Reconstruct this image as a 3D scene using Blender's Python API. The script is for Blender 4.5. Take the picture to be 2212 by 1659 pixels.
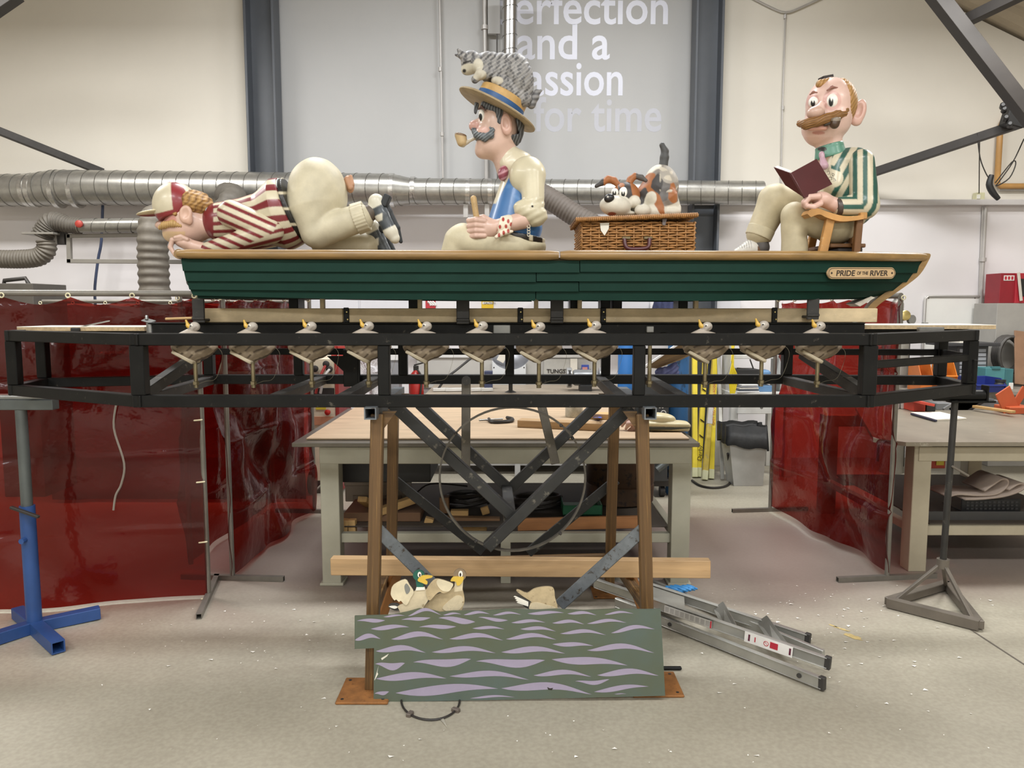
import bpy, bmesh, math, random
import numpy as np
from mathutils import Vector, Matrix, Euler
random.seed(7); np.random.seed(7)
PI = math.pi
for o in list(bpy.data.objects): bpy.data.objects.remove(o)
SC = bpy.context.scene; COL = SC.collection
# ---------------------------------------------------------------- camera
FPX = 1660.0; CX = 1106.0; CY = 829.5; CAMH = 1.65; TH = math.radians(5.68)
cam = bpy.data.cameras.new('camera'); camo = bpy.data.objects.new('camera', cam); COL.objects.link(camo)
cam.sensor_width = 36.0; cam.lens = FPX/2212*36; cam.clip_start = .05
camo.location = (0, 0, CAMH); camo.rotation_euler = (PI/2-TH, 0, 0); SC.camera = camo
# ---------------------------------------------------------------- world, lights, exposure
wd = bpy.data.worlds.new('world'); SC.world = wd; wd.use_nodes = True
wd.node_tree.nodes['Background'].inputs[0].default_value = (.75, .8, .9, 1)
wd.node_tree.nodes['Background'].inputs[1].default_value = .15
vs = SC.view_settings; vs.view_transform = 'Standard'; vs.look = 'None'; vs.gamma = 1; vs.use_curve_mapping = False
vs.exposure = 0.0
LAMPS = [(-4.2,.6,4.7),(-1.4,.6,4.7),(1.4,.6,4.7),(4.2,.6,4.7),(-4.2,5.6,4.7),(-1.4,5.6,5.6),(1.4,5.6,5.6),(4.2,5.6,4.7),(-4.2,-3.0,4.2),(-1.4,-3.0,4.2),(1.4,-3.0,4.2),(4.2,-3.0,4.2)]
LAMP_W = (100.0, 145.0, 115.0)
for i, l in enumerate(LAMPS):
    ld = bpy.data.lights.new('lamp_light', 'AREA'); ld.shape = 'RECTANGLE'; ld.size = 1.5; ld.size_y = .5
    ld.energy = LAMP_W[i//4]; ld.color = (1.0, .985, .96) if abs(l[0]) > 2 else (.96, .98, 1.0)
    lo = bpy.data.objects.new('lamp_light', ld); COL.objects.link(lo); lo.location = (l[0], l[1], l[2]-.09)
# ---------------------------------------------------------------- pixel to place
CT, ST = math.cos(TH), math.sin(TH)
def at(u, v, Y):
    a = (u-CX)/FPX; b = (CY-v)/FPX
    dy = CT+b*ST; dz = -ST+b*CT
    k = Y/dy
    return Vector((a*k, Y, CAMH+dz*k))
def fl(u, v, z=0):
    a = (u-CX)/FPX; b = (CY-v)/FPX
    dy = CT+b*ST; dz = -ST+b*CT
    k = (z-CAMH)/dz
    return Vector((a*k, dy*k, z))
def sc(Y, z=1.65): return (Y*CT+(CAMH-z)*ST)/FPX     # metres for one pixel at that depth
# ---------------------------------------------------------------- materials
def lin(c):
    if isinstance(c, str): c = [int(c[i:i+2], 16)/255 for i in (0, 2, 4)]
    return tuple((x/12.92 if x <= .04045 else ((x+.055)/1.055)**2.4) for x in c)
MATS = {}
def M(name, col='808080', rough=.55, metal=0., var=.12, scale=6., bump=0., col2=None, thr=None, stretch=None, attr=False, spec=.5, alpha=1, trans=0., coat=0., hue=None, fine=0.):
    if name in MATS: return MATS[name]
    m = bpy.data.materials.new(name); m.use_nodes = True; MATS[name] = m
    nt = m.node_tree; N = nt.nodes; L = nt.links; b = N['Principled BSDF']
    b.inputs['Roughness'].default_value = rough; b.inputs['Metallic'].default_value = metal
    b.inputs['Specular IOR Level'].default_value = spec; b.inputs['Coat Weight'].default_value = coat
    b.inputs['Coat Roughness'].default_value = .15
    c = lin(col)
    tc = N.new('ShaderNodeTexCoord'); mp = N.new('ShaderNodeMapping'); L.new(tc.outputs['Object'], mp.inputs[0])
    if stretch: mp.inputs['Scale'].default_value = stretch
    n = N.new('ShaderNodeTexNoise'); n.inputs['Scale'].default_value = scale; n.inputs['Detail'].default_value = 6; n.inputs['Roughness'].default_value = .62
    L.new(mp.outputs[0], n.inputs['Vector'])
    r = N.new('ShaderNodeValToRGB'); L.new(n.outputs[0], r.inputs[0])
    r.color_ramp.elements[0].position = .3; r.color_ramp.elements[1].position = .7
    lo = [max(0, x*(1-var)) for x in c]; hi = [min(1, x*(1+var)) for x in c]
    if hue: h = lin(hue); lo = [a*(1-.5)+q*.5 for a, q in zip(lo, h)]
    r.color_ramp.elements[0].color = (*lo, 1); r.color_ramp.elements[1].color = (*hi, 1)
    out = r.outputs[0]
    if attr:
        at_ = N.new('ShaderNodeAttribute'); at_.attribute_name = 'Col'
        r.color_ramp.elements[0].color = (1-var,)*3+(1,); r.color_ramp.elements[1].color = (1, 1, 1, 1)
        mx = N.new('ShaderNodeMix'); mx.data_type = 'RGBA'; mx.blend_type = 'MULTIPLY'; mx.inputs[0].default_value = 1
        L.new(at_.outputs['Color'], mx.inputs[6]); L.new(out, mx.inputs[7]); out = mx.outputs[2]
    if col2 is not None:
        n2 = N.new('ShaderNodeTexNoise'); n2.inputs['Scale'].default_value = scale*2.7; n2.inputs['Detail'].default_value = 8; n2.inputs['Roughness'].default_value = .7
        L.new(mp.outputs[0], n2.inputs['Vector'])
        r2 = N.new('ShaderNodeValToRGB'); L.new(n2.outputs[0], r2.inputs[0]); t = thr or .6
        r2.color_ramp.elements[0].position = t; r2.color_ramp.elements[1].position = min(1, t+.08)
        r2.color_ramp.elements[0].color = (0, 0, 0, 1); r2.color_ramp.elements[1].color = (1, 1, 1, 1)
        mx = N.new('ShaderNodeMix'); mx.data_type = 'RGBA'
        L.new(r2.outputs[0], mx.inputs[0]); L.new(out, mx.inputs[6]); mx.inputs[7].default_value = (*lin(col2), 1); out = mx.outputs[2]
    L.new(out, b.inputs['Base Color'])
    if bump:
        bp = N.new('ShaderNodeBump'); bp.inputs['Strength'].default_value = bump; bp.inputs['Distance'].default_value = .01
        L.new(n.outputs[0], bp.inputs['Height']); L.new(bp.outputs[0], b.inputs['Normal'])
    if trans: b.inputs['Transmission Weight'].default_value = trans
    if alpha < 1: b.inputs['Alpha'].default_value = alpha
    return m
# ---------------------------------------------------------------- objects
W = {}
def _link(o, Wm, parent):
    COL.objects.link(o); W[o.name] = Wm
    if parent is not None:
        o.parent = parent; o.matrix_basis = W[parent.name].inverted() @ Wm
    else: o.matrix_basis = Wm
    return o
def tag(o, label, cat, group=None, kind=None):
    o['label'] = label; o['category'] = cat
    if group: o['group'] = group
    if kind: o['kind'] = kind
    return o
def T(name, label, cat, loc, group=None):
    o = bpy.data.objects.new(name, None); o.empty_display_size = .1
    _link(o, Matrix.Translation(Vector(loc)), None)
    return tag(o, label, cat, group)
def S(o):
    o['kind'] = 'structure'; return o
def mk(name, V, F, mat, parent=None, smooth=False, cols=None, mats=None, fmat=None, angle=None):
    V = np.asarray(V, dtype=np.float64); c = (V.min(0)+V.max(0))/2
    me = bpy.data.meshes.new(name); me.from_pydata((V-c).tolist(), [], F if isinstance(F, list) else F.tolist()); me.update()
    for m_ in (mats or [mat]): me.materials.append(m_)
    if fmat is not None: me.polygons.foreach_set('material_index', fmat)
    if smooth: me.polygons.foreach_set('use_smooth', [True]*len(me.polygons))
    if cols is not None:
        a = me.color_attributes.new('Col', 'FLOAT_COLOR', 'POINT')
        cc = np.ones((len(V), 4), dtype=np.float32); cc[:, :3] = cols; a.data.foreach_set('color', cc.ravel())
    o = bpy.data.objects.new(name, me)
    if smooth and angle:
        try: me.set_sharp_from_angle(angle=angle)
        except Exception: pass
    return _link(o, Matrix.Translation(Vector(c)), parent)
_BX = {}
def boxmesh(size, bev, mat, name):
    key = (tuple(round(s, 5) for s in size), round(bev, 5), mat.name)
    if key in _BX: return _BX[key]
    bm = bmesh.new(); bmesh.ops.create_cube(bm, size=1)
    for v in bm.verts: v.co = Vector((v.co.x*size[0], v.co.y*size[1], v.co.z*size[2]))
    if bev > 0:
        bmesh.ops.bevel(bm, geom=bm.edges[:], offset=min(bev, min(size)*.45), segments=1, affect='EDGES')
    me = bpy.data.meshes.new(name); bm.to_mesh(me); bm.free(); me.materials.append(mat); _BX[key] = me
    return me
def box(name, c, size, mat, parent=None, rot=None, bev=.003):
    o = bpy.data.objects.new(name, boxmesh(size, bev, mat, name))
    R = Matrix.Identity(4) if rot is None else (rot.to_4x4() if isinstance(rot, Matrix) else Euler(rot).to_matrix().to_4x4())
    return _link(o, Matrix.Translation(Vector(c)) @ R, parent)
def frame(d, up=(0, 0, 1)):
    x = Vector(d).normalized(); u = Vector(up)
    if abs(x.dot(u)) > .98: u = Vector((0, 1, 0))
    y = u.cross(x).normalized(); z = x.cross(y)
    return Matrix((x, y, z)).transposed()
def bar(name, p0, p1, w, h, mat, parent=None, up=(0, 0, 1), bev=.003):
    p0 = Vector(p0); p1 = Vector(p1); d = p1-p0
    return box(name, (p0+p1)/2, (d.length, w, h), mat, parent, frame(d, up), bev)
def hbar(name, p0, p1, w, h, t, mat, parent=None, up=(0, 0, 1)):
    # hollow rectangular section with open ends
    p0 = Vector(p0); p1 = Vector(p1); R = frame(p1-p0, up); Y = R.col[1]; Z = R.col[2]; V = []; 
    for p in (p0, p1):
        for k in (0, t):
            for sy, sz in ((-1, -1), (1, -1), (1, 1), (-1, 1)): V.append(p+Y*sy*(w/2-k)+Z*sz*(h/2-k))
    F = []
    for i in range(4):
        j = (i+1) % 4
        F += [[i, j, 8+j, 8+i], [4+j, 4+i, 12+i, 12+j], [j, i, 4+i, 4+j], [8+i, 8+j, 12+j, 12+i]]
    return mk(name, [tuple(v) for v in V], F, mat, parent)
def smooth_path(pts, n=6, closed=False):
    P = [np.array(p, float) for p in pts]; m = len(P); out = []
    rng = m if closed else m-1
    for i in range(rng):
        g = (lambda k: P[k % m]) if closed else (lambda k: P[min(max(k, 0), m-1)])
        a, b, c, d = g(i-1), g(i), g(i+1), g(i+2)
        for t in np.linspace(0, 1, n, endpoint=False):
            out.append(.5*((2*b)+(-a+c)*t+(2*a-5*b+4*c-d)*t*t+(-a+3*b-3*c+d)*t**3))
    if not closed: out.append(P[-1])
    return out
def sweep(pts, r, n=8, closed=False, caps=True, sx=1., flat=None):
    P = [Vector(tuple(p)) for p in pts]; m = len(P); R = r if hasattr(r, '__len__') else [r]*m
    V = []; F = []; prev = None
    for i in range(m):
        t = (P[(i+1) % m]-P[i-1]) if closed else (P[min(i+1, m-1)]-P[max(i-1, 0)])
        if t.length < 1e-9: t = Vector((0, 0, 1))
        t.normalize()
        if prev is None:
            a = Vector((0, 0, 1)) if abs(t.z) < .9 else Vector((0, 1, 0))
            prev = (a-t*a.dot(t)).normalized()
        else: prev = (prev-t*prev.dot(t)).normalized()
        q = t.cross(prev)
        for k in range(n):
            an = 2*PI*k/n+PI/n; V.append(P[i]+(prev*math.cos(an)*sx+q*math.sin(an))*R[i])
    for i in range(m if closed else m-1):
        for k in range(n):
            F.append([i*n+k, i*n+(k+1) % n, ((i+1) % m)*n+(k+1) % n, ((i+1) % m)*n+k])
    if caps and not closed: F += [list(range(n))[::-1], [(m-1)*n+k for k in range(n)]]
    return [tuple(v) for v in V], F
def tube(name, pts, r, mat, parent=None, n=8, closed=False, sm=0, sx=1.):
    if sm: pts = smooth_path(pts, sm, closed)
    if hasattr(r, '__len__') and len(r) != len(pts): r = list(np.interp(np.linspace(0, 1, len(pts)), np.linspace(0, 1, len(r)), r))
    V, F = sweep(pts, r, n, closed, True, sx)
    return mk(name, V, F, mat, parent, smooth=n > 5, angle=.9)
def lathe(name, prof, c, mat, parent=None, n=24, axis=(0, 0, 1), smooth=True, fmat=None, mats=None, angle=.7):
    R = frame(axis) if abs(Vector(axis).normalized().z) < .999 else None
    if R is None: X, Y, Z = Vector((1, 0, 0)), Vector((0, 1, 0)), Vector((0, 0, 1))
    else: Z, X, Y = R.col[0], R.col[1], R.col[2]
    c = Vector(c); V = []; F = []; fm = []
    for r, z in prof:
        for k in range(n):
            a = 2*PI*k/n; V.append(tuple(c+Z*z+(X*math.cos(a)+Y*math.sin(a))*max(r, 1e-5)))
    for i in range(len(prof)-1):
        for k in range(n):
            F.append([i*n+k, i*n+(k+1) % n, (i+1)*n+(k+1) % n, (i+1)*n+k]); fm.append(fmat[i] if fmat else 0)
    F += [list(range(n))[::-1], [(len(prof)-1)*n+k for k in range(n)]]; fm += [fmat[0] if fmat else 0, fmat[-1] if fmat else 0]
    return mk(name, V, F, mat, parent, smooth=smooth, angle=angle, mats=mats, fmat=fm if fmat else None)
def prism(name, poly, vec, mat, parent=None, smooth=False):
    # poly: closed list of 3d points, extruded by vec
    n = len(poly); v = Vector(vec); A = [tuple(p) for p in poly]; B = [tuple(Vector(p)+v) for p in poly]
    F = [list(range(n)), list(range(2*n-1, n-1, -1))]+[[(i+1) % n, i, n+i, n+(i+1) % n] for i in range(n)]
    o = mk(name, A+B, F, mat, parent)
    bm = bmesh.new(); bm.from_mesh(o.data); bmesh.ops.recalc_face_normals(bm, faces=bm.faces[:]); bm.to_mesh(o.data); bm.free()
    return o
def text(name, s, c, size, mat, parent=None, rot=(PI/2, 0, 0), depth=.001, align='LEFT', offset=0., sx=1., shear=0., spacing=1.):
    cu = bpy.data.curves.new(name, 'FONT'); cu.body = s; cu.size = size; cu.extrude = depth; cu.align_x = align; cu.offset = offset; cu.shear = shear; cu.space_character = spacing
    cu.resolution_u = 4
    o = bpy.data.objects.new(name+'_curve', cu); COL.objects.link(o); dg = bpy.context.evaluated_depsgraph_get()
    me = bpy.data.meshes.new_from_object(o.evaluated_get(dg)); bpy.data.objects.remove(o)
    me.materials.clear(); me.materials.append(mat)
    o = bpy.data.objects.new(name, me)
    R = rot.to_4x4() if isinstance(rot, Matrix) else Euler(rot).to_matrix().to_4x4()
    return _link(o, Matrix.Translation(Vector(c)) @ R @ Matrix.Diagonal((sx, 1, 1, 1)), parent)
def copy_thing(root, off, label=None):
    def rec(o, parent):
        c = o.copy(); COL.objects.link(c)
        c.parent = parent; W[c.name] = Matrix.Translation(Vector(off)) @ W[o.name]
        if parent is None: c.matrix_basis = W[c.name]
        for ch in CH.get(o.name, []): rec(ch, c)
        return c
    CH = {}
    for o in list(bpy.data.objects):
        if o.parent is not None: CH.setdefault(o.parent.name, []).append(o)
    r = rec(root, None)
    if label: r['label'] = label
    return r
# ---------------------------------------------------------------- sculpting by distance fields, in pixel units about an origin
class Sculpt:
    def __init__(s, u0, v0, Y0):
        s.u0, s.v0, s.Y0 = u0, v0, Y0; s.o = at(u0, v0, Y0); s.s = sc(Y0, s.o.z); s.p = []
    def w(s, u, v, d=0):
        P = at(u, v, s.Y0+min(d, 0)*s.s); return Vector((P.x, s.Y0+d*s.s, P.z))
    def app(s, U):                                           # where a local point shows in the photograph (its near side)
        x = s.o.x+(U[:, 0]-s.u0)*s.s; z = s.o.z+(s.v0-U[:, 1])*s.s; y = s.Y0+np.minimum(U[:, 2], 0)*s.s
        dc = y*CT-(z-CAMH)*ST
        return CX+FPX*x/dc, CY-FPX*(y*ST+(z-CAMH)*CT)/dc, U[:, 2]
    def new(s): s.p = []; return s
    def q(s, p):
        d = p[2] if len(p) > 2 else 0.; P = s.w(p[0], p[1], d)
        return np.array([(P.x-s.o.x)/s.s+s.u0, d, (P.z-s.o.z)/s.s-s.v0], dtype=np.float32)
    def ell(s, c, r, a=0, yaw=0, k=6, op='+', roll=0):
        R = np.array((Matrix.Rotation(math.radians(yaw), 3, 'Z') @ Matrix.Rotation(math.radians(a), 3, 'Y') @ Matrix.Rotation(math.radians(roll), 3, 'X')), dtype=np.float32)
        s.p.append(('e', s.q(c), np.array([r[0], r[2] if len(r) > 2 else r[0], r[1]], dtype=np.float32), R, k, op)); return s
    def cap(s, a, b, ra, rb=None, k=6, op='+'):
        s.p.append(('c', s.q(a), s.q(b), float(ra), float(ra if rb is None else rb), k, op)); return s
    def chain(s, pts, rs, k=4):
        for i in range(len(pts)-1): s.cap(pts[i], pts[i+1], rs[i], rs[i+1], k)
        return s
    def box(s, c, h, r=2, a=0, yaw=0, k=4, op='+', roll=0):
        R = np.array((Matrix.Rotation(math.radians(yaw), 3, 'Z') @ Matrix.Rotation(math.radians(a), 3, 'Y') @ Matrix.Rotation(math.radians(roll), 3, 'X')), dtype=np.float32)
        s.p.append(('b', s.q(c), np.array([h[0], h[2], h[1]], dtype=np.float32), R, float(r), k, op)); return s
    def dist(s, P):
        D = None
        for p in s.p:
            if p[0] == 'e':
                X = (P-p[1]) @ p[3]; k0 = np.linalg.norm(X/p[2], axis=1); k1 = np.linalg.norm(X/(p[2]*p[2]), axis=1)
                d = k0*(k0-1)/np.maximum(k1, 1e-6)
            elif p[0] == 'c':
                ba = p[2]-p[1]; pa = P-p[1]; h = np.clip(pa @ ba/max(float(ba @ ba), 1e-6), 0, 1)
                d = np.linalg.norm(pa-h[:, None]*ba, axis=1)-(p[3]+(p[4]-p[3])*h)
            else:
                X = np.abs((P-p[1]) @ p[3])-(p[2]-p[4])
                d = np.linalg.norm(np.maximum(X, 0), axis=1)+np.minimum(X.max(1), 0)-p[4]
            k = p[-2]; op = p[-1]
            if D is None: D = d; continue
            if op == '+':
                h = np.clip(.5+.5*(D-d)/k, 0, 1); D = D*(1-h)+d*h-k*h*(1-h)
            elif op == '-':
                h = np.clip(.5-.5*(D+d)/k, 0, 1); D = D*(1-h)-d*h+k*h*(1-h)
            else: D = np.maximum(D, d)
        return D
    def bounds(s):
        lo = np.full(3, 1e9); hi = -lo
        for p in s.p:
            if p[-1] != '+': continue
            if p[0] == 'e': e = np.sqrt(((p[3]*p[2])**2).sum(1)); a, b = p[1]-e, p[1]+e
            elif p[0] == 'c': r = max(p[3], p[4]); a, b = np.minimum(p[1], p[2])-r, np.maximum(p[1], p[2])+r
            else: e = np.abs(p[3]) @ p[2]; a, b = p[1]-e, p[1]+e
            lo = np.minimum(lo, a); hi = np.maximum(hi, b)
        return lo, hi
    def mesh(s, name, mat, parent, res=2., paint=None, bumpf=None, keep=None):
        lo, hi = s.bounds(); lo = lo-3*res-1; hi = hi+3*res+1
        n = np.ceil((hi-lo)/res).astype(int)+1
        ax = [lo[i]+res*np.arange(n[i]) for i in range(3)]
        G = np.stack(np.meshgrid(*ax, indexing='ij'), -1).reshape(-1, 3).astype(np.float32)
        D = np.empty(len(G), dtype=np.float32); CH = 200000
        for i in range(0, len(G), CH):
            D[i:i+CH] = s.dist(G[i:i+CH])
            if bumpf is not None:
                g = G[i:i+CH]; D[i:i+CH] += bumpf(g[:, 0], -g[:, 2], g[:, 1])
        D = D.reshape(n)
        sg = D < 0
        cnt = np.zeros(n-1, dtype=np.int32); acc = np.zeros((*(n-1), 3), dtype=np.float32)
        C = [(i, j, k) for i in (0, 1) for j in (0, 1) for k in (0, 1)]
        sl = lambda c: tuple(slice(c[i], n[i]-1+c[i]) for i in range(3))
        for a in C:
            for i in range(3):
                if a[i]: continue
                b = list(a); b[i] = 1; b = tuple(b)
                da, db = D[sl(a)], D[sl(b)]; m = (da < 0) != (db < 0)
                t = np.where(m, da/np.where(m, da-db, 1), 0)
                cnt += m
                for q in range(3): acc[..., q] += np.where(m, a[q]+(t if q == i else 0), 0)
        act = cnt > 0; idx = np.full(cnt.shape, -1, dtype=np.int64); idx[act] = np.arange(act.sum())
        ii = np.argwhere(act); V = lo+res*(ii+acc[act]/cnt[act][:, None])
        F = []
        for i in range(3):
            j, k = (i+1) % 3, (i+2) % 3
            a = [slice(0, n[q]) for q in range(3)]; b = list(a); a[i] = slice(0, n[i]-1); b[i] = slice(1, n[i])
            m = sg[tuple(a)] != sg[tuple(b)]; e = np.argwhere(m)
            ok = (e[:, j] > 0) & (e[:, k] > 0) & (e[:, j] < n[j]-1) & (e[:, k] < n[k]-1); e = e[ok]
            ins = sg[tuple(e.T)]
            def g(dj, dk):
                f = e.copy(); f[:, j] -= dj; f[:, k] -= dk; return idx[tuple(f.T)]
            Q = np.stack([g(1, 1), g(0, 1), g(0, 0), g(1, 0)], 1)
            Q[~ins] = Q[~ins][:, ::-1]; F.append(Q)
        F = np.concatenate(F)
        U = np.stack([V[:, 0], -V[:, 2], V[:, 1]], 1)     # back to u, v, d
        if keep is not None:
            kp = keep(U[:, 0], U[:, 1], U[:, 2]); fk = kp[F].all(1); F = F[fk]
            us = np.unique(F); mp_ = np.full(len(V), -1); mp_[us] = np.arange(len(us)); V, U, F = V[us], U[us], mp_[F]
        cols = None
        if paint is not None: 
            cols = 0; J = [(0, 0, 0), (.55, .3, .2), (-.55, .35, -.3), (.3, -.6, .35), (-.35, -.5, -.2), (.1, .65, -.5), (-.1, .1, .6)]
            for j in J: cols = cols+paint(*s.app(U+np.array(j)*res))           # averaged so painted edges stay clean
            cols = cols/len(J)
        Wd = np.stack([s.o.x+(V[:, 0]-s.u0)*s.s, s.o.y+V[:, 1]*s.s, s.o.z+(s.v0+V[:, 2])*s.s], 1)
        return mk(name, Wd, F.tolist(), mat, parent, smooth=True, cols=cols)
def colr(n, c): return np.tile(np.array(lin(c), dtype=np.float32), (n, 1))
def put(A, mask, c, soft=None):
    A[mask] = lin(c); return A
# ================================================================ the room
YW = 8.4
def floor_mat():
    m = M('concrete_floor', 'a09a8a', .5, 0, .1, .9, .06)
    nt = m.node_tree; N = nt.nodes; L = nt.links; b = N['Principled BSDF']; src = b.inputs['Base Color'].links[0].from_socket
    tc = N.new('ShaderNodeTexCoord')
    n = N.new('ShaderNodeTexNoise'); n.inputs['Scale'].default_value = 55; n.inputs['Detail'].default_value = 8; L.new(tc.outputs['Object'], n.inputs['Vector'])
    r = N.new('ShaderNodeValToRGB'); r.color_ramp.elements[0].position = .35; r.color_ramp.elements[1].position = .65
    r.color_ramp.elements[0].color = (.86, .85, .84, 1); r.color_ramp.elements[1].color = (1, 1, 1, 1); L.new(n.outputs[0], r.inputs[0])
    mx = N.new('ShaderNodeMix'); mx.data_type = 'RGBA'; mx.blend_type = 'MULTIPLY'; mx.inputs[0].default_value = 1
    L.new(src, mx.inputs[6]); L.new(r.outputs[0], mx.inputs[7])
    # worn mauve floor paint in patches, darkened to include the structure's shade, yellow paint remnant
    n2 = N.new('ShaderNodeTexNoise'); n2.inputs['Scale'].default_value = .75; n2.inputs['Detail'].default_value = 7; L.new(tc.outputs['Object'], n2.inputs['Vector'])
    sx = N.new('ShaderNodeSeparateXYZ'); L.new(tc.outputs['Object'], sx.inputs[0])          # worn mauve paint plus painted-in shade, one band across the shop floor
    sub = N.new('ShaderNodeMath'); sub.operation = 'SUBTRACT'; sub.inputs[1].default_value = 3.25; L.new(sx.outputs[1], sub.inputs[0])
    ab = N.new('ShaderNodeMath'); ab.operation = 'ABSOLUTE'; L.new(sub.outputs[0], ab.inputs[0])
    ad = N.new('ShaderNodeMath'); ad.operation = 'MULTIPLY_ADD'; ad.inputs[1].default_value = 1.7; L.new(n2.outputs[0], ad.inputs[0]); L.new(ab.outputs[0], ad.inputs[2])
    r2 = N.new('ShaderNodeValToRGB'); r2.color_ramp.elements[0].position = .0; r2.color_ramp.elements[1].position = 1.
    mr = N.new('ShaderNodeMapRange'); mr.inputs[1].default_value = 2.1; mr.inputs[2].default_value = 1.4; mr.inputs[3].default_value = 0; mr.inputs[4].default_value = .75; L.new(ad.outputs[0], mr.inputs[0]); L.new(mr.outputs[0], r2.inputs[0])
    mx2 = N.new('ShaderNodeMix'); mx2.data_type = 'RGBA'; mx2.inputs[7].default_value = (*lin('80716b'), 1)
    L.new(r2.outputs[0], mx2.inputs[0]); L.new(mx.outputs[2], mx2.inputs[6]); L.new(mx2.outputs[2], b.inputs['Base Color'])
    return m
def wall_mat(name, col):
    m = M(name, col, .75, 0, .025, 1.2, .05)
    return m
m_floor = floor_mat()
m_wall = wall_mat('wall_cream_paint', 'd6d1c6'); m_wallc = wall_mat('wall_grey_paint', 'afafae'); m_walll = wall_mat('wall_white_paint', 'dedbdc')
m_steelc = M('column_blue_grey_paint', '4f5359', .45, 0, .08, 3); m_darkst = M('dark_steel', '35322f', .5, .3, .2, 12)
m_roof = M('roof_sheet_cream', 'a89c88', .6, 0, .08, 3)
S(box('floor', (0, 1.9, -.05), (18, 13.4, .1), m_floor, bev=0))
ZL = at(1106, 440, YW).z
XR = -.8
def roofz(x): return 7.27-.458*abs(x-XR)
def gable(name, x0, x1, y, t, zb, mat):
    xs = sorted({x0, x1} | ({XR} if x0 < XR < x1 else set()))
    P = [Vector((x0, y, zb)), Vector((x1, y, zb))]+[Vector((x, y, roofz(x))) for x in reversed(xs)]
    return S(prism(name, P, (0, t, 0), mat))
xl = at(575, 200, YW).x; xr = at(1522, 200, YW).x
gable('wall_back_left', -9, xl, YW, .2, ZL, m_wall); gable('wall_back_center', xl, xr, YW+.05, .2, ZL, m_wallc); gable('wall_back_right', xr, 9, YW, .2, ZL, m_wall)
S(box('wall_back_lower', (0, YW+.07, ZL/2), (18, .2, ZL), m_walll, bev=0))
S(box('wall_left', (-9.05, 1.9, 1.75), (.1, 13.4, 3.5), m_wall, bev=0)); S(box('wall_right', (9.05, 1.9, 1.39), (.1, 13.4, 2.78), m_wall, bev=0))
gable('wall_front', -9, 9, -4.9, .1, 0, m_wall)
S(box('trim_ledge', (0, YW-.05, ZL+.0), (18, .14, .06), M('ledge_white', 'c6c3c2', .6, 0, .05), bev=.006))
# corrugated roof, two slopes
for sgn in (-1, 1):
    V = []; F = []; n = 134
    for i in range(n+1):
        y = -4.9+13.4*i/n; h = .03*(i % 4 in (1, 2))
        for x in (XR, 9.1*sgn): V.append((x, y, roofz(x)+h+.001))
    for i in range(n): F.append([2*i, 2*i+1, 2*i+3, 2*i+2])
    S(mk('ceiling', V, F, m_roof))
# portal columns with flanges
def column(name, ua, ub):
    x0 = at(ua, 200, YW).x; x1 = at(ub, 200, YW).x; c = (x0+x1)/2; w = x1-x0
    o = S(box(name, (c, YW-.07, 2.5), (w-.06, .02, 5.0), m_steelc, bev=0))
    for s in (-1, 1): box('flange', (c+s*(w/2-.02), YW-.13, 2.6), (.025, .22, 5.2), m_steelc, o)
    pass
    return o
column('steel_column_1', 545, 611); column('steel_column_2', 1488, 1550)
# roof steel seen in the upper corners
def strut(name, a, b, w, h, mat=m_darkst): return S(bar(name, a, b, w, h, mat))
strut('roof_strut', at(2010, -25, 6.8), at(2260, 298, 6.8), .12, .12, M('strut_grey', '302c29', .55, .1, .15))
strut('roof_strut', at(2092, 42, 6.9), at(2240, -30, 6.4), .09, .09, M('strut_grey'))
strut('roof_strut', at(-20, 22, 6.8), at(35, -16, 6.8), .12, .12, M('strut_grey'))
strut('tie_strut', at(-30, 272, 7.6), at(222, 372, 8.28), .07, .07)
strut('tie_strut', at(1820, 395, 8.28), at(2260, 248, 7.2), .08, .08, M('strut_grey'))
box_dev = T('clamp_head', 'black finned clamp head on the slanting strut near the right edge', 'clamp', at(2190, 290, 7.3))
c = at(2190, 252, 7.3); box('body', c, (.17, .12, .2), M('black_plastic', '232323', .5), box_dev, (0, .25, 0), .01)
for k, (u, v) in enumerate(((2168, 240), (2172, 258), (2180, 272), (2165, 232))): lathe('knob', [(.025, 0), (.025, .06), (.015, .07)], at(u, v, 7.24), M('black_plastic'), box_dev, 12, (-.5, -1, .2))
# lamps hung from the roof (each carries one of the lights set at the top)
for i, l in enumerate(LAMPS):
    t = T('ceiling_light', 'long white ceiling light hung from the roof', 'light', l, 'ceiling lights')
    box('housing', (l[0], l[1], l[2]-.03), (1.55, .55, .05), M('lamp_white', 'e8e8e6', .4), t)
    for s in (-.6, .6): bar('suspension_wire', (l[0]+s, l[1], l[2]-.01), (l[0]+s, l[1], roofz(l[0]+s)), .01, .01, m_darkst, t)
# ---------------------------------------------------------------- lettering on the grey wall
m_let = M('lettering_pale', 'd0d2de', .35, .0, .03, 3); m_let2 = M('lettering_dimmed', 'b3b4bb', .4, 0, .05, 2)  # last line's weaker reflection is painted in as a greyer colour
lab = T('wall_lettering', 'large pale lettering on the grey wall about perfection and a passion for time', 'lettering', at(1290, 290, YW+.03))
s_ = sc(YW, 3.8)
def word(s, u, v, size_px, w_px, mat):
    o = text('word', s, (0, 0, 0), 1, mat, lab, depth=.0004, offset=.012)
    me = o.data; co = np.array([v_.co for v_ in me.vertices]); x0, x1 = co[:, 0].min(), co[:, 0].max()
    sx = w_px*s_/(x1-x0); sy = size_px*s_
    for v_ in me.vertices: v_.co = Vector(((v_.co.x-x0)*sx, v_.co.y*sy, v_.co.z))
    p = at(u, v, YW+.0492); Wm = Matrix.Translation(p) @ Euler((PI/2, 0, 0)).to_matrix().to_4x4(); W[o.name] = Wm
    o.matrix_basis = W[lab.name].inverted() @ Wm
    return o
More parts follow.
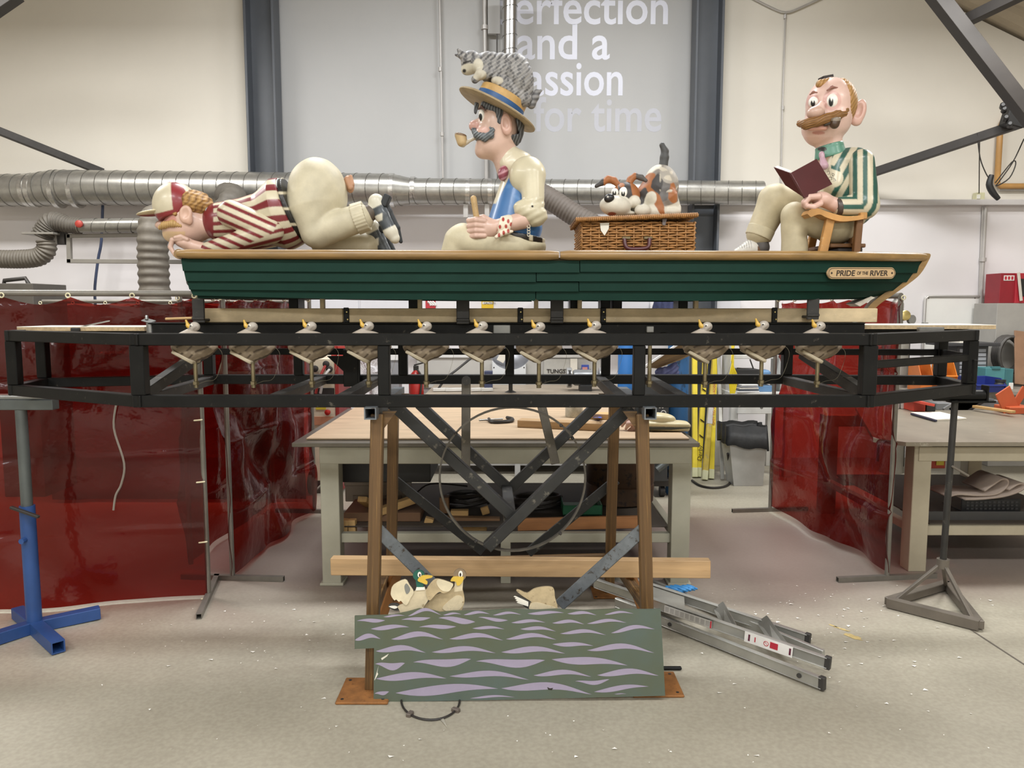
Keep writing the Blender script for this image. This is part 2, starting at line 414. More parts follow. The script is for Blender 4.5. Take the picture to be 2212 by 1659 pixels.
word('perfection', 1068, 51, 103, 373, m_let); word('and a', 1117, 127, 103, 200, m_let); word('passion', 1100, 205, 103, 246, m_let); word('for time', 1153, 283, 103, 278, m_let2)
# ---------------------------------------------------------------- conduits and cables on the wall
m_cond = M('conduit_grey', 'b3b0ac', .4, .2, .06); m_alu = M('galvanised', 'a6a49e', .33, .75, .14, 14, .03)
def pipe_thing(name, label, cat, pts, r, mat, n=8, clips=()):
    o = tube(name, pts, r, mat, None, n); tag(o, label, cat)
    for p in clips: lathe('clip', [(r*1.7, -.02), (r*1.7, .02)], p, mat, o, 10)
    return o
pipe_thing('conduit', 'thin vertical grey conduit with clips on the grey wall', 'conduit', [at(949, -30, YW-.02), at(957, 385, YW-.02)], .012, m_cond, 8, [at(951, 150, YW-.02), at(955, 290, YW-.02)])
pipe_thing('conduit', 'thicker vertical grey pipe left of the steel flue', 'conduit', [at(1046, -30, YW-.02), at(1051, 395, YW-.02)], .024, m_cond, 8, [at(1047, 60, YW-.02)])
pipe_thing('conduit', 'thin dark cable running down beside the steel flue', 'cable', [at(1073, -30, YW-.02), at(1075, 395, YW-.02)], .008, M('cable_dark', '55534f', .5))
tag(box('cable_tray', at(1067, 10, YW-.01), (.13, .05, .6), m_wallc), 'short grey cable tray at the top of the wall behind the flue', 'cable tray')
pipe_thing('conduit', 'vertical cable drop on the cream wall above the reading figure', 'cable', [at(1697, 30, YW-.015), at(1690, 235, YW-.015), at(1687, 395, YW-.015)], .009, m_cond, 6, [at(1696, 36, YW-.015), at(1691, 233, YW-.015)])
o = tube('hanging_cable', [at(1610, -12, YW-.02), at(1660, 14, YW-.02), at(1697, 27, YW-.02), at(1735, 14, YW-.02), at(1790, -12, YW-.02)], .012, m_cond, None, 6, sm=4); tag(o, 'sagging cable meeting the vertical drop at the top of the cream wall', 'cable')
pipe_thing('conduit', 'white conduit down the lower right wall to a junction box', 'conduit', [at(2129, 448, YW-.06), at(2118, 668, YW-.06)], .02, m_cond, 8, [at(2123, 561, YW-.06)])
pipe_thing('conduit', 'second thin white conduit beside it on the lower right wall', 'conduit', [at(2123, 448, YW-.05), at(2113, 700, YW-.05)], .01, m_cond, 8)
m_gas = M('gas_pipe_ochre', 'b58a52', .45, 0, .1)
o = tube('gas_pipe', [at(2178, 258, YW-.06), at(2166, 262, YW-.06), at(2161, 275, YW-.06), at(2154, 395, YW-.06), at(2160, 402, YW-.06), at(2260, 402, YW-.06)], .03, m_gas, None, 10); tag(o, 'ochre gas pipe bent along the right wall', 'pipe')
o = tube('white_pipe', [at(2158, 409, YW-.03), at(2260, 410, YW-.03)], .018, m_cond, None, 8); tag(o, 'white pipe just under the horizontal ochre pipe', 'pipe')
sb = T('switch_box', 'small cream switch box above the ledge on the right wall', 'switch', at(2114, 430, YW-.05))
box('body', at(2114, 425, YW-.05), (.09, .07, .08), M('switch_cream', 'c9c6a4', .5), sb); box('rocker', at(2114, 425, YW-.09), (.035, .012, .045), M('switch_white', 'dddcd4', .4), sb)
tag(box('junction_box', at(2124, 671, YW-.08), (.1, .08, .085), M('switch_cream')), 'square cream junction box beside the whiteboard', 'switch')
o = tube('pendant_cable', [at(2111, 288, 7.5), at(2117, 340, 7.5), at(2130, 375, 7.5), at(2142, 392, 7.5)], .006, m_darkst, None, 6, sm=4); tag(o, 'thin cable hanging from the slanting strut to the black handset', 'cable')
o = tube('pendant_cable', [at(2116, 300, 7.6), at(2115, 418, YW-.08)], .005, m_darkst, None, 6); tag(o, 'thin straight wire down to the cream switch box', 'cable')
o = tube('pendant_cable', [at(2212, 300, 7.5), at(2188, 350, 7.5), at(2160, 390, 7.5), at(2152, 402, 7.5), at(2180, 385, 7.5), at(2194, 355, 7.5), at(2186, 350, 7.5), at(2150, 395, 7.5)], .006, m_darkst, None, 6, sm=4); tag(o, 'looped cable in front of the ochre gas pipe', 'cable')
o = tube('pendant_handset', [at(2142, 378, 7.5), at(2137, 398, 7.5), at(2144, 415, 7.5), at(2157, 430, 7.5)], [.022, .03, .03, .022], M('black_plastic'), None, 10, sm=4); tag(o, 'black hanging control handset by the ochre pipe', 'handset')
# ---------------------------------------------------------------- ventilation ducts
def duct(name, label, pts, rs, seams, bands=(), mat=None, step=None):
    mat = mat or m_alu
    t = T(name, label, 'duct', pts[0])
    tube('casing', pts, rs, mat, t, 32)
    return t
YD = 8.0
def duct_run(t, u0, v0, u1, v1, r0, r1, nseam, Y=YD, n=32):
    a = at(u0, v0, Y); b = at(u1, v1, Y)
    tube('casing', [a, b], [r0, r1], m_alu, t, n)
    d = (b-a).normalized()
    for i in range(nseam):
        k = (i+.5)/nseam; p = a.lerp(b, k); r = r0+(r1-r0)*k
        ring = []
        for q in range(n):                                   # spiral lock seam, slightly tilted
            an = 2*PI*q/n; ring.append(p+Vector((math.sin(an)*.035, math.sin(an)*r, math.cos(an)*r)))
        tube('lock_seam', ring, .0045, M('seam_dark', '77756f', .4, .7), t, 5, True)
    return t
t = T('spiral_duct', 'long horizontal spiral ventilation duct across the back wall', 'duct', at(820, 415, YD))
P = sc(YD, 2.9)
duct_run(t, -40, 411, 62, 411, 34*P, 34*P, 4); duct_run(t, 62, 411, 130, 405, 34*P, 38*P, 3); duct_run(t, 130, 405, 845, 411, 37*P, 35*P, 25); duct_run(t, 845, 411, 886, 413, 35*P, 28*P, 1); duct_run(t, 886, 413, 1647, 416, 27.5*P, 24.5*P, 26)
for u, r in ((58, 35.5), (70, 36), (122, 38.5), (162, 38), (843, 36), (888, 28.8), (1006, 28.2), (1054, 28.2)):
    a = at(u, 411 if u < 900 else 414, YD); tube('tape_band', [a, a+Vector((.045, 0, 0))], r*P, M('foil_tape', 'c9c8c4', .25, .85, .2, 30, .2), t, 32)
for u in (1006, 1052):
    bar('hanger', at(u, 440, YD-.02), at(u, 470, YD-.02), .05, .012, m_cond, t)
tv = T('flue_duct', 'vertical shiny spiral flue pipe rising behind the cat', 'duct', at(1100, 390, YD+.05))
a, b = at(1102, -30, YD+.05), at(1098, 395, YD+.05)
tube('casing', [a, b], 15.5*P, M('shiny_galvanised', 'c4c4c4', .22, .9, .08, 10), tv, 28)
for i in range(14):
    p = a.lerp(b, (i+.5)/14); tube('lock_seam', [p+Vector((math.cos(q*2*PI/28)*15.6*P, math.sin(q*2*PI/28)*15.6*P, math.cos(q*2*PI/28)*.012)) for q in range(28)], .004, M('seam_dark'), tv, 5, True)
# corrugated hoses
def hose(name, label, pts, r, nr, mat, amp=.07, n=18):
    path = smooth_path(pts, 12); m = max(2, nr*6)
    L = np.cumsum([0]+[np.linalg.norm(path[i+1]-path[i]) for i in range(len(path)-1)]); q = np.linspace(0, L[-1], m)
    PP = np.stack([np.interp(q, L, [p[k] for p in path]) for k in range(3)], 1)
    rr = r*np.ones(m) if not hasattr(r, '__len__') else np.interp(np.linspace(0, 1, m), np.linspace(0, 1, len(r)), r)
    rs = [rr[i]*(1+amp*math.sin(2*PI*i/6)) for i in range(m)]
    V, F = sweep([Vector(p) for p in PP], rs, n); o = mk(name, V, F, mat, None, smooth=True); tag(o, label, 'hose')
    return o
m_hose = M('hose_grey', '5f5a52', .6, .05, .12, 20); m_hose2 = M('hose_brown_grey', '625a53', .65, .0, .1, 25)
m_hose3 = M('hose_fabric', '6b655b', .6, .05, .12, 20)
hose('extraction_hose', 'thick ribbed grey hose hanging down behind the kneeling figure\'s cap', [at(345, 486, 7.5), at(337, 470, 7.3), at(330, 500, 7.2), at(331, 560, 7.2), at(335, 640, 7.2), at(340, 690, 7.25)], [28*sc(7.2), 31*sc(7.2), 31*sc(7.2)], 16, m_hose3, .05)
hose('extraction_hose', 'ribbed hose loop showing behind the kneeling figure\'s neck', [at(430, 620, 7.6), at(470, 520, 7.5), at(490, 455, 7.5), at(505, 428, 7.6), at(490, 421, 7.9)], 27*sc(7.5), 20, m_hose, .05)
hose('extraction_hose', 'fat brown flexible hose sloping down behind the pipe smoker\'s arm', [at(1100, 412, 7.95), at(1130, 405, 7.75), at(1180, 425, 7.6), at(1250, 470, 7.5), at(1330, 510, 7.45)], 23*sc(7.6), 40, m_hose2, .02)
hose('extraction_hose', 'concertina hose arching up from the left wall bracket', [at(175, 488, 7.5), at(150, 486, 7.5), at(115, 480, 7.5), at(98, 500, 7.5), at(92, 512, 7.5)], [16*sc(7.5), 17*sc(7.5), 22*sc(7.5), 22*sc(7.5)], 18, m_hose, .08)
hose('extraction_hose', 'ribbed hose leaving the left edge below the bracket', [at(100, 520, 7.5), at(100, 540, 7.5), at(80, 556, 7.5), at(30, 560, 7.5), at(-40, 558, 7.5)], [19*sc(7.5), 19*sc(7.5), 18*sc(7.5)], 26, m_hose3, .07)
t = T('branch_duct', 'short galvanised branch duct with red damper at left', 'duct', at(250, 488, 7.5)); tube('casing', [at(168, 488, 7.5), at(330, 486, 7.5)], 15*sc(7.5), m_alu, t, 24)
for u in (205, 235, 262, 290): tube('lock_seam', [at(u, 487, 7.5)+Vector((math.sin(q*PI/12)*.02, math.cos(q*PI/12)*15.2*sc(7.5), math.sin(q*PI/12)*15.2*sc(7.5))) for q in range(24)], .0035, M('seam_dark'), t, 5, True)
lathe('damper_knob', [(.035, 0), (.035, .02), (.02, .03)], at(172, 484, 7.42), M('red_plastic', 'a33a30', .5), t, 14, (0, -1, 0))
t = T('swing_arm_bracket', 'grey rectangular swing arm frame below the branch duct', 'bracket', at(250, 565, 7.55)); mg = M('bracket_grey', '8e8a82', .45, .2, .06)
for p, q in (((146, 510), (420, 506)), ((146, 564), (420, 566)), ((149, 506), (151, 568))): bar('arm_tube', at(*p, 7.55), at(*q, 7.55), .04, .04, mg, t)
box('joint_block', at(130, 515, 7.55), (.12, .08, .12), m_darkst, t); box('collar_plate', at(95, 506, 7.5), (.3, .22, .02), mg, t)
prism('gusset', [at(98, 508, 7.5), at(122, 508, 7.5), at(123, 528, 7.5)], (0, .01, 0), mg, t)
o = tube('blue_cable', [at(222, 435, 8.1), at(219, 520, 8.1), at(212, 560, 8.1), at(205, 620, 8.1), at(206, 660, 8.1)], .014, M('cable_blue', '3a4560', .5), None, 8, sm=4); tag(o, 'dark blue cable hanging down the wall behind the swing arm', 'cable')
# ================================================================ black steel frame
m_blk = M('black_painted_steel', '0f0f0e', .45, .0, .4, 9, .03, col2='4a463e', thr=.63, spec=.22)
m_blkd = M('black_dusty_steel', '2a2825', .55, .0, .35, 7, .03, col2='6b655a', thr=.6)
YF, YB = 3.19, 4.15
ZU = at(1106, 720, YF).z; ZLo = at(1106, 853, YF).z; TB = .05
fr = T('steel_framework', 'long black welded steel frame with pointed ends under the boat', 'frame', (0, 3.65, ZLo-TB))
def pt(u, v, Y): p = at(u, v, Y); return (p.x, Y)
CR = [pt(300, 760, YF), pt(1876, 760, YF), pt(2096, 770, 3.68), pt(2032, 770, 4.1), pt(1700, 770, YB+.02), pt(452, 770, YB+.02), pt(93, 770, 3.98), pt(30, 770, 3.62)]
n8 = len(CR)
for z, nm in ((ZU, 'upper_rail'), (ZLo, 'lower_rail')):
    for i in range(n8):
        a, b = CR[i], CR[(i+1) % n8]; d = Vector((b[0]-a[0], b[1]-a[1], 0)).normalized()*.025
        bar(nm, (a[0]-d.x, a[1]-d.y, z-TB/2), (b[0]+d.x, b[1]+d.y, z-TB/2), TB, TB, m_blk, fr)
for i, (x, y) in enumerate(CR):
    w = .06 if i in (0, 1) else .05
    box('post', (x, y, (ZU+ZLo)/2-TB/2), (w, .05, ZU-ZLo-TB), m_blk, fr)
for u, Y in ((830, YF), (1380, YF), (646, YB), (871, YB), (1101, YB-.02), (1308, YB)):
    x = at(u, 790, Y).x; box('post', (x, Y, (ZU+ZLo)/2-TB/2), (.048, .045, ZU-ZLo-TB), m_blk, fr)
zm = at(1106, 752, YB).z
for i in (4, 3, 2):
    a, b = CR[i], CR[i-1] if i != 4 else CR[5]
for a, b in ((CR[5], CR[4]), (CR[4], CR[3]), (CR[3], CR[2]), (CR[1], CR[2])):
    bar('middle_rail', (a[0], a[1], zm-.02), (b[0], b[1], zm-.02), .02, .034, m_blk, fr)
for u in (586, 735, 1345, 1480):
    a = at(u, 853, YF); ub = u+(1106-u)*(1-YF/YB)*.92
    b = at(ub, 818, YB); bar('cross_member', (a.x, YF+.02, ZLo-.026), (b.x, YB-.02, ZLo-.026), .05, .046, m_blkd, fr)
# plan braces at the ends and rising braces to the inner beam
for sg, uu in ((-1, 310), (1, 1868)):
    a = at(uu, 845, YF+.04); k = 452 if sg < 0 else 1700
    b = at(k, 815, YB-.05); bar('plan_brace', (a.x, a.y, ZLo-.025), (b.x, b.y, ZLo-.025), .045, .045, m_blkd, fr)
    q = at(435 if sg < 0 else 1735, 764, 3.75); bar('rising_brace', (a.x, a.y, ZLo), q, .045, .05, m_blkd, fr)
box('gusset_plate', at(760, 795, YB-.05), (.09, .012, .2), m_blk, fr)
prism('gusset_plate', [at(706, 769, YB-.06), at(772, 769, YB-.06), at(772, 830, YB-.06)], (0, .01, 0), m_blk, fr)
box('end_clip', at(2105, 800, 3.6), (.02, .02, .1), m_blk, fr)
# inner beam with end rollers that carries the boat
YI = 3.62
ib = T('roller_beam', 'black inner beam with steel end rollers between the ducks and the boat', 'beam', at(1100, 722, YI))
a, b = at(336, 711, YI), at(1862, 712, YI); zb = at(1106, 700, YI).z
bar('beam', (a.x, YI, zb-.035), (b.x, YI, zb-.035), .06, .07, m_blk, ib); bar('top_strip', (a.x-.02, YI, zb+.004), (b.x, YI, zb+.004), .07, .008, m_blk, ib)
m_zinc = M('zinc_steel', '9b9c9b', .32, .8, .1, 20)
for u in (325, 1844):
    p = at(u, 706, YI); lathe('roller', [(.016, -.028), (.018, -.027), (.018, .022), (.016, .023)], p, m_zinc, ib, 18)
    box('bracket', p+Vector((0, .03, -.04)), (.05, .06, .03), m_blk, ib)
box('mount_plate', at(321, 693, YI), (.05, .05, .006), m_zinc, ib, (.2, .25, 0)); lathe('bolt', [(.008, 0), (.008, .015), (.005, .02)], at(317, 690, YI), m_zinc, ib, 8)
box('switch_plate', at(1084, 713, YI-.035), (.08, .01, .05), m_zinc, ib); box('switch_plate', at(1404, 711, YI-.035), (.035, .02, .03), m_zinc, ib)
for u in (480, 770, 1095, 1430, 1730):                    # bearers down to the frame's back rail
    p = at(u, 722, YI); bar('bearer', (p.x, YI-.04, ZU-.024), (p.x, YB-.0, ZU-.024), .03, .03, m_blk, ib)
# brown keel board on the inner beam
kb = T('keel_board', 'peeling brown painted timber board on edge under the boat', 'board', at(1150, 694, YI))
m_brn = M('brown_paint_peeling', 'c4b08c', .6, 0, .18, 10, .05, col2='d8d0bf', thr=.655, stretch=(1, 1, 2))
zt = at(1106, 666, YI).z; z0 = zb+.008
xs = [at(u, 680, YI).x for u in (443, 742, 1121, 1300, 1667, 1893)]
for i in range(5): box('board_length', ((xs[i]+xs[i+1])/2, YI, (zt+z0)/2), (xs[i+1]-xs[i]-.002, .03, zt-z0), m_brn, kb)
for u in (748, 1124, 1303, 1673):
    p = at(u, 681, YI-.02); o = box('joint_strap', p, (.026, .008, zt-z0+.006), m_blk, kb)
    for dv in (-7, 9): lathe('screw', [(.004, 0), (.003, .003)], at(u+(1 if dv < 0 else 3), 681+dv, YI-.026), M('brass', 'c8b678', .3, .8), o, 8, (0, -1, 0))
for u in (697, 907, 1158, 1252, 1503): p = at(u, 656, YI); box('notch_block', p, (.02, .03, .05), m_brn, kb)
for u in (641, 896, 1240, 1305, 1330, 1470): p = at(u, 655, YI+.1); box('support_block', p, (.045, .12, .07), m_blk, kb)
ub = []
for i, (u0, u1, v0, v1) in enumerate(((416, 442, 646, 697), (986, 1014, 640, 700), (1189, 1217, 641, 698), (1743, 1769, 645, 690))):
    p = at((u0+u1)/2, (v0+v1)/2, YI-.075); s = sc(YI-.075)
    lb = ('furthest left, by the transom', 'left of the middle pair', 'right of the middle pair', 'furthest right, near the bow')[i]
    t = T('upright_bracket', 'black flat upright bracket holding the hull, '+lb, 'bracket', p-Vector((0, 0, (v1-v0)/2*s)), 'upright brackets under the boat')
    box('upright', p, ((u1-u0)*s, .012, (v1-v0)*s), m_blkd, t); box('foot', p+Vector((0, .035, -(v1-v0)/2*s+.012)), ((u1-u0)*s, .07, .012), m_blkd, t); box('lip', p+Vector((0, -.006, -(v1-v0)/2*s+.02)), ((u1-u0)*s*1.02, .014, .014), m_blkd, t)
# chipboard sheets lying on the frame ends
m_chip = M('chipboard', 'b09a78', .75, 0, .25, 60, .1); m_chipt = M('chipboard_white_face', 'ddd6c6', .5, 0, .04)
p = at(178, 708, 3.75); zs = ZU+.001
def sheet(label, u0, u1, Y0, Y1, vt, h):
    a = at(u0, vt, Y0); b = at(u1, vt, Y0); t = T('chipboard_sheet', label, 'board', ((a.x+b.x)/2, (Y0+Y1)/2, a.z-h))
    box('core', ((a.x+b.x)/2, (Y0+Y1)/2, a.z-h/2), (b.x-a.x, Y1-Y0, h), m_chip, t, None, .001); box('white_face', ((a.x+b.x)/2, (Y0+Y1)/2, a.z+.0015), (b.x-a.x, Y1-Y0, .003), m_chipt, t, None, .0005)
    return t
sheet('white faced chipboard lying on the left end of the steel frame', 36, 312, 3.72, 4.0, 707, .018); sheet('white faced chipboard overhanging the right end of the steel frame', 1862, 2152, 3.75, 4.05, 703, .018)
tl = T('flat_tool', 'thin steel file lying on the left chipboard', 'tool', at(200, 705, 3.74)); bar('blade', at(170, 707, 3.76), at(236, 693, 3.76), .02, .005, m_zinc, tl); box('grip', at(163, 712, 3.71), (.04, .02, .018), M('black_plastic'), tl)
tag(bar('pine_offcut', at(360, 689, 3.66), at(418, 687, 3.66), .04, .012, M('pine', 'c9a571', .6, 0, .18, 6, .04, stretch=(1, 6, 6))), 'small pine offcut at the left end of the inner beam', 'offcut')
box('clamp_bar', at(2010, 711, 3.72), (.12, .03, .02), m_zinc, fr); box('clamp_bar', at(1998, 700, 4.2), (.03, .02, .02), m_zinc, fr)
# ================================================================ V struts, hub and hoop of the drive
vd = T('drive_v_frame', 'black V-shaped strut frame meeting at a hub inside the round hoop', 'frame', at(1100, 1120, 3.55))
m_bls = M('black_strut', '1f1f1e', .5, 0, .4, 8, .04, col2='5d584e', thr=.6)
Yv = 3.42
def st(p, q, Y0, Y1, w, h, nm='strut', m=m_bls): bar(nm, at(*p, Y0), at(*q, Y1), w, h, m, vd, up=(0, -1, 0))
st((848, 872), (1122, 1128), Yv, Yv, .05, .048); st((1362, 878), (1052, 1182), Yv-.06, Yv-.06, .05, .05)
st((905, 872), (1095, 1052), 3.95, 3.95, .05, .045); st((1292, 872), (1095, 1062), 3.95, 3.95, .05, .045)
bar('hub', at(1101, 1118, Yv), at(1094, 1052, 4.0), .055, .055, m_bls, vd)
for p, q, Y in (((1007, 822), (1006, 1020), 3.75), ((1166, 860), (1200, 1002), 3.75)): st(p, q, Y, Y, .044, .012, 'flat_bar', M('worn_flat_bar', '5b564e', .45, .3, .25, 8, .04, col2='8a8274', thr=.6))
for p in ((1007, 822),): lathe('pulley', [(.022, -.012), (.022, .012)], at(*p, 3.74), m_blkd, vd, 16, (0, -1, 0))
c = at(1107, 1035, 3.36); R_ = 158*sc(3.36, 1.05)
hp = T('hoop', 'large thin dark metal hoop hanging in front of the V struts', 'hoop', c-Vector((0, 0, R_)))
V = []; F = []; n = 64
for k in range(n):
    a = 2*PI*k/n; r = R_*(1+.006*math.sin(3*a))
    for dr, dy in ((-.004, -.01), (.004, -.01), (.004, .01), (-.004, .01)): V.append((c.x+(r+dr)*math.cos(a), c.y+dy, c.z+(r+dr)*math.sin(a)))
for k in range(n):
    j = (k+1) % n
    for q in range(4): F.append([k*4+q, k*4+(q+1) % 4, j*4+(q+1) % 4, j*4+q])
mk('ring', V, F, M('hoop_steel', '4d4840', .5, .3, .3, 14, .05), hp, smooth=True, angle=.6)
for an in (2.45, .85, .62, -.85, -2.1): box('bolt', c+Vector((R_*math.cos(an), -.012, R_*math.sin(an))), (.014, .018, .012), m_darkst, hp, (0, -an, 0))
# ================================================================ rusty trestle
tr = T('rusty_trestle', 'brown rusty steel trestle with square foot plates carrying the frame', 'trestle', fl(1100, 1400))
m_rust = M('rusty_brown_steel', '5f4629', .5, .05, .35, 16, .06, col2='8a6a3c', thr=.54, stretch=(.04, 2.2, 2.2)); m_rustp = M('rust_plate', '86582b', .8, 0, .3, 14, .1, col2='6b4522', thr=.58)
m_gang = M('grey_scuffed_steel', '6c7175', .45, .35, .25, 14, .04, col2='423a33', thr=.57, stretch=(1, 1, 1))
def angle_leg(nm, a, b, w, m, par):
    o = bar(nm, a, b, w, w*.9, m, par, up=(0, -1, 0))
    return o
zt = ZLo-TB
legs = [((815, 0), (802, 1488), 3.19), ((1385, 0), (1401, 1478), 3.19)]
LF = at(814, 905, 3.2); 
def leg(utop, Ytop, base, w=.052):
    p = at(utop, 905, Ytop); p.z = zt-.05
    return bar('leg', (p.x, p.y, p.z+.02), base+Vector((0, 0, .01)), w, w, m_rust, tr, up=(0, -1, 0)), p
bases = []
for utop, Ytop, ub, vb in ((816, 3.2, 803, 1490), (1386, 3.2, 1401, 1476), (851, 3.85, 845, 1300), (1327, 3.85, 1316, 1282)):
    b = fl(ub, vb); o, p = leg(utop, Ytop, b); bases.append((b, p))
    sx = -1 if b.x < 0 else 1
    rear = vb < 1400
    pl = box('foot_plate', b+Vector((sx*.02 if not rear else 0, -.02 if not rear else .0, .006)), (.22, .22, .012) if not rear else (.2, .18, .012), m_rustp, tr, None, .004)
    for ax in (-.09, .09):
        for ay in (-.09, .09): lathe('bolt_hole', [(.007, 0), (.007, .0016)], b+Vector((sx*.02*(not rear)+ax*.95, -.02*(not rear)+ay*.92, .0115)), m_darkst, pl, 8)
    prism('gusset', [p+Vector((-sx*.02, 0, .03)), p+Vector((-sx*.02, .0, -.05)), p+Vector((-sx*.08, .0, .03))], (0, .02, 0), m_rust, tr)
for sx, u in ((-1, 807), (1, 1398)):       # open ended square tubes on top, running back
    p = at(u, 888, 3.2); q = Vector((p.x, 3.95, p.z)); o = hbar('top_tube', (p.x, 3.12, p.z), (q.x, q.y, q.z), .05, .05, .005, m_gang, tr)
def ip(k, t): b, p = bases[k]; return p.lerp(b, t)
for k in (0, 1):                                           # front diagonal straps
    a = ip(k, .40); b = at(962 if k == 0 else 1208, 1290 if k == 0 else 1308, 3.32); bar('diagonal_strap', (a.x, 3.21, a.z), b if k == 0 else b, .008, .055, m_gang, tr, up=(0, 0, 1))
a = at(846, 1032, 4.1); b = at(1045, 1192, 4.1); bar('rear_strap', a, b, .008, .055, m_bls, tr); a = at(1332, 1036, 4.1); b = at(1140, 1195, 4.1); bar('rear_strap', a, b, .008, .055, m_bls, tr)
for k in ((0, 2), (1, 3)):                                 # side rails and rear rail
    bar('side_rail', ip(k[0], .70)+Vector((0, 0, 0)), ip(k[1], .78), .04, .045, m_rust, tr)
bar('rear_rail', ip(2, .79), ip(3, .79), .03, .04, m_rust, tr)
m_kick = M('kick_wood', 'a06b36', .6, 0, .2, 5, .04, stretch=(.3, 3, 3)); bar('kick_strut', fl(820, 1345, .03), at(856, 1238, 3.6), .05, .03, m_kick, tr); bar('kick_strut', fl(1396, 1335, .03), at(1360, 1238, 3.6), .05, .03, m_kick, tr)
# long pine plank resting on the trestle side rails
m_pine = M('pine_plank', 'b2926a', .6, 0, .2, 3.5, .05, stretch=(.5, 5, 9), col2='96703f', thr=.61)
a = at(717, 1221, 3.55); b = at(1533, 1227, 3.45); tag(bar('pine_plank', a, b, .05, .083, m_pine), 'long pale pine plank laid across the trestle behind the painted ducks', 'plank')
# ================================================================ the boat
YC = 3.72
m_grn = M('boat_green_paint', '112e25', .55, 0, .12, 5, .04, col2='6f8f82', thr=.72, stretch=(1, 1, 1), spec=.12); m_gun = M('varnished_oak', '8a6c40', .38, 0, .25, 5, .05, stretch=(.7, 6, 6), col2='d8c7a4', thr=.73, coat=.2)
ROWU = [391, 397, 404, 411, 419]; STEM = [2000, 1984, 1962, 1932, 1893]
def rowv(i, u): return float(np.interp(u, [390, 700, 1000, 1500, 1800, 2000], [[558, 560, 561, 562, 562, 564], [584, 586, 587, 588, 589, 590], [606, 607, 608, 608, 609, 610], [624, 627, 628, 629, 629, 628], [636, 644, 647, 650, 646, 634]][i]))
def beam(u, i):
    b = (.33, .327, .322, .314, .303)[i]; e = STEM[i]
    if u > 1450: b *= max(0, 1-((u-1450)/(e-1450))**2.0)**.85
    if u < 900: b *= 1-.14*((900-u)/510)**2
    return b
def hull(u, i, k=0): return at(u, rowv(i, u), YC-beam(u, i)-k)
bt = T('painted_boat', 'green clinker-built wooden display boat with brown gunwale and name plate', 'boat', at(1180, 650, YC))
JO = [1252, 1158, 1250, 1157]
for i in range(4):
    for seg in (0, 1):
        ua = (ROWU[i], ROWU[i+1]) if seg == 0 else (JO[i]+1,)*2; ub = (JO[i]-.5,)*2 if seg == 0 else (STEM[i]-3, STEM[i+1]-3)
        for side in (1, -1):
            V = []; F = []; n = 26; dz = (-.003 if seg == 0 else 0)
            for q in range(n+1):
                k = q/n; k = 1-(1-k)**1.4 if seg else k
                u0 = ua[0]+(ub[0]-ua[0])*k; u1 = ua[1]+(ub[1]-ua[1])*k
                for p, off in ((hull(u0, i), 0), (hull(u1, i+1), -.010), (hull(u1, i+1), .006), (hull(u0, i), .014)):
                    y = p.y+off; V.append((p.x, y if side == 1 else 2*YC-y, p.z+dz))
            for q in range(n):
                for a in range(4): F.append([q*4+a, q*4+(a+1) % 4, q*4+4+(a+1) % 4, q*4+4+a])
            F += [[0, 1, 2, 3], [n*4+3, n*4+2, n*4+1, n*4]]
            mk('plank', V, F, m_grn, bt, smooth=True, angle=.5)
# transom, bottom, deck
pts = [hull(ROWU[i], i) for i in range(5)]
prism('transom', [Vector((p.x, p.y+.006, p.z)) for p in pts]+[Vector((p.x, 2*YC-p.y-.006, p.z)) for p in reversed(pts)], (.02, 0, 0), m_grn, bt)
us = list(np.linspace(425, 1880, 26)); zd = 1.868
lo = [hull(u, 4) for u in us]; prism('bottom_board', [Vector((p.x, p.y+.01, at(1100, 645, 3.5).z)) for p in lo]+[Vector((p.x, 2*YC-p.y-.01, at(1100, 645, 3.5).z)) for p in reversed(lo)], (0, 0, .015), m_grn, bt)
us = list(np.linspace(396, 1960, 26)); lo = [hull(u, 0) for u in us]
prism('deck', [Vector((p.x, p.y+.02, zd-.015)) for p in lo]+[Vector((p.x, 2*YC-p.y-.02, zd-.015)) for p in reversed(lo)], (0, 0, .015), M('deck_brown', '6f5a3c', .6), bt)
# gunwale rail, two lengths each side, plus one across the transom
def gv(u): return float(np.interp(u, [376, 1207, 1210, 1800, 1998], [548.5, 551.5, 551, 552.5, 556]))
for side in (1, -1):
    for ua, ub in ((384, 1207), (1210, 1997)):
        P = []
        for u in np.linspace(ua, ub, 40):
            p = at(u, gv(u), YC-beam(u, 0)-.008); P.append(Vector((p.x, p.y if side == 1 else 2*YC-p.y, p.z)))
        r = .0225; m = len(P); tube('gunwale', P, [r*.75]+[r]*(m-2)+[r*.8], m_gun, bt, 12, sx=.95)
p = at(386, gv(384), YC-beam(384, 0)); tube('gunwale', [(p.x, p.y, p.z), (p.x-.015, p.y+.1, p.z), (p.x-.02, YC, p.z), (p.x-.015, 2*YC-p.y-.1, p.z), (p.x, 2*YC-p.y, p.z)], .022, m_gun, bt, 12, sm=3)
out = [(1996, 547), (2010, 549), (2006, 563), (1988, 592), (1962, 614), (1925, 640), (1897, 660), (1872, 690)]; inn = [(1862, 690), (1880, 658), (1912, 632), (1948, 607), (1976, 585), (1994, 562)]
A = smooth_path([at(*q, YC-.022) for q in out], 4); B = smooth_path([at(*q, YC-.022) for q in inn], 4)
prism('stem_post', [Vector(tuple(q)) for q in A]+[Vector(tuple(q)) for q in B], (0, .044, 0), m_gun, bt)
prism('bow_block', [at(1846, 656, YC-.05), at(1882, 640, YC-.05), at(1890, 643, YC-.05), at(1858, 662, YC-.05)], (0, .1, 0), M('white_chipped', 'c9c2b4', .6, 0, .2, 30), bt)
# name plate on the bow planking
P0, P1 = at(1786, 590, YC-beam(1786, 1)-.014), at(1931, 590, YC-beam(1931, 1)-.014)
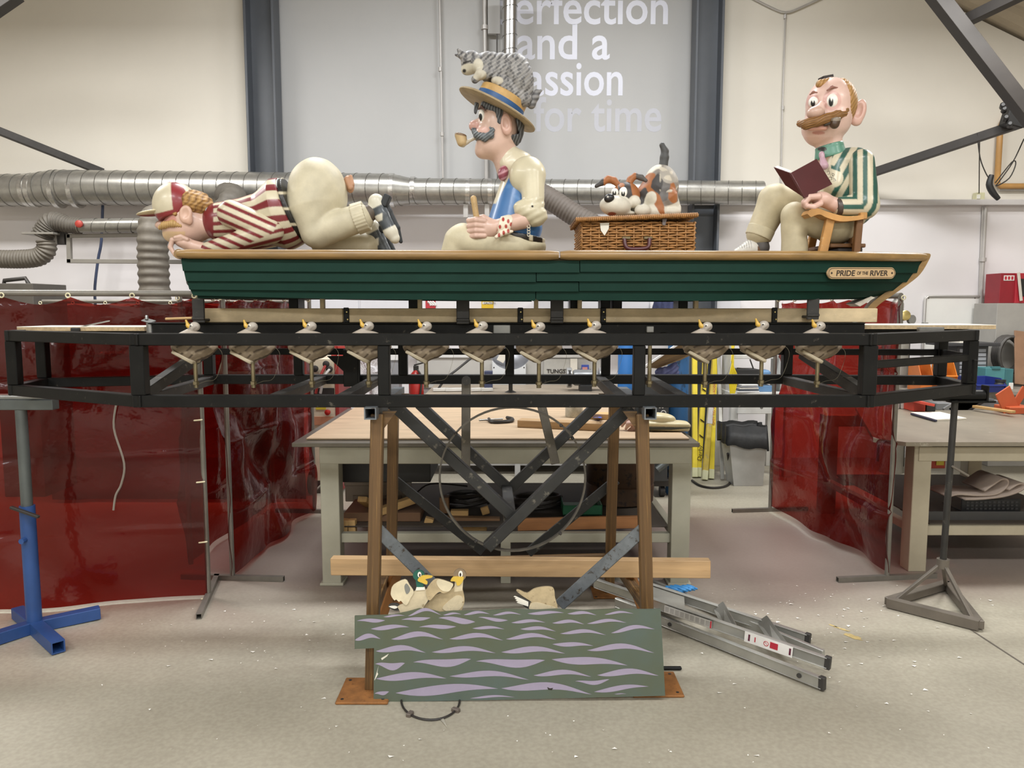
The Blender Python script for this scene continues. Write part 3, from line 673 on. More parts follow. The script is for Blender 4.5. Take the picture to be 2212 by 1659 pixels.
# straight chord of the curved hull, set just proud of its bulge
dx = (P1-P0); Lp = dx.length; X = dx.normalized(); Zp = Vector((0, 0, 1)); Nn = X.cross(Zp).normalized(); Zp = Nn.cross(X)
bul = max(0, max((hull(u, 1).lerp(hull(u, 1), 0)-P0).dot(Nn) for u in np.linspace(1790, 1925, 9)))
Rp = Matrix((X, Zp, Nn)).transposed(); Cp = (P0+P1)/2+Nn*(bul+.004)
def lp(x, y, z=0): return Cp+X*x+Zp*y+Nn*z
hp_ = 12.5*sc(3.45, 1.8); L2 = Lp/2
def plate(name, hx, hy, z, t, mat, par, nt=6):
    pts = []
    for cx, a0 in ((hx-hy, -90), (-(hx-hy), 90)):
        for k in range(nt*2+1):
            a = math.radians(a0+180*k/(nt*2)); r = hy*(1+.06*math.cos(4*a)); pts.append(lp(cx+r*math.cos(a), hy*math.sin(a), z))
    return prism(name, pts, Nn*t, mat, par)
npl = plate('name_plate', L2, hp_, -.006, .010, M('plate_tan', 'c2a47c', .45, 0, .1, 8), bt); m_ink = M('ink_dark', '2a2320', .5)
rim = []
for cx, a0 in ((L2-hp_, -90), (-(L2-hp_), 90)):
    for k in range(9): a = math.radians(a0+180*k/8); rim.append(lp(cx+hp_*.86*math.cos(a), hp_*.82*math.sin(a), .0045))
tube('border_line', rim, .0012, m_ink, npl, 5, True)
for s in (-1, 1): lathe('rosette', [(.005, 0), (.004, .002)], lp(s*(L2-.02), 0, .004), m_ink, npl, 10, Nn)
def ptext(s, u, wpx, size):
    k = Lp/145; o = text('lettering', s, lp(0, 0, 0), 1, m_ink, npl, Rp, .0006, 'LEFT', .012, 1, .12); me = o.data; x_ = [v.co.x for v in me.vertices]; x0_, x1_ = min(x_), max(x_)
    for v in me.vertices: v.co = Vector(((v.co.x-x0_)/(x1_-x0_)*wpx*k, v.co.y*size, v.co.z))
    Wm = Matrix.Translation(lp((u-1858.5)*k, -.35*size, .0045)) @ Rp.to_4x4(); W[o.name] = Wm; o.matrix_basis = W[npl.name].inverted() @ Wm
ptext('PRIDE', 1803, 40, .036); ptext('OF THE', 1847, 24, .021); ptext('RIVER', 1875, 39, .035)
# ================================================================ painted figures
m_pnt = M('painted_fibreglass', 'ffffff', .38, 0, .16, 9, .05, attr=True, coat=.15)
m_mat = M('painted_matt', 'ffffff', .55, 0, .22, 12, .06, attr=True)
CREAM, RED, SKIN, HAIR = 'd1c7ac', '7a242a', 'd2b09f', 'a8834e'
def one(c):
    return lambda u, v, d: colr(len(u), c)
def nz(u, v, d, s=1.):
    return np.sin(u*.31*s+1.7*np.sin(v*.23*s))+np.sin(v*.37*s+1.3*np.sin(d*.29*s+u*.11*s))+np.sin(d*.33*s+v*.17*s)
Z = Sculpt(560, 545, 3.72)
fa = T('kneeling_figure', 'painted statue of a man kneeling face down in a red striped blazer and cap', 'statue', Z.w(590, 556))
def p_head(u, v, d):
    A = colr(len(u), SKIN); put(A, (np.hypot(u-365, v-476) < 16) & (d < 0), 'c58c80'); put(A, (v > 500) & (u < 400), 'd2b48c'); return A
Z.new().ell((404, 478), (43, 44, 40)).ell((398, 501), (44, 26, 34), 12, k=14).ell((372, 508), (18, 15, 20), k=10).ell((350, 485), (15, 10, 11), -12, k=5).ell((372, 487), (14, 12, 24), k=8).cap((425, 488), (458, 486), 30, 27, k=10)
Z.mesh('head', m_pnt, fa, 1.8, p_head)
Z.new().ell((401, 463, -40), (14, 19, 7), 8).ell((399, 460, -48), (8, 12, 6), 8, k=4, op='-').ell((409, 477, -38), (7, 9, 6), k=5); Z.mesh('ear', m_pnt, fa, 1.2, one('d3ad98'))
Z.new().chain([(345, 492, -22), (356, 486, -30), (374, 483, -38), (391, 488, -38)], [4, 7, 7, 3]).chain([(345, 492, 10), (356, 486, 22)], [4, 7])
Z.mesh('moustache', m_mat, fa, 1.2, lambda u, v, d: np.where((np.sin(u*1.3) > .2)[:, None], lin('b59058'), lin('c6a46c')), lambda u, v, d: .9*np.sin(u*1.3))
def hb(u, v, d): return 2.0*np.abs(np.sin(u*.22+v*.16+.6*np.sin(v*.3)))+1.2*np.abs(np.sin(v*.42-u*.1))
def hp2(u, v, d): h = np.abs(np.sin(u*.22+v*.16+.6*np.sin(v*.3))); A = colr(len(u), 'a98049'); A[h < .4] = lin('bf965a'); A[h > .93] = lin('7d5a30'); return A
Z.new().ell((424, 440), (37, 30, 43), 18).cap((378, 462, -38), (372, 458, -36), 7, 5); Z.mesh('hair', m_mat, fa, 1.5, hp2, hb)
def p_cap(u, v, d):
    th = np.degrees(np.arctan2(-d, -(u-372-(v-400)*.12))); A = colr(len(u), CREAM)
    put(A, ((th > 84) & (th < 140)) | (th < 22) & (th > -60) | (th < -100) & (th > -150), '8a2a2e'); put(A, v > 456-.25*(u-360), '8a2a2e'); return A
Z.new().ell((380, 444), (47, 49, 46)).box((390, 380), (120, 82, 120), 1, -14, k=2, op='x'); Z.mesh('cap_crown', m_pnt, fa, 1.5, p_cap)
Z.new().ell((341, 459), (44, 5, 36), -8); Z.mesh('cap_brim', m_pnt, fa, 1.5, lambda u, v, d: np.where((v > 461+(u-300)*-.08+4)[:, None], lin('7c3a34'), lin('d3c5a0')))
Z.new().ell((368, 397), (7, 4, 7)); Z.mesh('cap_button', m_pnt, fa, 1.5, one('8a2a2e'))
def stripes(c, duty=.5): return (c-np.floor(c)) < duty
def p_jack(u, v, d):
    ax = 478-(u-495)*.095; ph = np.degrees(np.arctan2(v-ax, -d)); A = colr(len(u), CREAM); put(A, stripes(ph/25.5+.1, .46), RED); put(A, u < 461, RED); return A
Z.new().cap((482, 480), (560, 475), 43, 53, k=2).cap((566, 474), (606, 464), 54, 77, k=10).box((441, 517), (200, 300, 200), 3, -20.5, k=3, op='x'); Z.mesh('blazer', m_pnt, fa, 1.6, p_jack)
def p_slv(u, v, d):
    a = np.array([497, 462.]); b = np.array([590, 503.]); w = np.array([440, 541.]); P = np.stack([u, v], 1)
    def sd(p, q): t = (q-p)/np.linalg.norm(q-p); n = np.array([t[1], -t[0]]); return (P-p) @ n, (P-p) @ t
    s1, t1 = sd(a, b); s2, t2 = sd(b, w); up = s1 > -1e9
    use = np.hypot(*(P-b).T) ; c = np.where(t2 < 0, s1, np.where(s1 < s2, s2, s2)); c = np.where((v > 503+(u-590)*-.45) | (t1 > np.linalg.norm(b-a)), s2, s1)
    A = colr(len(u), CREAM); put(A, stripes(c/17.5+.3, .42), RED); return A
for s in (-1, 1):
    Z.new().cap((500, 462, 44*s), (586, 498, 62*s), 29, 25).cap((586, 500, 62*s), (448, 540, 46*s), 25, 16, k=3); Z.mesh('sleeve', m_pnt, fa, 1.6, p_slv)
lathe('drain_hole', [(.006, 0), (.006, .004)], Z.w(537, 465, -75), M('ink_dark'), fa, 8, (0, -1, 0))
Z.new().ell((462, 478), (10, 34, 34), -14); Z.mesh('collar', m_pnt, fa, 1.6, lambda u, v, d: np.where((u < 456+(v-478)*.2)[:, None], lin('a9c2c4'), lin(RED)))
Z.new().ell((632, 452), (80, 68, 64)).box((624, 455), (7, 90, 90), 2, -20, k=2, op='x'); Z.mesh('shirt_hem', m_pnt, fa, 1.8, one('b9cdcc'))
def p_belt(u, v, d): A = colr(len(u), '23211f'); s = (v-380)/34; put(A, (s-np.floor(s)) < .17, CREAM); return A
Z.new().ell((640, 452), (80, 69, 66)).box((633, 452), (6, 90, 90), 2, -20, k=2, op='x'); Z.mesh('belt', m_pnt, fa, 1.6, p_belt)
Z.new().ell((686, 419), (63, 76, 68)).cap((672, 450, -24), (684, 500, -30), 50, 34, k=14).cap((686, 501, -30), (778, 471, -30), 35, 29, k=5).cap((672, 460, 30), (690, 515, 38), 45, 32, k=14).cap((690, 518, 38), (790, 526, 38), 28, 26, k=5).box((600, 470), (36, 120, 120), 2, -20, k=3, op='-')
Z.mesh('trousers', m_mat, fa, 1.9, one('ccc3a8'), lambda u, v, d: .5*np.sin(u*.12+v*.05)*np.sin(v*.1+d*.07))
Z.new().cap((768, 474, -30), (789, 467, -30), 33, 32).box((779, 470, -30), (13, 60, 60), 2, -18, k=2, op='x'); Z.mesh('trouser_cuff', m_mat, fa, 1.6, one('cec5aa'), lambda u, v, d: .4*np.sin(v*.9+u*.3))
for s, pts in ((-1, [(795, 462, -30), (812, 450, -30)]), (1, [(796, 528, 38), (812, 518, 38)])):
    Z.new().cap(pts[0], pts[1], 19, 13); Z.mesh('sock', m_mat, fa, 1.5, one('5d5247'))
def p_shoe(u, v, d): A = colr(len(u), '454b50'); t = (u-812)*.43+(v-434)*.9; put(A, (t < 12) | (t > 64), 'd9d4c2'); put(A, (np.abs(t-36) < 7) & (u < 826), 'd9d4c2'); return A
for (du, dv, dd) in ((0, 0, -30), (-12, 52, 38)):
    q = lambda u, v: (u+du, v+dv, dd)
    Z.new().chain([q(813, 436), q(826, 464), q(845, 500), q(853, 514)], [17, 16, 15, 12], 5).cap(q(806, 452), q(818, 444), 14, 14, k=5)
    sh = Z.mesh('shoe', m_pnt, fa, 1.6, (lambda u, v, d, du=du, dv=dv: p_shoe(u-du, v-dv, d)))
    Z.new().chain([q(829, 428), q(841, 456), q(858, 492), q(866, 522)], [5, 6, 6, 4], 3).box(q(834, 434), (7, 13, 14), 2, 24); Z.mesh('sole', m_mat, sh, 1.5, one('24272a'))
def hand(Zs, par, palm, wrist, fing, thumb, col=SKIN, res=1.1):
    Zs.new().ell(*palm, k=5)
    for a, b, ra, rb in wrist: Zs.cap(a, b, ra, rb, k=5)
    for pts, r in fing: Zs.chain(pts, [r*1.08]+[r]*(len(pts)-2)+[r*.82], 1.6)
    for pts, r in thumb: Zs.chain(pts, [r]*(len(pts)-1)+[r*.8], 2)
    return Zs.mesh('hand', m_pnt, par, res, one(col))
fg = [([(392, 516+k*1.0, -62+9*k), (372, 518+k*1.5, -62+9*k), (368, 534, -62+9*k), (378, 551, -62+9*k)], 4.8) for k in range(4)]
hand(Z, fa, ((398, 524, -48), (20, 12, 17), 12), [((405, 528, -48), (452, 541, -46), 12, 13)], fg, [([(404, 517, -60), (390, 511, -64), (378, 513, -66)], 4.6)])
Z.new().ell((752, 396, 12), (10, 19, 13), -10).cap((748, 385, 5), (757, 405, 0), 5, 6, k=2).cap((756, 380, 8), (760, 398, 3), 4, 5, k=2).cap((735, 393, 20), (750, 394, 14), 10, 10); Z.mesh('far_hand', m_mat, fa, 1.2, one('b98c6c'))
# ---------------------------------------------------------------- pipe smoker
B = Sculpt(1090, 545, 3.72)
fb = T('seated_smoker_figure', 'painted statue of a seated moustached man in blue waistcoat and straw boater', 'statue', B.w(1090, 556))
DK = '55585c'
def p_hb(u, v, d):
    A = colr(len(u), 'd4b3a2'); put(A, (np.hypot(u-1022, v-272) < 13), 'd3a598'); put(A, np.hypot(u-1046, v-285) < 12, 'dbb0a2'); put(A, (v > 296) & (v < 303) & (u < 1036), '3a2522'); return A
B.new().ell((1076, 278), (43, 62, 41)).ell((1066, 318), (38, 25, 34), k=16).ell((1042, 328), (15, 14, 20), k=8).cap((1046, 260), (1025, 272), 9, 12, k=5).ell((1043, 286, -16), (15, 14, 18), k=8).ell((1043, 286, 16), (15, 14, 18), k=8).cap((1088, 330), (1102, 372), 27, 27, k=8).box((1024, 300), (12, 3, 16), 2, 0, k=3, op='-')
B.mesh('head', m_pnt, fb, 1.6, p_hb)
def p_eye(cu, cv, pu, pv, pr, pl=None):
    def f(u, v, d):
        A = colr(len(u), 'f0ece2'); e = ((u-pu)/pr[0])**2+((v-pv)/pr[1])**2; m = e < 1
        if pl: m &= ~((np.abs((u-pu)-pl[0]*1.0) < (pl[2]-(v-pv+pr[1])*pl[1])) & (v < pv))
        put(A, m, '151515'); return A
    return f
B.new().ell((1041, 250, -23), (7, 13, 8), -8); B.mesh('eye', m_pnt, fb, .8, p_eye(1041, 250, 1038, 253, (4, 8)))
B.new().chain([(1034, 236, -24), (1040, 231, -30), (1048, 238, -34)], [1.6, 2.2, 1.6]); B.mesh('eyebrow', m_mat, fb, .9, one('5a4038'))
B.new().ell((1094, 269, -41), (12, 22, 7), -6).ell((1092, 266, -48), (7, 13, 5), -6, k=3, op='-'); B.mesh('ear', m_pnt, fb, 1.1, one('cfa797'))
hbm = lambda u, v, d: 1.2*np.abs(np.sin(u*.5+.5*np.sin(v*.25)+v*.12))
hpb = lambda u, v, d: np.where((np.abs(np.sin(u*.5+.5*np.sin(v*.25)+v*.12)) < .5)[:, None], lin('7b7f83'), lin('3c3e41'))
B.new().ell((1104, 268), (28, 48, 40), -8).box((1100, 262), (12, 34, 60), 3, -14, k=3, op='-').cap((1078, 240, -37), (1079, 264, -38), 8, 6).cap((1029, 226, -18), (1027, 243, -20), 6, 4).cap((1046, 226, -25), (1078, 240, -34), 8, 8); B.mesh('hair', m_mat, fb, 1.4, hpb, hbm)
for s in (-1, 1):
    B.new().chain([(1024, 281, 6*s), (1032, 291, 20*s), (1047, 297, 36*s), (1060, 292, 41*s), (1064, 281, 41*s), (1059, 276, 41*s)], [6, 8.5, 8, 6.5, 4, 2.2]); B.mesh('moustache', m_mat, fb, 1.1, lambda u, v, d: np.where((np.sin(u*.7+v*.9) > .3)[:, None], lin('7d8386'), lin('515659')), lambda u, v, d: .5*np.sin(u*.7+v*.9))
pp = T('tobacco_pipe', 'pale tobacco pipe in the mouth of the moustached statue', 'pipe', B.w(995, 318, -12))
B.new().cap((1036, 294, -10), (1008, 307, -12), 2.6, 3.6).cap((1009, 307, -12), (1000, 311, -12), 4, 7, k=4); B.mesh('stem', m_pnt, pp, .9, one('b9ad98'))
B.new().cap((995, 292, -12), (998, 306, -12), 12.5, 11).box((992, 278, -12), (20, 10, 20), 1, 12, k=1.5, op='-').cap((993, 286, -12), (994, 294, -12), 8, 8, k=1.5, op='-'); B.mesh('bowl', m_pnt, pp, .9, lambda u, v, d: np.where((v < 292+.2*(u-994))[:, None], lin('7d6247'), lin('c0a67c')))
# boater
ax = Vector((.46, -.02, .885)).normalized(); hc = B.w(1073, 240); s = B.s
lathe('hat_brim', [(20*s, 0), (88*s, 0), (90*s, 1.5*s), (90*s, 4*s), (88*s, 5.5*s), (20*s, 5.5*s)], hc, M('straw_brim', '9c8a6a', .6, 0, .2, 25, .05), fb, 48, ax)
lathe('hat_crown', [(20*s, 4*s), (53*s, 4*s), (52*s, 36*s), (50*s, 38*s), (10*s, 38*s)], hc, M('straw_crown', 'bf9a60', .5, 0, .2, 20, .04), fb, 48, ax)
lathe('hat_band', [(53.6*s, 5*s), (53.0*s, 23*s)], hc, M('band_blue', '2c5688', .45, 0, .15, 10), fb, 48, ax)
# body
def p_vest(u, v, d):
    A = colr(len(u), '3d6fa6'); put(A, (u < 1099-(v-385)*.50) & (v < 440) & (d < 60), CREAM); put(A, v < 372, CREAM); put(A, (nz(u, v, d, .6) > 1.9), '4d7db2'); return A
B.new().cap((1124, 392), (1112, 486), 40, 60, k=2).box((1110, 400), (120, 110, 120), 3, 5, k=3, op='x'); B.mesh('waistcoat', m_pnt, fb, 1.8, p_vest)
B.new().cap((1100, 343), (1118, 360), 29, 36).ell((1098, 360), (25, 19, 31), 28, k=8); B.mesh('shirt_collar', m_pnt, fb, 1.6, one(CREAM))
B.new().ell((1087, 374, -26), (11, 16, 13), 12).ell((1094, 366, 14), (9, 15, 13), 12).ell((1086, 371, 0), (7, 8, 7), k=2); B.mesh('bow_tie', m_pnt, fb, 1.1, lambda u, v, d: np.where((np.sin(v*.45+u*.2) > .5)[:, None], lin('c08d95'), lin('8c4452')))
for q in (-1, 1):
    B.new().ell((1139, 379, 36*q), (38, 40, 28), 10).cap((1150, 378, 46*q), (1152, 445, 58*q), 25, 23, k=10)
    if q < 0: B.ell((1146, 458, -60), (37, 23, 27), 22, k=4).ell((1150, 470, -58), (27, 18, 24), 20, k=3)
    B.mesh('shirt_sleeve', m_pnt, fb, 1.7, one('d3caad'), lambda u, v, d: np.where(v > 440, .6*np.sin(u*.22+v*.4), 0))
lathe('drain_hole', [(.005, 0), (.005, .004)], B.w(1150, 446, -84), M('ink_dark'), fb, 8, (0, -1, 0))
fg = [([(1046, 478+10.5*k, -70), (1028, 475+11.5*k, -76), (1014, 477+11.5*k, -68), (1016, 480+11.5*k, -54)], 6.6-.35*k) for k in range(4)]
hand(B, fb, ((1056, 493, -64), (24, 20, 13), 8), [((1066, 492, -64), (1130, 476, -62), 15, 18)], fg, [([(1060, 478, -64), (1044, 470, -58), (1030, 470, -52)], 6.5)])
def p_hk(u, v, d):
    A = colr(len(u), 'e4d8c2')
    for a, b in ((1074, 478), (1087, 474), (1098, 478), (1080, 490), (1093, 489), (1104, 485), (1072, 496), (1088, 503), (1098, 499), (1078, 508)): put(A, (u-a)**2/9+(v-b)**2/22 < 1, 'a83a30')
    return A
B.new().cap((1099, 485, -63), (1084, 489, -64), 20, 20).box((1091, 487, -63), (13, 40, 40), 3, 15, k=3, op='x').cap((1082, 506, -80), (1072, 512, -84), 6, 4, k=3).cap((1092, 502, -80), (1106, 500, -84), 6, 3, k=3); B.mesh('spotted_handkerchief', m_pnt, fb, 1.1, p_hk)
B.new().cap((1023, 429, -58), (1031, 480, -58), 6.5, 6).cap((1031, 480, -58), (1036, 525, -56), 6, 6); st_ = B.mesh('tiller_stick', M('stick_wood', 'ffffff', .5, 0, .3, 20, .05, attr=True), None, 1., lambda u, v, d: np.where((np.abs(np.sin(u*1.1+v*.06)) < .35)[:, None], lin('8a6a3e'), lin('d2b27e'))); tag(st_, 'varnished wooden tiller stick gripped in the smoker statue\'s fist', 'stick')
B.new().cap((1115, 530, -36), (1010, 522, -42), 30, 34).ell((1000, 516, -42), (30, 33, 32), k=6).cap((990, 520, -42), (978, 550, -42), 30, 26, k=6).cap((1115, 530, 36), (1010, 522, 42), 30, 34).ell((1000, 516, 42), (30, 33, 32), k=6).cap((1150, 535), (1100, 533), 28, 34, k=8).ell((1120, 532), (58, 24, 58), 0, k=6).box((1080, 495), (150, 60, 150), 1, 0, k=2, op='x'); B.mesh('trousers', m_mat, fb, 2., one('cec4a5'))
def p_bl(u, v, d): A = colr(len(u), '25221f'); put(A, (np.abs(u-1147) < 4) | (np.abs(u-1176) < 4), CREAM); return A
B.new().ell((1117, 514), (62, 40, 62)).box((1117, 514), (90, 6, 90), 1, 9, k=2, op='x'); B.mesh('belt', m_pnt, fb, 1.5, p_bl)
for i in range(4): tube('chain_link', [B.w(1142+3*math.cos(a), 489+6*i+4*math.sin(a), -72+i*3) for a in np.linspace(0, 2*PI, 10, endpoint=False)], .0016, M('cream_cord', 'd9d2bd', .5), fb, 5, True)
# ---------------------------------------------------------------- cat
ct = T('cat_statue', 'painted grey tabby cat statue crouching on top of the straw boater', 'cat', B.w(1085, 212))
def p_cat(u, v, d):
    f = np.sin(u*.45+v*.75+2*np.sin(u*.21))+np.sin(v*.5-u*.8+2*np.sin(v*.19)); st = np.sin(np.where(u > 1096, (u-1120)*.34+(v-150)*.14*np.sign(u-1112)+.9, u*.42+v*.2)+1.2*np.sin(v*.21+u*.07))+.42*f; st2 = np.sin(v*.75+u*.5+d*.2)
    A = colr(len(u), '8f8d8c'); put(A, st > .35, '5b5a5b'); put(A, (st < -.3) & (st2 > .4), 'b3b0aa'); put(A, (st2 > .8) & (u > 1040), 'a8a6a2')
    put(A, (np.hypot((u-1014)/20, (v-150)/13) < 1) | (np.hypot((u-1033)/11, (v-141)/15) < 1), 'd3cdbb'); put(A, np.hypot((u-1003)/4, (v-153)/4) < 1, '2b2826')
    put(A, (np.hypot((u-1036)/15, (v-162)/12) < 1) | (np.hypot((u-1074)/13, (v-174)/9) < 1), 'cbc4b2')
    put(A, (np.abs(v-(135-(u-1004)*.28)) < 2.0) & (u > 1000) & (u < 1018), '2f2d2d')
    return A
B.new().ell((1092, 156), (54, 37, 34), 16).ell((1121, 168, -10), (30, 50, 34), -12, k=10).ell((1121, 168, 14), (30, 50, 30), -12, k=10).ell((1052, 143), (27, 29, 28), k=10).ell((1018, 134), (22, 23, 24), k=6).ell((1012, 149), (16, 12, 15), -20, k=5).ell((1033, 141, -12), (12, 16, 14), k=5).cap((998, 119, -10), (990, 107, -12), 9, 3, k=4).cap((1000, 117, 12), (984, 113, 16), 8, 3, k=4).cap((1060, 158, -20), (1038, 160, -22), 13, 11, k=4).cap((1038, 160, -22), (1026, 172, -20), 9, 8, k=4).cap((1100, 186, -26), (1072, 174, -30), 14, 11, k=4).cap((1090, 190, -28), (1132, 215, -20), 14, 16, k=5).ell((1130, 206), (20, 24, 30), k=6).ell((994, 113, -18), (4, 6, 4), 30, k=2, op='-')
B.mesh('body', m_mat, ct, 1.4, p_cat, lambda u, v, d: np.where(u > 1042, .7*np.sin(u*.42+v*.3+1.2*np.sin(v*.21+u*.07)), 0))
B.new().chain([(1134, 216, -6), (1148, 226, -14), (1156, 210, -16), (1160, 200, -16), (1168, 196, -16)], [8, 8, 7.5, 6, 3]); B.mesh('tail', m_mat, ct, 1.2, lambda u, v, d: np.where((np.sin(v*.55) > 0)[:, None], lin('8a8887'), lin('5f5e5f')))
# ---------------------------------------------------------------- hamper and dog
m_wick = M('wicker', '9a6d3c', .55, 0, .3, 30, .05, col2='6d4522', thr=.6)
D = Sculpt(1378, 545, 3.70)
hm = T('wicker_hamper', 'brown wicker picnic hamper with maroon handle on the boat', 'hamper', D.w(1378, 553))
s = D.s; x0, x1 = D.w(1257, 510, -75).x, D.w(1499, 510, -75).x; zt_, zb_ = D.w(1378, 479, -75).z, 1.869; yf, yb = 3.70-.17, 3.70+.17
box('liner', ((x0+x1)/2, 3.70, (zt_+zb_)/2), (x1-x0-.012, yb-yf-.012, zt_-zb_), M('wicker_dark', '4a3018', .8), hm, None, .004)
V = []; F = []
def addsw(P, r, n=6):
    v, f = sweep(P, r, n); b = len(V); V.extend(v); F.extend([[b+i for i in q] for q in f])
ns = 13; rows = 15
per = [(x0, yf), (x1, yf), (x1, yb), (x0, yb)]
for r_ in range(rows):
    z = zb_+(zt_-zb_)*(r_+.5)/rows
    for (a, b, m) in (((x0, yf), (x1, yf), ns), ((x1, yf), (x1, yb), 9), ((x0, yb), (x0, yf), 9)):
        P = []; nx = (b[1]-a[1], a[0]-b[0]); L_ = math.hypot(*nx); nx = (nx[0]/L_, nx[1]/L_)
        for q in range(m*4+1):
            k = q/(m*4); off = .0045*math.cos(PI*(q/4+r_)); P.append((a[0]+(b[0]-a[0])*k+nx[0]*off, a[1]+(b[1]-a[1])*k+nx[1]*off, z+.0012*math.sin(q*.9+r_*2)))
        addsw(P, .0052)
mk('wicker_weave', V, F, m_wick, hm, smooth=True)['kind'] = 'stuff'
V = []; F = []
for i in range(ns+1): x = x0+(x1-x0)*i/ns; addsw([(x, yf-.001, zb_), (x, yf-.001, zt_)], .004)
for i in range(10): y = yf+(yb-yf)*i/9; addsw([(x1, y, zb_), (x1, y, zt_)], .004)
mk('wicker_stakes', V, F, m_wick, hm, smooth=True)['kind'] = 'stuff'
a, b = D.w(1245, 476, -80), D.w(1504, 466, -80)                    # lid lying slightly askew
V = []; F = []
for yy in np.linspace(yf-.02, yb+.02, 17):
    addsw([(a.x+(b.x-a.x)*k, yy, a.z+(b.z-a.z)*k+.0025*math.sin(k*60+yy*90)) for k in np.linspace(0, 1, 61)], .0075 if yy > yf else .009)
for k in np.linspace(0, 1, 60):
    x = a.x+(b.x-a.x)*k; z = a.z+(b.z-a.z)*k; addsw([(x, yf-.03, z+.004), (x, yf-.02, z+.009), (x, yb+.02, z+.009)], .0045)
    addsw([(x, yf-.031, z+.006), (x, yf-.031, z-.007)], .0052)
mk('wicker_lid', V, F, m_wick, hm, smooth=True)['kind'] = 'stuff'
m_leath = M('leather_maroon', '4f2427', .4, 0, .15, 12)
hd = tube('handle', [D.w(1349, 516, -84), D.w(1351, 530, -88), D.w(1358, 537, -90), D.w(1377, 538, -91), D.w(1396, 536, -90), D.w(1402, 529, -88), D.w(1403, 515, -84)], .0095, m_leath, hm, 8, sm=4)
for u in (1353, 1400): box('handle_mount', D.w(u, 514, -82), (18*s, .012, 6*s), M('brass_dull', '7c6f52', .4, .6), hd)
prism('paper_tag', [D.w(1296, 482, -82), D.w(1316, 481, -82), D.w(1315, 494, -83), D.w(1306, 509, -84), D.w(1298, 498, -83)], (0, .002, 0), M('tag_white', 'd5d0c2', .6), hm)
prism('leather_tab', [D.w(1431, 473, -84), D.w(1441, 472, -84), D.w(1437, 487, -85), D.w(1431, 486, -85)], (0, .003, 0), M('tab_grey', '5d5350', .5), hm)
dg = T('dog_statue', 'painted brown black and white dog statue crouched on the wicker hamper', 'dog', D.w(1400, 466))
BR, BK, WH = 'a5673a', '3c3836', 'd8d2c2'
def p_dog(u, v, d):
    A = colr(len(u), WH); n = nz(u, v, d, .8)
    q = lambda cu, cv, ru, rv, a=0: (((u-cu)*math.cos(a)+(v-cv)*math.sin(a))/ru)**2+((-(u-cu)*math.sin(a)+(v-cv)*math.cos(a))/rv)**2+.10*n < 1
    put(A, q(1440, 400, 36, 44), '8d857c'); put(A, q(1402, 402, 24, 28, .5), BR); put(A, q(1448, 408, 12, 32, -.3), BR); put(A, q(1428, 405, 19, 34), '6b6764'); put(A, q(1419, 400, 12, 26, .2), BK)
    put(A, q(1450, 375, 26, 20), 'a8a196'); put(A, (n > 1.2) & (v < 415) & (u > 1425), 'c9c0ae')
    put(A, q(1400, 416, 26, 12, .7), BR); put(A, q(1423, 440, 9, 28, -.35), BR); put(A, q(1388, 424, 10, 18, .4), BK); put(A, q(1405, 430, 12, 17, .5), WH)
    return A
D.new().ell((1430, 400, 8), (37, 45, 34), -8).ell((1405, 425, 4), (32, 32, 34), 20, k=16).cap((1415, 425, -20), (1428, 455, -24), 18, 13, k=8).cap((1428, 456, -24), (1385, 457, -30), 13, 11, k=6).cap((1444, 430, -20), (1458, 450, -20), 22, 13, k=8).ell((1452, 457, -26), (18, 10, 14), k=5).cap((1440, 430, 24), (1456, 455, 26), 20, 12, k=8).ell((1388, 454, -38), (17, 13, 13), k=4).ell((1376, 445), (20, 20, 26), k=8).ell((1372, 459, 14), (26, 8, 22), k=6)
D.mesh('body', m_mat, dg, 1.5, p_dog)
D.new().chain([(1434, 360, 8), (1437, 338, 8), (1438, 325, 8), (1432, 312, 8)], [10, 9, 7.5, 6]); D.mesh('tail', m_mat, dg, 1.3, one('4a4a49'))
def p_dh(u, v, d):
    A = colr(len(u), BK); put(A, (u > 1366+(v-420)*.2) & (v < 432), BR); put(A, (u < 1335) & (v < 412), BR); put(A, np.hypot((u-1343)/6, (v-400)/5) < 1, BR)
    put(A, (np.hypot((u-1330)/36, (v-446)/26) < 1), WH); put(A, np.hypot((u-1371)/14, (v-436)/14) < 1, WH); put(A, (v > 441) & (u > 1350), WH); put(A, np.hypot((u-1322)/9, (v-462)/4) < 1, 'a8604c'); return A
D.new().ell((1352, 424, -14), (30, 30, 28)).ell((1329, 445, -34), (33, 22, 26), 8, k=6).ell((1371, 437, -30), (13, 12, 12), k=5).ell((1345, 462, -20), (32, 7, 22), k=5).box((1322, 463, -58), (12, 2.5, 14), 2, 8, k=3, op='-'); D.mesh('head', m_mat, dg, 1.3, p_dh)
D.new().ell((1316, 428, -55), (11, 9, 8), -20); D.mesh('nose', m_pnt, dg, 1., lambda u, v, d: np.where((np.hypot(u-1313, v-425) < 2.2)[:, None], lin('b9b4aa'), lin('1c1b1b')))
for cu, cv, ru, rv, d_ in ((1347, 417, 10, 12.5, -35), (1328, 416, 8, 9, -32)):
    D.new().ell((cu, cv, d_), (ru, rv, 9)); D.mesh('eye', m_pnt, dg, .8, p_eye(cu, cv, cu-1, cv+2, (4.2, 7), (0, .25, 2.2)))
D.new().chain([(1338, 402, -8), (1326, 390, -6), (1314, 387, -8), (1302, 394, -14), (1288, 402, -18)], [6, 7, 7, 6.5, 4]); D.mesh('ear', m_mat, dg, 1.2, lambda u, v, d: np.where((u < 1304)[:, None], lin(BK), lin(BR)))
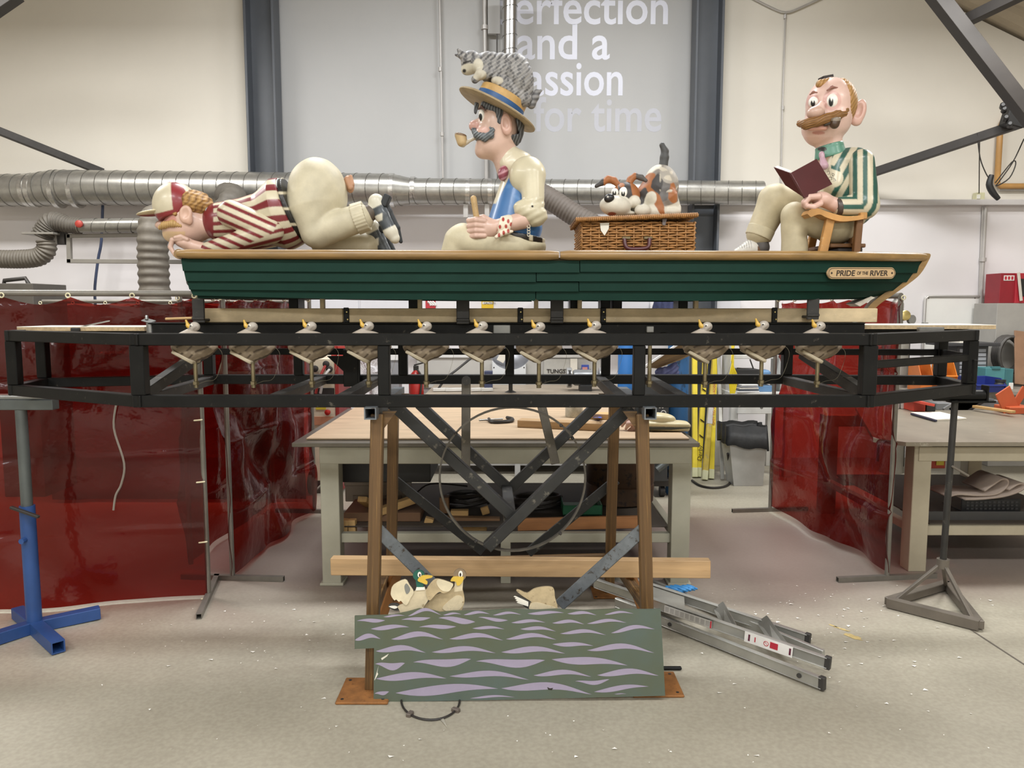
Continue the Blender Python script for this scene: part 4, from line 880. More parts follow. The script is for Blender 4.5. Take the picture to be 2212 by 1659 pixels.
D.new().chain([(1356, 402, -18), (1362, 388, -14), (1372, 380, -14), (1384, 383, -18), (1395, 390, -20)], [8, 7, 6, 6, 4]); D.mesh('ear', m_mat, dg, 1.2, lambda u, v, d: np.where((u > 1374)[:, None], lin('57524e'), lin(BR)))
# ---------------------------------------------------------------- reader in the armchair
R = Sculpt(1760, 545, 3.74)
fc = T('reading_figure', 'painted statue of a seated man in green striped blazer with big moustache', 'statue', R.w(1740, 556))
SK = 'e2c0b2'; GRN = '2c5a4f'
def p_hc(u, v, d):
    A = colr(len(u), SK); n = np.hypot((u-1797)/20, (v-217)/22) ; put(A, n < 1, 'd6a99e'); put(A, np.hypot((u-1756)/14, (v-219)/18) < 1, 'd6a99e'); put(A, (np.hypot((u-1762)/20, (v-243)/15) < 1), 'cba998'); put(A, (v > 296) & (u < 1800), 'dab4a4'); put(A, np.hypot((u-1768)/14, (v-287)/4) < 1, 'c48a7c'); return A
R.new().ell((1792, 226), (48, 55, 48)).ell((1784, 272), (50, 36, 45), -12, k=18).ell((1776, 296), (30, 20, 30), k=12).ell((1762, 243, -44), (19, 13, 15), -8, k=5).cap((1776, 226, -44), (1768, 240, -46), 8, 10, k=5).cap((1791, 300), (1793, 336), 25, 28, k=8).ell((1812, 250, -30), (18, 14, 16), k=10)
R.mesh('head', m_pnt, fc, 1.5, p_hc)
R.new().cap((1748, 277, -38), (1782, 276, -44), 5, 6); R.mesh('lip', m_pnt, fc, 1.1, one('cf9a88'))
R.new().ell((1856, 242, -4), (14, 27, 9), 14).ell((1856, 238, -12), (8, 16, 7), 14, k=4, op='-').ell((1848, 262, -2), (12, 9, 8), 20, k=5); R.mesh('ear', m_pnt, fc, 1.2, one('d9b0a2'))
R.new().ell((1798, 218, -40), (13, 16, 10)); R.mesh('eye', m_pnt, fc, .9, p_eye(0, 0, 1795, 220, (5.2, 10), (1, .32, 3.2)))
R.new().ell((1757, 221, -27), (10, 11, 9)); R.mesh('eye', m_pnt, fc, .9, p_eye(0, 0, 1756, 223, (5, 7.5), (0, .35, 2.6)))
R.new().chain([(1787, 195, -47), (1797, 188, -46), (1810, 190, -42)], [1.8, 2.6, 1.6]); R.mesh('eyebrow', m_mat, fc, .9, one('96685a'))
R.new().chain([(1750, 204, -32), (1757, 199, -36), (1765, 200, -40)], [1.6, 2.2, 1.4]); R.mesh('eyebrow', m_mat, fc, .9, one('96685a'))
mh = lambda u, v, d: np.where((np.sin(u*.5+v*1.3+1.5*np.sin(u*.17)) > .1)[:, None], lin('9a6d38'), lin('6f4c26'))
R.new().chain([(1728, 267, -26), (1742, 268, -40), (1764, 263, -50), (1788, 256, -52), (1810, 249, -47), (1824, 246, -42), (1829, 238, -40), (1824, 236, -41)], [7, 11, 9.5, 10, 9.5, 5.5, 4, 3]); R.mesh('moustache', m_mat, fc, 1.1, mh, lambda u, v, d: .5*np.sin(u*.5+v*1.3+1.5*np.sin(u*.17)))
hh = lambda u, v, d: np.where((np.sin(v*.5+u*.9+1.5*np.sin(v*.2)) > .2)[:, None], lin('b98d55'), lin('a27a45'))
R.new().ell((1798, 225, 4), (51, 57, 50)).box((1752, 262, -20), (76, 92, 70), 4, -8, k=6, op='-').cap((1771, 181, -22), (1800, 174, -14), 8.5, 7).cap((1833, 190, -30), (1838, 234, -26), 6, 4); R.mesh('hair', m_mat, fc, 1.4, hh, lambda u, v, d: .5*np.sin(v*.5+u*.9+1.5*np.sin(v*.2)))
pr = T('tobacco_pipe', 'dark briar tobacco pipe under the reader statue\'s moustache', 'pipe', R.w(1803, 276, -58))
R.new().cap((1782, 270, -52), (1797, 265, -60), 2.4, 3.2); R.mesh('stem', m_pnt, pr, .9, one('3c332c'))
R.new().cap((1805, 259, -60), (1803, 268, -60), 10, 9.5).box((1805, 246, -60), (16, 8, 16), 1, -4, k=1.5, op='-'); R.mesh('bowl', m_pnt, pr, .9, lambda u, v, d: np.where((v < 261)[:, None], lin('8a7c6c'), lin('4a3524')))
box('hat_fixing_plate', R.w(1784, 168), (24*R.s, 20*R.s, 6*R.s), M('ink_dark'), fc, (0, -.22, .2), .001)
def p_cl(u, v, d): A = colr(len(u), '5b8d78'); put(A, np.hypot((u-1776)/10, (v-322)/5) < 1, '2c2a28'); return A
R.new().cap((1792, 321), (1794, 336), 29, 32).box((1794, 326), (60, 13, 60), 2, -14, k=2, op='x'); R.mesh('collar', m_pnt, fc, 1.4, p_cl)
R.new().ell((1775, 334, -30), (6, 7, 6)).cap((1776, 340, -32), (1780, 358, -36), 5, 9, k=4); R.mesh('necktie', m_pnt, fc, 1.1, one('bd9aa6'))
def p_jc(u, v, d):
    A = colr(len(u), CREAM); c = .87*u+.5*v; put(A, stripes((c-1771)/23.5, .47) & ~(u < 1797-(v-345)*.05), GRN); put(A, (np.hypot((u-1800)/22, (v-385)/20) < 1) & (d < -20), CREAM); put(A, (np.abs(v-(362+(u-1800)*.35)) < 4) & (u > 1786) & (u < 1815) & (d < 0), GRN); put(A, (u < 1795) & (v < 372), CREAM); return A
R.new().cap((1832, 372), (1840, 445), 46, 46, k=2).ell((1836, 352), (44, 30, 58), -4, k=12).ell((1812, 400), (34, 52, 46), 10, k=14).cap((1806, 352, -20), (1800, 400, -30), 20, 22, k=10); R.mesh('blazer', m_pnt, fc, 1.6, p_jc)
def p_sc(u, v, d):
    c1 = u-1868; c2 = v-446; c = np.where((u > 1866) & (v > 440), np.hypot(np.maximum(u-1866, 0), np.maximum(v-440, 0))-2, np.where(v > 432-(1868-u)*-.45, c2, c1)); c = np.where(u-1866 > v-446-1e-3, np.where(v < 440, c1, np.hypot(np.maximum(u-1866, 0), np.maximum(v-440, 0))), np.where((v > 425) & (u < 1858), c2, c))
    A = colr(len(u), CREAM); put(A, stripes((c+25)/22.+.05, .46), GRN); return A
R.new().cap((1860, 350, -46), (1868, 440, -58), 26, 28).cap((1868, 445, -58), (1818, 446, -66), 28, 20, k=5); R.mesh('sleeve', m_pnt, fc, 1.5, p_sc)
R.new().cap((1830, 350, 50), (1800, 420, 60), 26, 24).cap((1800, 420, 60), (1770, 430, 40), 22, 18, k=5); R.mesh('sleeve', m_pnt, fc, 2., p_jc)
R.new().cap((1814, 447, -67), (1806, 447, -68), 19, 18).box((1809, 446, -67), (5, 30, 30), 2, -8, k=2, op='x'); R.mesh('shirt_cuff', m_pnt, fc, 1.3, one('4a3f3a'))
fg = [([(1768, 424+2*k, -88+10*k), (1748, 426+2*k, -90+10*k), (1738, 437+2*k, -90+10*k), (1742, 447, -88+10*k)], 6.2) for k in range(4)]
hand(R, fc, ((1774, 430, -72), (22, 15, 18), 8), [((1778, 432, -70), (1812, 446, -66), 14, 15)], fg, [([(1772, 440, -88), (1758, 447, -94), (1744, 445, -94)], 6)], 'dcb5a6')
# legs
R.new().cap((1790, 470, 25), (1685, 430, 30), 38, 36).cap((1684, 429, 30), (1650, 500, 30), 35, 28, k=6).cap((1800, 490, -25), (1716, 466, -30), 36, 27, k=8).cap((1715, 464, -30), (1716, 552, -30), 26, 27, k=5).ell((1805, 495), (38, 34, 56), k=10)
R.mesh('trousers', m_mat, fc, 1.8, one('c6ba9a'), lambda u, v, d: .5*np.sin(u*.16+v*.09))
R.new().cap((1656, 488, 30), (1649, 505, 30), 30, 29).box((1651, 500, 30), (50, 11, 50), 2, 22, k=2, op='x'); R.mesh('trouser_cuff', m_mat, fc, 1.5, one('cabfa0'))
R.new().cap((1650, 512, 30), (1654, 532, 30), 17, 18); R.mesh('sock', m_mat, fc, 1.5, one('575350'))
def p_s3(u, v, d): A = colr(len(u), 'dcd9d0'); put(A, (u > 1641) & (v > 531-(u-1640)*.3), '6b4a2e'); put(A, (np.abs(np.sin((u-1600)*.7)) < .3) & (u > 1600) & (u < 1628) & (v < 535), '33302e'); return A
R.new().cap((1604, 545, 30), (1630, 533, 30), 12, 17).cap((1630, 535, 30), (1656, 540, 30), 18, 14, k=5); sh = R.mesh('shoe', m_pnt, fc, 1.4, p_s3)
R.new().box((1628, 553, 30), (40, 3, 16), 2); R.mesh('sole', m_mat, sh, 1.4, one('2c2927'))
R.new().cap((1690, 552, -30), (1712, 548, -30), 10, 14); R.mesh('shoe', m_pnt, fc, 1.5, one('2e2b29'))
# handwritten badge on the breast pocket
for k, (a, b) in enumerate(((1786, 372), (1796, 374), (1790, 384), (1799, 386), (1793, 379))):
    tube('badge_line', [R.w(a, b, -64), R.w(a+5, b-3+(k % 2)*4, -64), R.w(a+7, b+4, -64), R.w(a+1, b+5, -64)], .0012, M('ink_dark'), fc, 4)
# book
bk = T('maroon_book', 'open maroon hardback book held before the reader statue', 'book', R.w(1736, 428, -75)); m_cov = M('book_maroon', '4d1d20', .4, 0, .12, 10, .03); m_pg = M('paper_white', 'e2ddd0', .7, 0, .04)
S1, S2 = R.w(1707, 374, -100), R.w(1738, 428, -100)
def leaf(p, q, par):
    n = (p-S1).cross(S2-S1).normalized(); n = n if n.y > 0 else -n
    c = prism('cover', [S1, S2, q, p], n*.004, m_cov, par)
    ins = lambda x: x+((S1+S2+p+q)/4-x)*.04; s1 = S1.lerp(p, .14); s2 = S2.lerp(q, .14)
    prism('pages', [ins(s1)+n*.0045, ins(s2)+n*.0045, ins(q)+n*.0045, ins(p)+n*.0045], n*.017, m_pg, par)
leaf(R.w(1764, 343, -62), R.w(1798, 398, -62), bk); leaf(R.w(1671, 361, -70), R.w(1696, 400, -70), bk)
bar('spine', S1, S2, .012, .008, m_cov, bk)
# armchair
m_chw = M('chair_worn_pine', 'b5854a', .5, 0, .3, 6, .06, stretch=(1, 1, .4), col2='e0cba4', thr=.6); m_chd = M('chair_dark_wood', '6b4724', .5, 0, .3, 8, .05)
ch = T('wooden_armchair', 'worn pine captain\'s chair under the reading statue', 'chair', R.w(1810, 556))
tp = [(1744, 462), (1750, 453), (1766, 450), (1790, 458), (1820, 466), (1850, 466), (1867, 463)]; bo = [(1866, 473), (1848, 476), (1815, 478), (1786, 470), (1770, 463), (1752, 469)]
for d0 in (-98, 62):
    A = smooth_path([R.w(u, v, d0) for u, v in tp], 4); B2 = smooth_path([R.w(u, v, d0) for u, v in bo], 4); prism('armrest', [Vector(tuple(q)) for q in A]+[Vector(tuple(q)) for q in B2], (0, 34*R.s, 0), m_chw, ch)
    bar('front_post', R.w(1794, 468, d0+14), R.w(1774, 558, d0+14), .038, .03, m_chw, ch, up=(0, -1, 0)); bar('back_post', R.w(1856, 470, d0+14), R.w(1848, 558, d0+14), .03, .03, m_chd, ch, up=(0, -1, 0))
box('seat', R.w(1806, 535), (74*R.s, 120*R.s, 8*R.s), m_chd, ch); box('seat_frame', R.w(1812, 545), (52*R.s, 112*R.s, 10*R.s), M('ink_dark'), ch)
for d0 in (-66, -40, -14, 14, 40): bar('back_slat', R.w(1856, 468, d0), R.w(1849, 536, d0), .022, .012, m_chd, ch, up=(0, -1, 0))
bar('crest_rail', R.w(1866, 466, -98), R.w(1866, 466, 96), .03, .03, m_chw, ch); bar('stretcher', R.w(1846, 520, -80), R.w(1850, 520, 70), .02, .03, m_chd, ch)
# ================================================================ row of bobbing ducks
RODS = [423, 546, 673, 797, 921, 1041, 1164, 1284, 1522, 1645, 1766]
m_rod = M('brass_rod', '8f8468', .35, .7, .15, 20)
K = Sculpt(1041, 780, 3.36)
GRP = 'bobbing ducks along the frame'
wh = ['leftmost, above the front corner post', 'second from the left', 'third from the left', 'fourth from the left, beside the left centre post', 'fifth from the left', 'sixth from the left, left of the frame middle', 'seventh from the left, right of the frame middle', 'eighth from the left, before the empty rod', 'third from the right, after the empty rod', 'second from the right', 'rightmost, near the bow']
dk = T('carved_duck', 'carved duck with yellow bill, '+wh[5], 'duck', K.w(1041, 836), GRP)
def p_db(u, v, d):
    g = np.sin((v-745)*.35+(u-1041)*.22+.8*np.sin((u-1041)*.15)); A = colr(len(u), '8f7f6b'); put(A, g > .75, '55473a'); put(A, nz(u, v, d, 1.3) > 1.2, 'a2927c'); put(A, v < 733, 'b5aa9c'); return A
K.new().ell((1041, 745), (44, 31, 26), 4).cap((1008, 746), (1036, 762), 17, 20, k=8).cap((1062, 754), (1085, 749), 15, 6, k=10).cap((1016, 732), (1030, 718), 15, 9, k=10).box((990, 850), (120, 77, 80), 1, 30, k=2, op='-')
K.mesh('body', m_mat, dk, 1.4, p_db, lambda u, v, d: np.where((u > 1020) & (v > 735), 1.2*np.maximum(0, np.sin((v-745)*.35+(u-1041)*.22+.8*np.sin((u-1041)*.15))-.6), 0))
K.new().ell((1043, 704), (11, 10, 9.5)).cap((1037, 710), (1022, 724), 7, 9, k=5); hd_ = K.mesh('head', m_mat, dk, 1., lambda u, v, d: np.where((nz(u, v, d, 1.5) > 1.)[:, None], lin('9c9186'), lin('b7aea2')))
K.new().chain([(1036, 707, -1), (1029, 702, -1), (1025, 691, -1)], [4.5, 3.8, 2.2]).ell((1031, 704, -1), (6, 4, 5), 50, k=2); K.mesh('bill', m_pnt, dk, .8, one('d4ab48'))
K.new().ell((1039, 702, -7), (4.2, 3.2, 3)); K.mesh('eye', m_pnt, dk, .7, lambda u, v, d: np.where((np.hypot(u-1037.5, v-702.6) < 1.9)[:, None], lin('2a2624'), lin('e6e1d6')))
bar('mount_board', K.w(1000, 757), K.w(1044, 781), 44*K.s, 7*K.s, M('mount_cream', 'b3a78f', .6), dk)
s = K.s; zt1, zb1 = K.w(0, 778).z, K.w(0, 836).z; x = K.w(1041, 800).x
lathe('rod', [(4.4*s, zb1+12*s), (4.4*s, zt1)], (x, 3.36, 0), m_rod, dk, 12); lathe('collar', [(5*s, zb1+14*s), (7*s, zb1+13*s), (7*s, zb1+7*s), (5*s, zb1+6*s)], (x, 3.36, 0), m_rod, dk, 6, smooth=False); lathe('nut', [(5*s, zb1), (5*s, zb1+8*s)], (x, 3.36, 0), m_rod, dk, 8, smooth=False)
tube('pull_wire', [K.w(1046, 828), K.w(1062, 822), K.w(1085, 815), K.w(1100, 770), K.w(1094, 752), K.w(1082, 748)], .0008, M('wire_ochre', '76705c', .5), dk, 4, sm=4)
x_ref = x
for i, u in enumerate(RODS):
    if u == 1041: continue
    xx = at(u, 800, 3.36).x; copy_thing(dk, (xx-x_ref, random.uniform(-.01, .01), random.uniform(-.004, .003)), 'carved duck with yellow bill, '+wh[i])
er = T('bare_rod', 'bare brass rod without a duck in the row of ducks', 'rod', at(1403, 836, 3.36)); xx = at(1403, 800, 3.36).x
lathe('rod', [(4.4*s, zb1+12*s), (4.4*s, K.w(0, 735).z)], (xx, 3.36, 0), m_rod, er, 12); lathe('collar', [(5*s, zb1+14*s), (7*s, zb1+13*s), (7*s, zb1+7*s), (5*s, zb1+6*s)], (xx, 3.36, 0), m_rod, er, 6, smooth=False); lathe('nut', [(5*s, zb1), (5*s, zb1+8*s)], (xx, 3.36, 0), m_rod, er, 8, smooth=False)
bar('duck_carrier', (at(300, 733, 3.28).x, 3.28, at(1106, 733, 3.28).z), (at(1876, 733, 3.28).x, 3.28, at(1106, 733, 3.28).z), .02, .02, m_blk, fr)
# ================================================================ painted water panel
YP = 3.085
def pp_(u, v, off=0): return at(u, v, YP-off)
top = [(766, 1331), (845, 1329), (880, 1322), (905, 1315), (928, 1317), (950, 1323), (980, 1320), (1040, 1320), (1100, 1316), (1160, 1318), (1200, 1316), (1260, 1319), (1330, 1316), (1395, 1317), (1427, 1316)]
m_pan = M('panel_green_blue', '52605c', .5, 0, .08, 3, .02, hue='4a5a44')
nt = m_pan.node_tree; rr = [n for n in nt.nodes if n.type == 'VALTORGB'][0]; rr.color_ramp.elements[0].color = (*lin('56593f'), 1); rr.color_ramp.elements[1].color = (*lin('53625f'), 1)
[n for n in nt.nodes if n.type == 'TEX_NOISE'][0].inputs['Scale'].default_value = 1.6
pn = prism('painted_water_panel', [pp_(*q) for q in top]+[pp_(1437, 1503), pp_(1120, 1511), pp_(807, 1517), pp_(808, 1400), pp_(766, 1402)], (0, .009, 0), m_pan); tag(pn, 'painted plywood panel of green water with lilac wave marks leaning on the trestle', 'panel')
m_wave = M('lilac_wave_paint', '9a91a6', .5, 0, .1, 6)
def A_(x, y): return (700+x/3.95, 1180+y/3.95)
def B_(x, y): return (1080+x/3.95, 1180+y/3.95)
WV = [(A_(505, 603), A_(690, 592), 16, -4), (A_(715, 595), A_(1000, 585), 26, -42), (A_(1015, 588), A_(1172, 580), 16, -8), (A_(1190, 585), A_(1415, 578), 22, -14), (A_(1440, 588), A_(1685, 583), 20, -14),
 (A_(278, 637), A_(522, 632), 30, 2), (A_(658, 628), A_(910, 610), 28, 4), (A_(975, 612), A_(1290, 645), 46, 6), (A_(1315, 605), A_(1570, 632), 26, 8), (A_(398, 705), A_(728, 690), 36, -4), (A_(808, 690), A_(1128, 685), 32, 2), (A_(1265, 700), A_(1540, 708), 24, -8),
 (A_(257, 800), A_(483, 790), 40, -22), (A_(572, 793), A_(1018, 795), 44, -36), (A_(1068, 790), A_(1530, 803), 38, -30), (A_(440, 895), A_(868, 908), 46, -26), (A_(918, 903), A_(1467, 912), 42, -26), (A_(435, 1005), A_(690, 997), 56, 30), (A_(760, 990), A_(1255, 962), 60, 26), (A_(440, 1130), A_(1045, 1128), 58, -16), (A_(1070, 1108), A_(1750, 1140), 46, -30), (A_(430, 1258), A_(555, 1240), 30, 8), (A_(610, 1252), A_(1485, 1215), 76, -6), (A_(1245, 1297), A_(1630, 1288), 18, -10),
 (B_(235, 575), B_(548, 568), 26, -2), (B_(575, 575), B_(825, 588), 24, -12), (B_(890, 583), B_(1140, 575), 18, -14), (B_(95, 652), B_(388, 650), 26, -10), (B_(445, 655), B_(720, 665), 26, -16), (B_(742, 660), B_(1080, 652), 26, -18), (B_(172, 706), B_(477, 726), 28, -14), (B_(512, 745), B_(905, 757), 30, -22), (B_(948, 740), B_(1322, 707), 34, -26), (B_(50, 792), B_(482, 797), 36, -28), (B_(447, 835), B_(797, 850), 34, -2), (B_(10, 903), B_(556, 915), 46, -24), (B_(742, 888), B_(1318, 910), 44, -38), (B_(-205, 982), B_(385, 972), 64, 28), (B_(440, 965), B_(1090, 1017), 60, -6), (B_(285, 1102), B_(780, 1113), 40, -26), (B_(828, 1100), B_(1355, 1105), 48, -26), (B_(640, 1152), B_(935, 1135), 32, 24), (B_(803, 1242), B_(1270, 1197), 40, -8), (B_(10, 1212), B_(785, 1265), 60, -36), (B_(975, 1262), B_(1080, 1260), 7, -2)]
for (a, b, th, amp) in WV:
    th = th/3.95; amp = amp/3.95; up_, dn = [], []; n = 14
    for i in range(n+1):
        t = i/n; u = a[0]+(b[0]-a[0])*t; c = a[1]+(b[1]-a[1])*t+amp*math.sin(PI*t)**1.5*1.1+.16*th*math.sin(2*PI*t)*(1 if amp < 0 else -1); h = .72*th*math.sin(PI*t)**.9*(1+.3*math.cos(PI*t)*(1 if amp < 0 else -1))
        u = min(max(u, 767), 1434); up_.append((u, c-h*.9)); dn.append((u, min(c+h*.55, 1509)))
    V = [tuple(pp_(*q, .0008)) for q in up_]+[tuple(pp_(*q, .0008)) for q in dn]
    mk('wave_mark', V, [[i, n+1+i, n+2+i, i+1] for i in range(n)], m_wave, pn)
mk('tear_hole', [tuple(pp_(*q, .0012)) for q in ((1182, 1484), (1188, 1487), (1195, 1486), (1192, 1491), (1184, 1490))], [[0, 4, 3, 2, 1]], M('ink_dark'), pn)
mk('chipped_edge', [tuple(pp_(*q, .0012)) for q in ((809, 1468), (818, 1438), (815, 1452), (817, 1456), (809, 1470))], [[0, 4, 3, 2, 1]], M('tag_white'), pn); mk('paint_scrape', [tuple(pp_(*q, .0012)) for q in ((823, 1422), (840, 1412), (836, 1418), (825, 1426))], [[0, 3, 2, 1]], M('tag_white'), pn)
# ---------------------------------------------------------------- flat duck cut-outs standing behind the panel
YK = 3.12
def cut(name, poly, cv, mat, par, dep, z0=0, sm=3):
    P = smooth_path([at(*cv(*q), YK-z0) for q in poly], sm, True) if sm else [at(*cv(*q), YK-z0) for q in poly]
    return prism(name, [Vector(tuple(p)) for p in P], (0, dep, 0), mat, par)
def circ(cx, cy, rx, ry, n=14): return [(cx+rx*math.cos(2*PI*k/n), cy+ry*math.sin(2*PI*k/n)) for k in range(n)]
m_dcr = M('duck_cream', 'c9bb9d', .5, 0, .2, 14, .02, col2='8f7d5e', thr=.6); m_dbr = M('duck_buff', 'b2a07e', .5, 0, .25, 16, .02, col2='6f5c40', thr=.6); m_teal = M('drake_teal', '1f5a4c', .4, 0, .15, 10); m_yel = M('bill_yellow', 'd2b046', .45, 0, .08); m_wht = M('eye_white', 'e8e4d8', .4, 0, .03); m_bk = M('ink_dark')
m_dwg = M('wing_pale', 'd2c6a8', .5, 0, .18, 12, .02); m_head = M('hen_brown', '85725a', .5, 0, .25, 18)
dr = T('drake_cutout', 'flat painted drake cut-out with green head and raised wings behind the panel', 'duck', at(905, 1330, YK))
cut('body', [(630, 512), (690, 480), (770, 385), (860, 368), (892, 400), (888, 460), (850, 520), (810, 640), (680, 640), (645, 552)], A_, m_dcr, dr, .01)
cut('tail', [(548, 515), (575, 490), (632, 492), (655, 540), (600, 548)], A_, M('tail_dark', '3a3835', .5), dr, .009, -.002); cut('tail_feather', [(552, 514), (600, 508), (628, 520), (600, 534)], A_, m_wht, dr, .002, .002, 2)
cut('wing', [(570, 390), (592, 330), (690, 283), (728, 330), (765, 390), (740, 440), (708, 500), (680, 492), (655, 465), (640, 475), (615, 455), (600, 462), (574, 425)], A_, m_dwg, dr, .006, .005); cut('wing_shade', [(685, 345), (705, 318), (735, 365), (720, 400), (700, 405)], A_, M('wing_grey', '7c7c76', .5), dr, .002, .0062)
cut('wing', [(872, 372), (930, 292), (985, 280), (1095, 318), (1092, 335), (1088, 360), (1062, 388), (1020, 402), (985, 390), (950, 415), (905, 462), (882, 440)], A_, m_dbr, dr, .006, .006); cut('wing_tip', [(960, 300), (990, 283), (1095, 319), (1088, 358), (1060, 386), (1010, 380), (970, 340)], A_, m_dwg, dr, .002, .0075)
cut('neck', [(778, 270), (845, 270), (850, 355), (790, 352)], A_, m_teal, dr, .008, .002, 0); cut('neck_ring', [(788, 350), (858, 350), (862, 372), (780, 378)], A_, m_wht, dr, .006, .004, 0)
h = cut('head', circ(808, 250, 50, 45), A_, m_teal, dr, .01, .004); cut('bill', [(800, 282), (840, 250), (922, 253), (915, 270), (862, 282), (882, 302), (876, 328), (835, 312), (805, 300)], A_, m_yel, h, .006, .010, 2)
e = cut('eye', circ(814, 243, 16, 23), A_, m_wht, h, .004, .0085); cut('pupil', circ(817, 248, 7, 14), A_, m_bk, h, .003, .0092)
hn = T('hen_duck_cutout', 'flat painted brown duck cut-out facing the drake behind the panel', 'duck', at(965, 1330, YK+.02))
cut('body', [(830, 545), (890, 480), (960, 412), (1080, 372), (1125, 330), (1172, 350), (1197, 440), (1190, 505), (1150, 580), (1060, 640), (940, 640), (870, 600)], A_, m_dbr, hn, .01, -.014); cut('breast', [(1060, 470), (1130, 420), (1185, 440), (1185, 500), (1140, 552), (1070, 560), (1010, 530)], A_, m_dcr, hn, .002, -.012)
h = cut('head', circ(1158, 246, 54, 52)+[], A_, m_head, hn, .01, -.012); cut('neck', [(1118, 270), (1190, 270), (1180, 380), (1110, 390)], A_, m_dcr, hn, .01, -.0135, 0)
cut('bill', [(1080, 292), (1100, 262), (1150, 260), (1192, 265), (1176, 312), (1150, 336), (1132, 330), (1124, 302), (1086, 300)], A_, m_yel, h, .006, -.008, 2); cut('eye', circ(1165, 238, 18, 27), A_, m_wht, h, .004, -.0085); cut('pupil', circ(1163, 243, 8, 15), A_, m_bk, h, .003, -.0075)
hf = T('half_duck_cutout', 'flat painted duck tail-half cut-out on the right behind the panel', 'duck', at(1160, 1330, YK))
cut('body', [(165, 375), (230, 402), (290, 366), (370, 348), (440, 350), (464, 378), (470, 440), (492, 545), (430, 640), (270, 640), (250, 540), (258, 490), (268, 474), (200, 430), (140, 380)], B_, m_dbr, hf, .01); cut('belly', [(258, 545), (262, 492), (320, 478), (400, 500), (470, 520), (470, 545), (400, 560)], B_, m_dcr, hf, .002, .0015)
cut('tail', [(150, 425), (250, 470), (255, 535), (200, 510)], B_, M('tail_dark'), hf, .008, -.002)
for k in range(4): cut('tail_feather', [(116+9*k, 430+17*k), (128+9*k, 424+17*k), (243, 476+10*k), (240, 484+10*k)], B_, m_wht, hf, .003, .0025, 0)
# cable loop on the floor
cl = T('cable_loop', 'black cable hoop with crimps on the floor in front of the panel', 'cable', fl(930, 1545))
cc, r1 = fl(930, 1515, .006), 63*sc(3.05, 0); zz = []
for k in range(25):
    a = PI*k/24; p = fl(930-63*math.cos(a), 1513+42*math.sin(a), .006); zz.append(p)
tube('cable', zz, .0045, M('cable_black', '26221f', .5), cl, 6)
for k in (6, 20): box('crimp', zz[k], (.035, .02, .018), M('crimp_grey', '5d544c', .5), cl, (0, 0, 1.9-k*.12))
tg = mk('paper_tag', [tuple(fl(948, 1550, .004)), tuple(fl(957, 1549, .006)), tuple(fl(967, 1573, .003))], [[0, 1, 2], [2, 1, 0]], M('tag_white'), cl)
# ================================================================ ladder on the floor
m_al = M('aluminium', 'a9a8a2', .35, .6, .1, 10); m_alr = M('aluminium_ribbed', '8f8d86', .45, .5, .1, 10); m_cap = M('ladder_cap', '33312f', .5)
ld_ = T('step_ladder', 'folded aluminium step ladder lying on the floor by the trestle', 'ladder', fl(1560, 1390))
A0, A1 = at(1304, 1236, 4.35), at(1741, 1379, 3.62); B0, B1 = at(1284, 1258, 4.1), at(1784, 1430, 3.32); C0, C1 = fl(1330, 1300, .03), fl(1772, 1474, .035)
def rail(nm, a, b, w=.022, h=.052):
    o = bar(nm, a, b, w, h, m_al, ld_, up=(0, 0, 1)); d = (b-a).normalized(); bar('end_cap', b-d*.005, b+d*.022, w*1.15, h*1.15, m_cap, ld_); 
    for s_ in (-1, 1): bar('flange_lip', a+Vector((0, -.012, s_*(h/2-.003))), b+Vector((0, -.012, s_*(h/2-.003))), .016, .004, m_al, o)
    return o
ra = rail('stile', A0, A1); rb = rail('stile', B0, B1); rc = rail('rear_stile', C0, C1); D0, D1 = C0+Vector((.25, .28, 0)), C1+Vector((.12, .26, 0))
bar('rear_stile', D0, D1, .022, .05, m_al, ld_)
for t0, t1 in ((.62, .70), (.82, .90)):
    p0, p1 = A0.lerp(A1, t0-.03), A0.lerp(A1, t0+.015); q0, q1 = B0.lerp(B1, t0-.01), B0.lerp(B1, t0+.05); up_ = Vector((0, 0, .05))
    P = [p1+up_, p0-up_*.1, q0-up_*.3, q1+up_*.3]; n = (P[1]-P[0]).cross(P[3]-P[0]).normalized(); o = prism('tread', P, n*.008, m_alr, ld_)
    for k in range(7): f = (k+.5)/7; bar('tread_rib', P[0].lerp(P[1], f)-n*.001, P[3].lerp(P[2], f)-n*.001, .004, .003, m_al, o)
p0, p1 = A0.lerp(A1, .26), A0.lerp(A1, .44); q0, q1 = B0.lerp(B1, .26), B0.lerp(B1, .44); prism('platform', [p0, p1, q1, q0], (0, 0, .015), m_alr, ld_)
d = (B1-B0); X = d.normalized(); Zq = Vector((0, 0, 1)); Nq = X.cross(Zq).normalized(); Zq = Nq.cross(X)
def stick(nm, t0, t1, h0, h1, mat, off=.021, par=None): return prism(nm, [B0+d*t0+Zq*h0+Nq*off, B0+d*t1+Zq*h0+Nq*off, B0+d*t1+Zq*h1+Nq*off, B0+d*t0+Zq*h1+Nq*off], Nq*.001, mat, par or ld_)
w1 = stick('warning_label', .70, .885, -.026, .026, M('label_white', 'dedbd6', .5)); m_lr = M('label_red', 'b02a38', .5); m_lg = M('label_grey', '9a9792', .6)
stick('label_block', .80, .83, -.014, .016, m_lr, .0222, w1); stick('label_block', .715, .722, -.016, .016, M('label_plum', '5a1c34', .5), .0222, w1); stick('label_block', .872, .879, -.016, .016, M('label_plum'), .0222, w1); stick('label_block', .74, .744, -.012, .012, m_lr, .0222, w1)
tube('label_ring', [B0+d*.785+Nq*.0225+X*.011*math.cos(a)+Zq*.011*math.sin(a) for a in np.linspace(0, 2*PI, 16, endpoint=False)], .0016, m_lr, w1, 4, True)
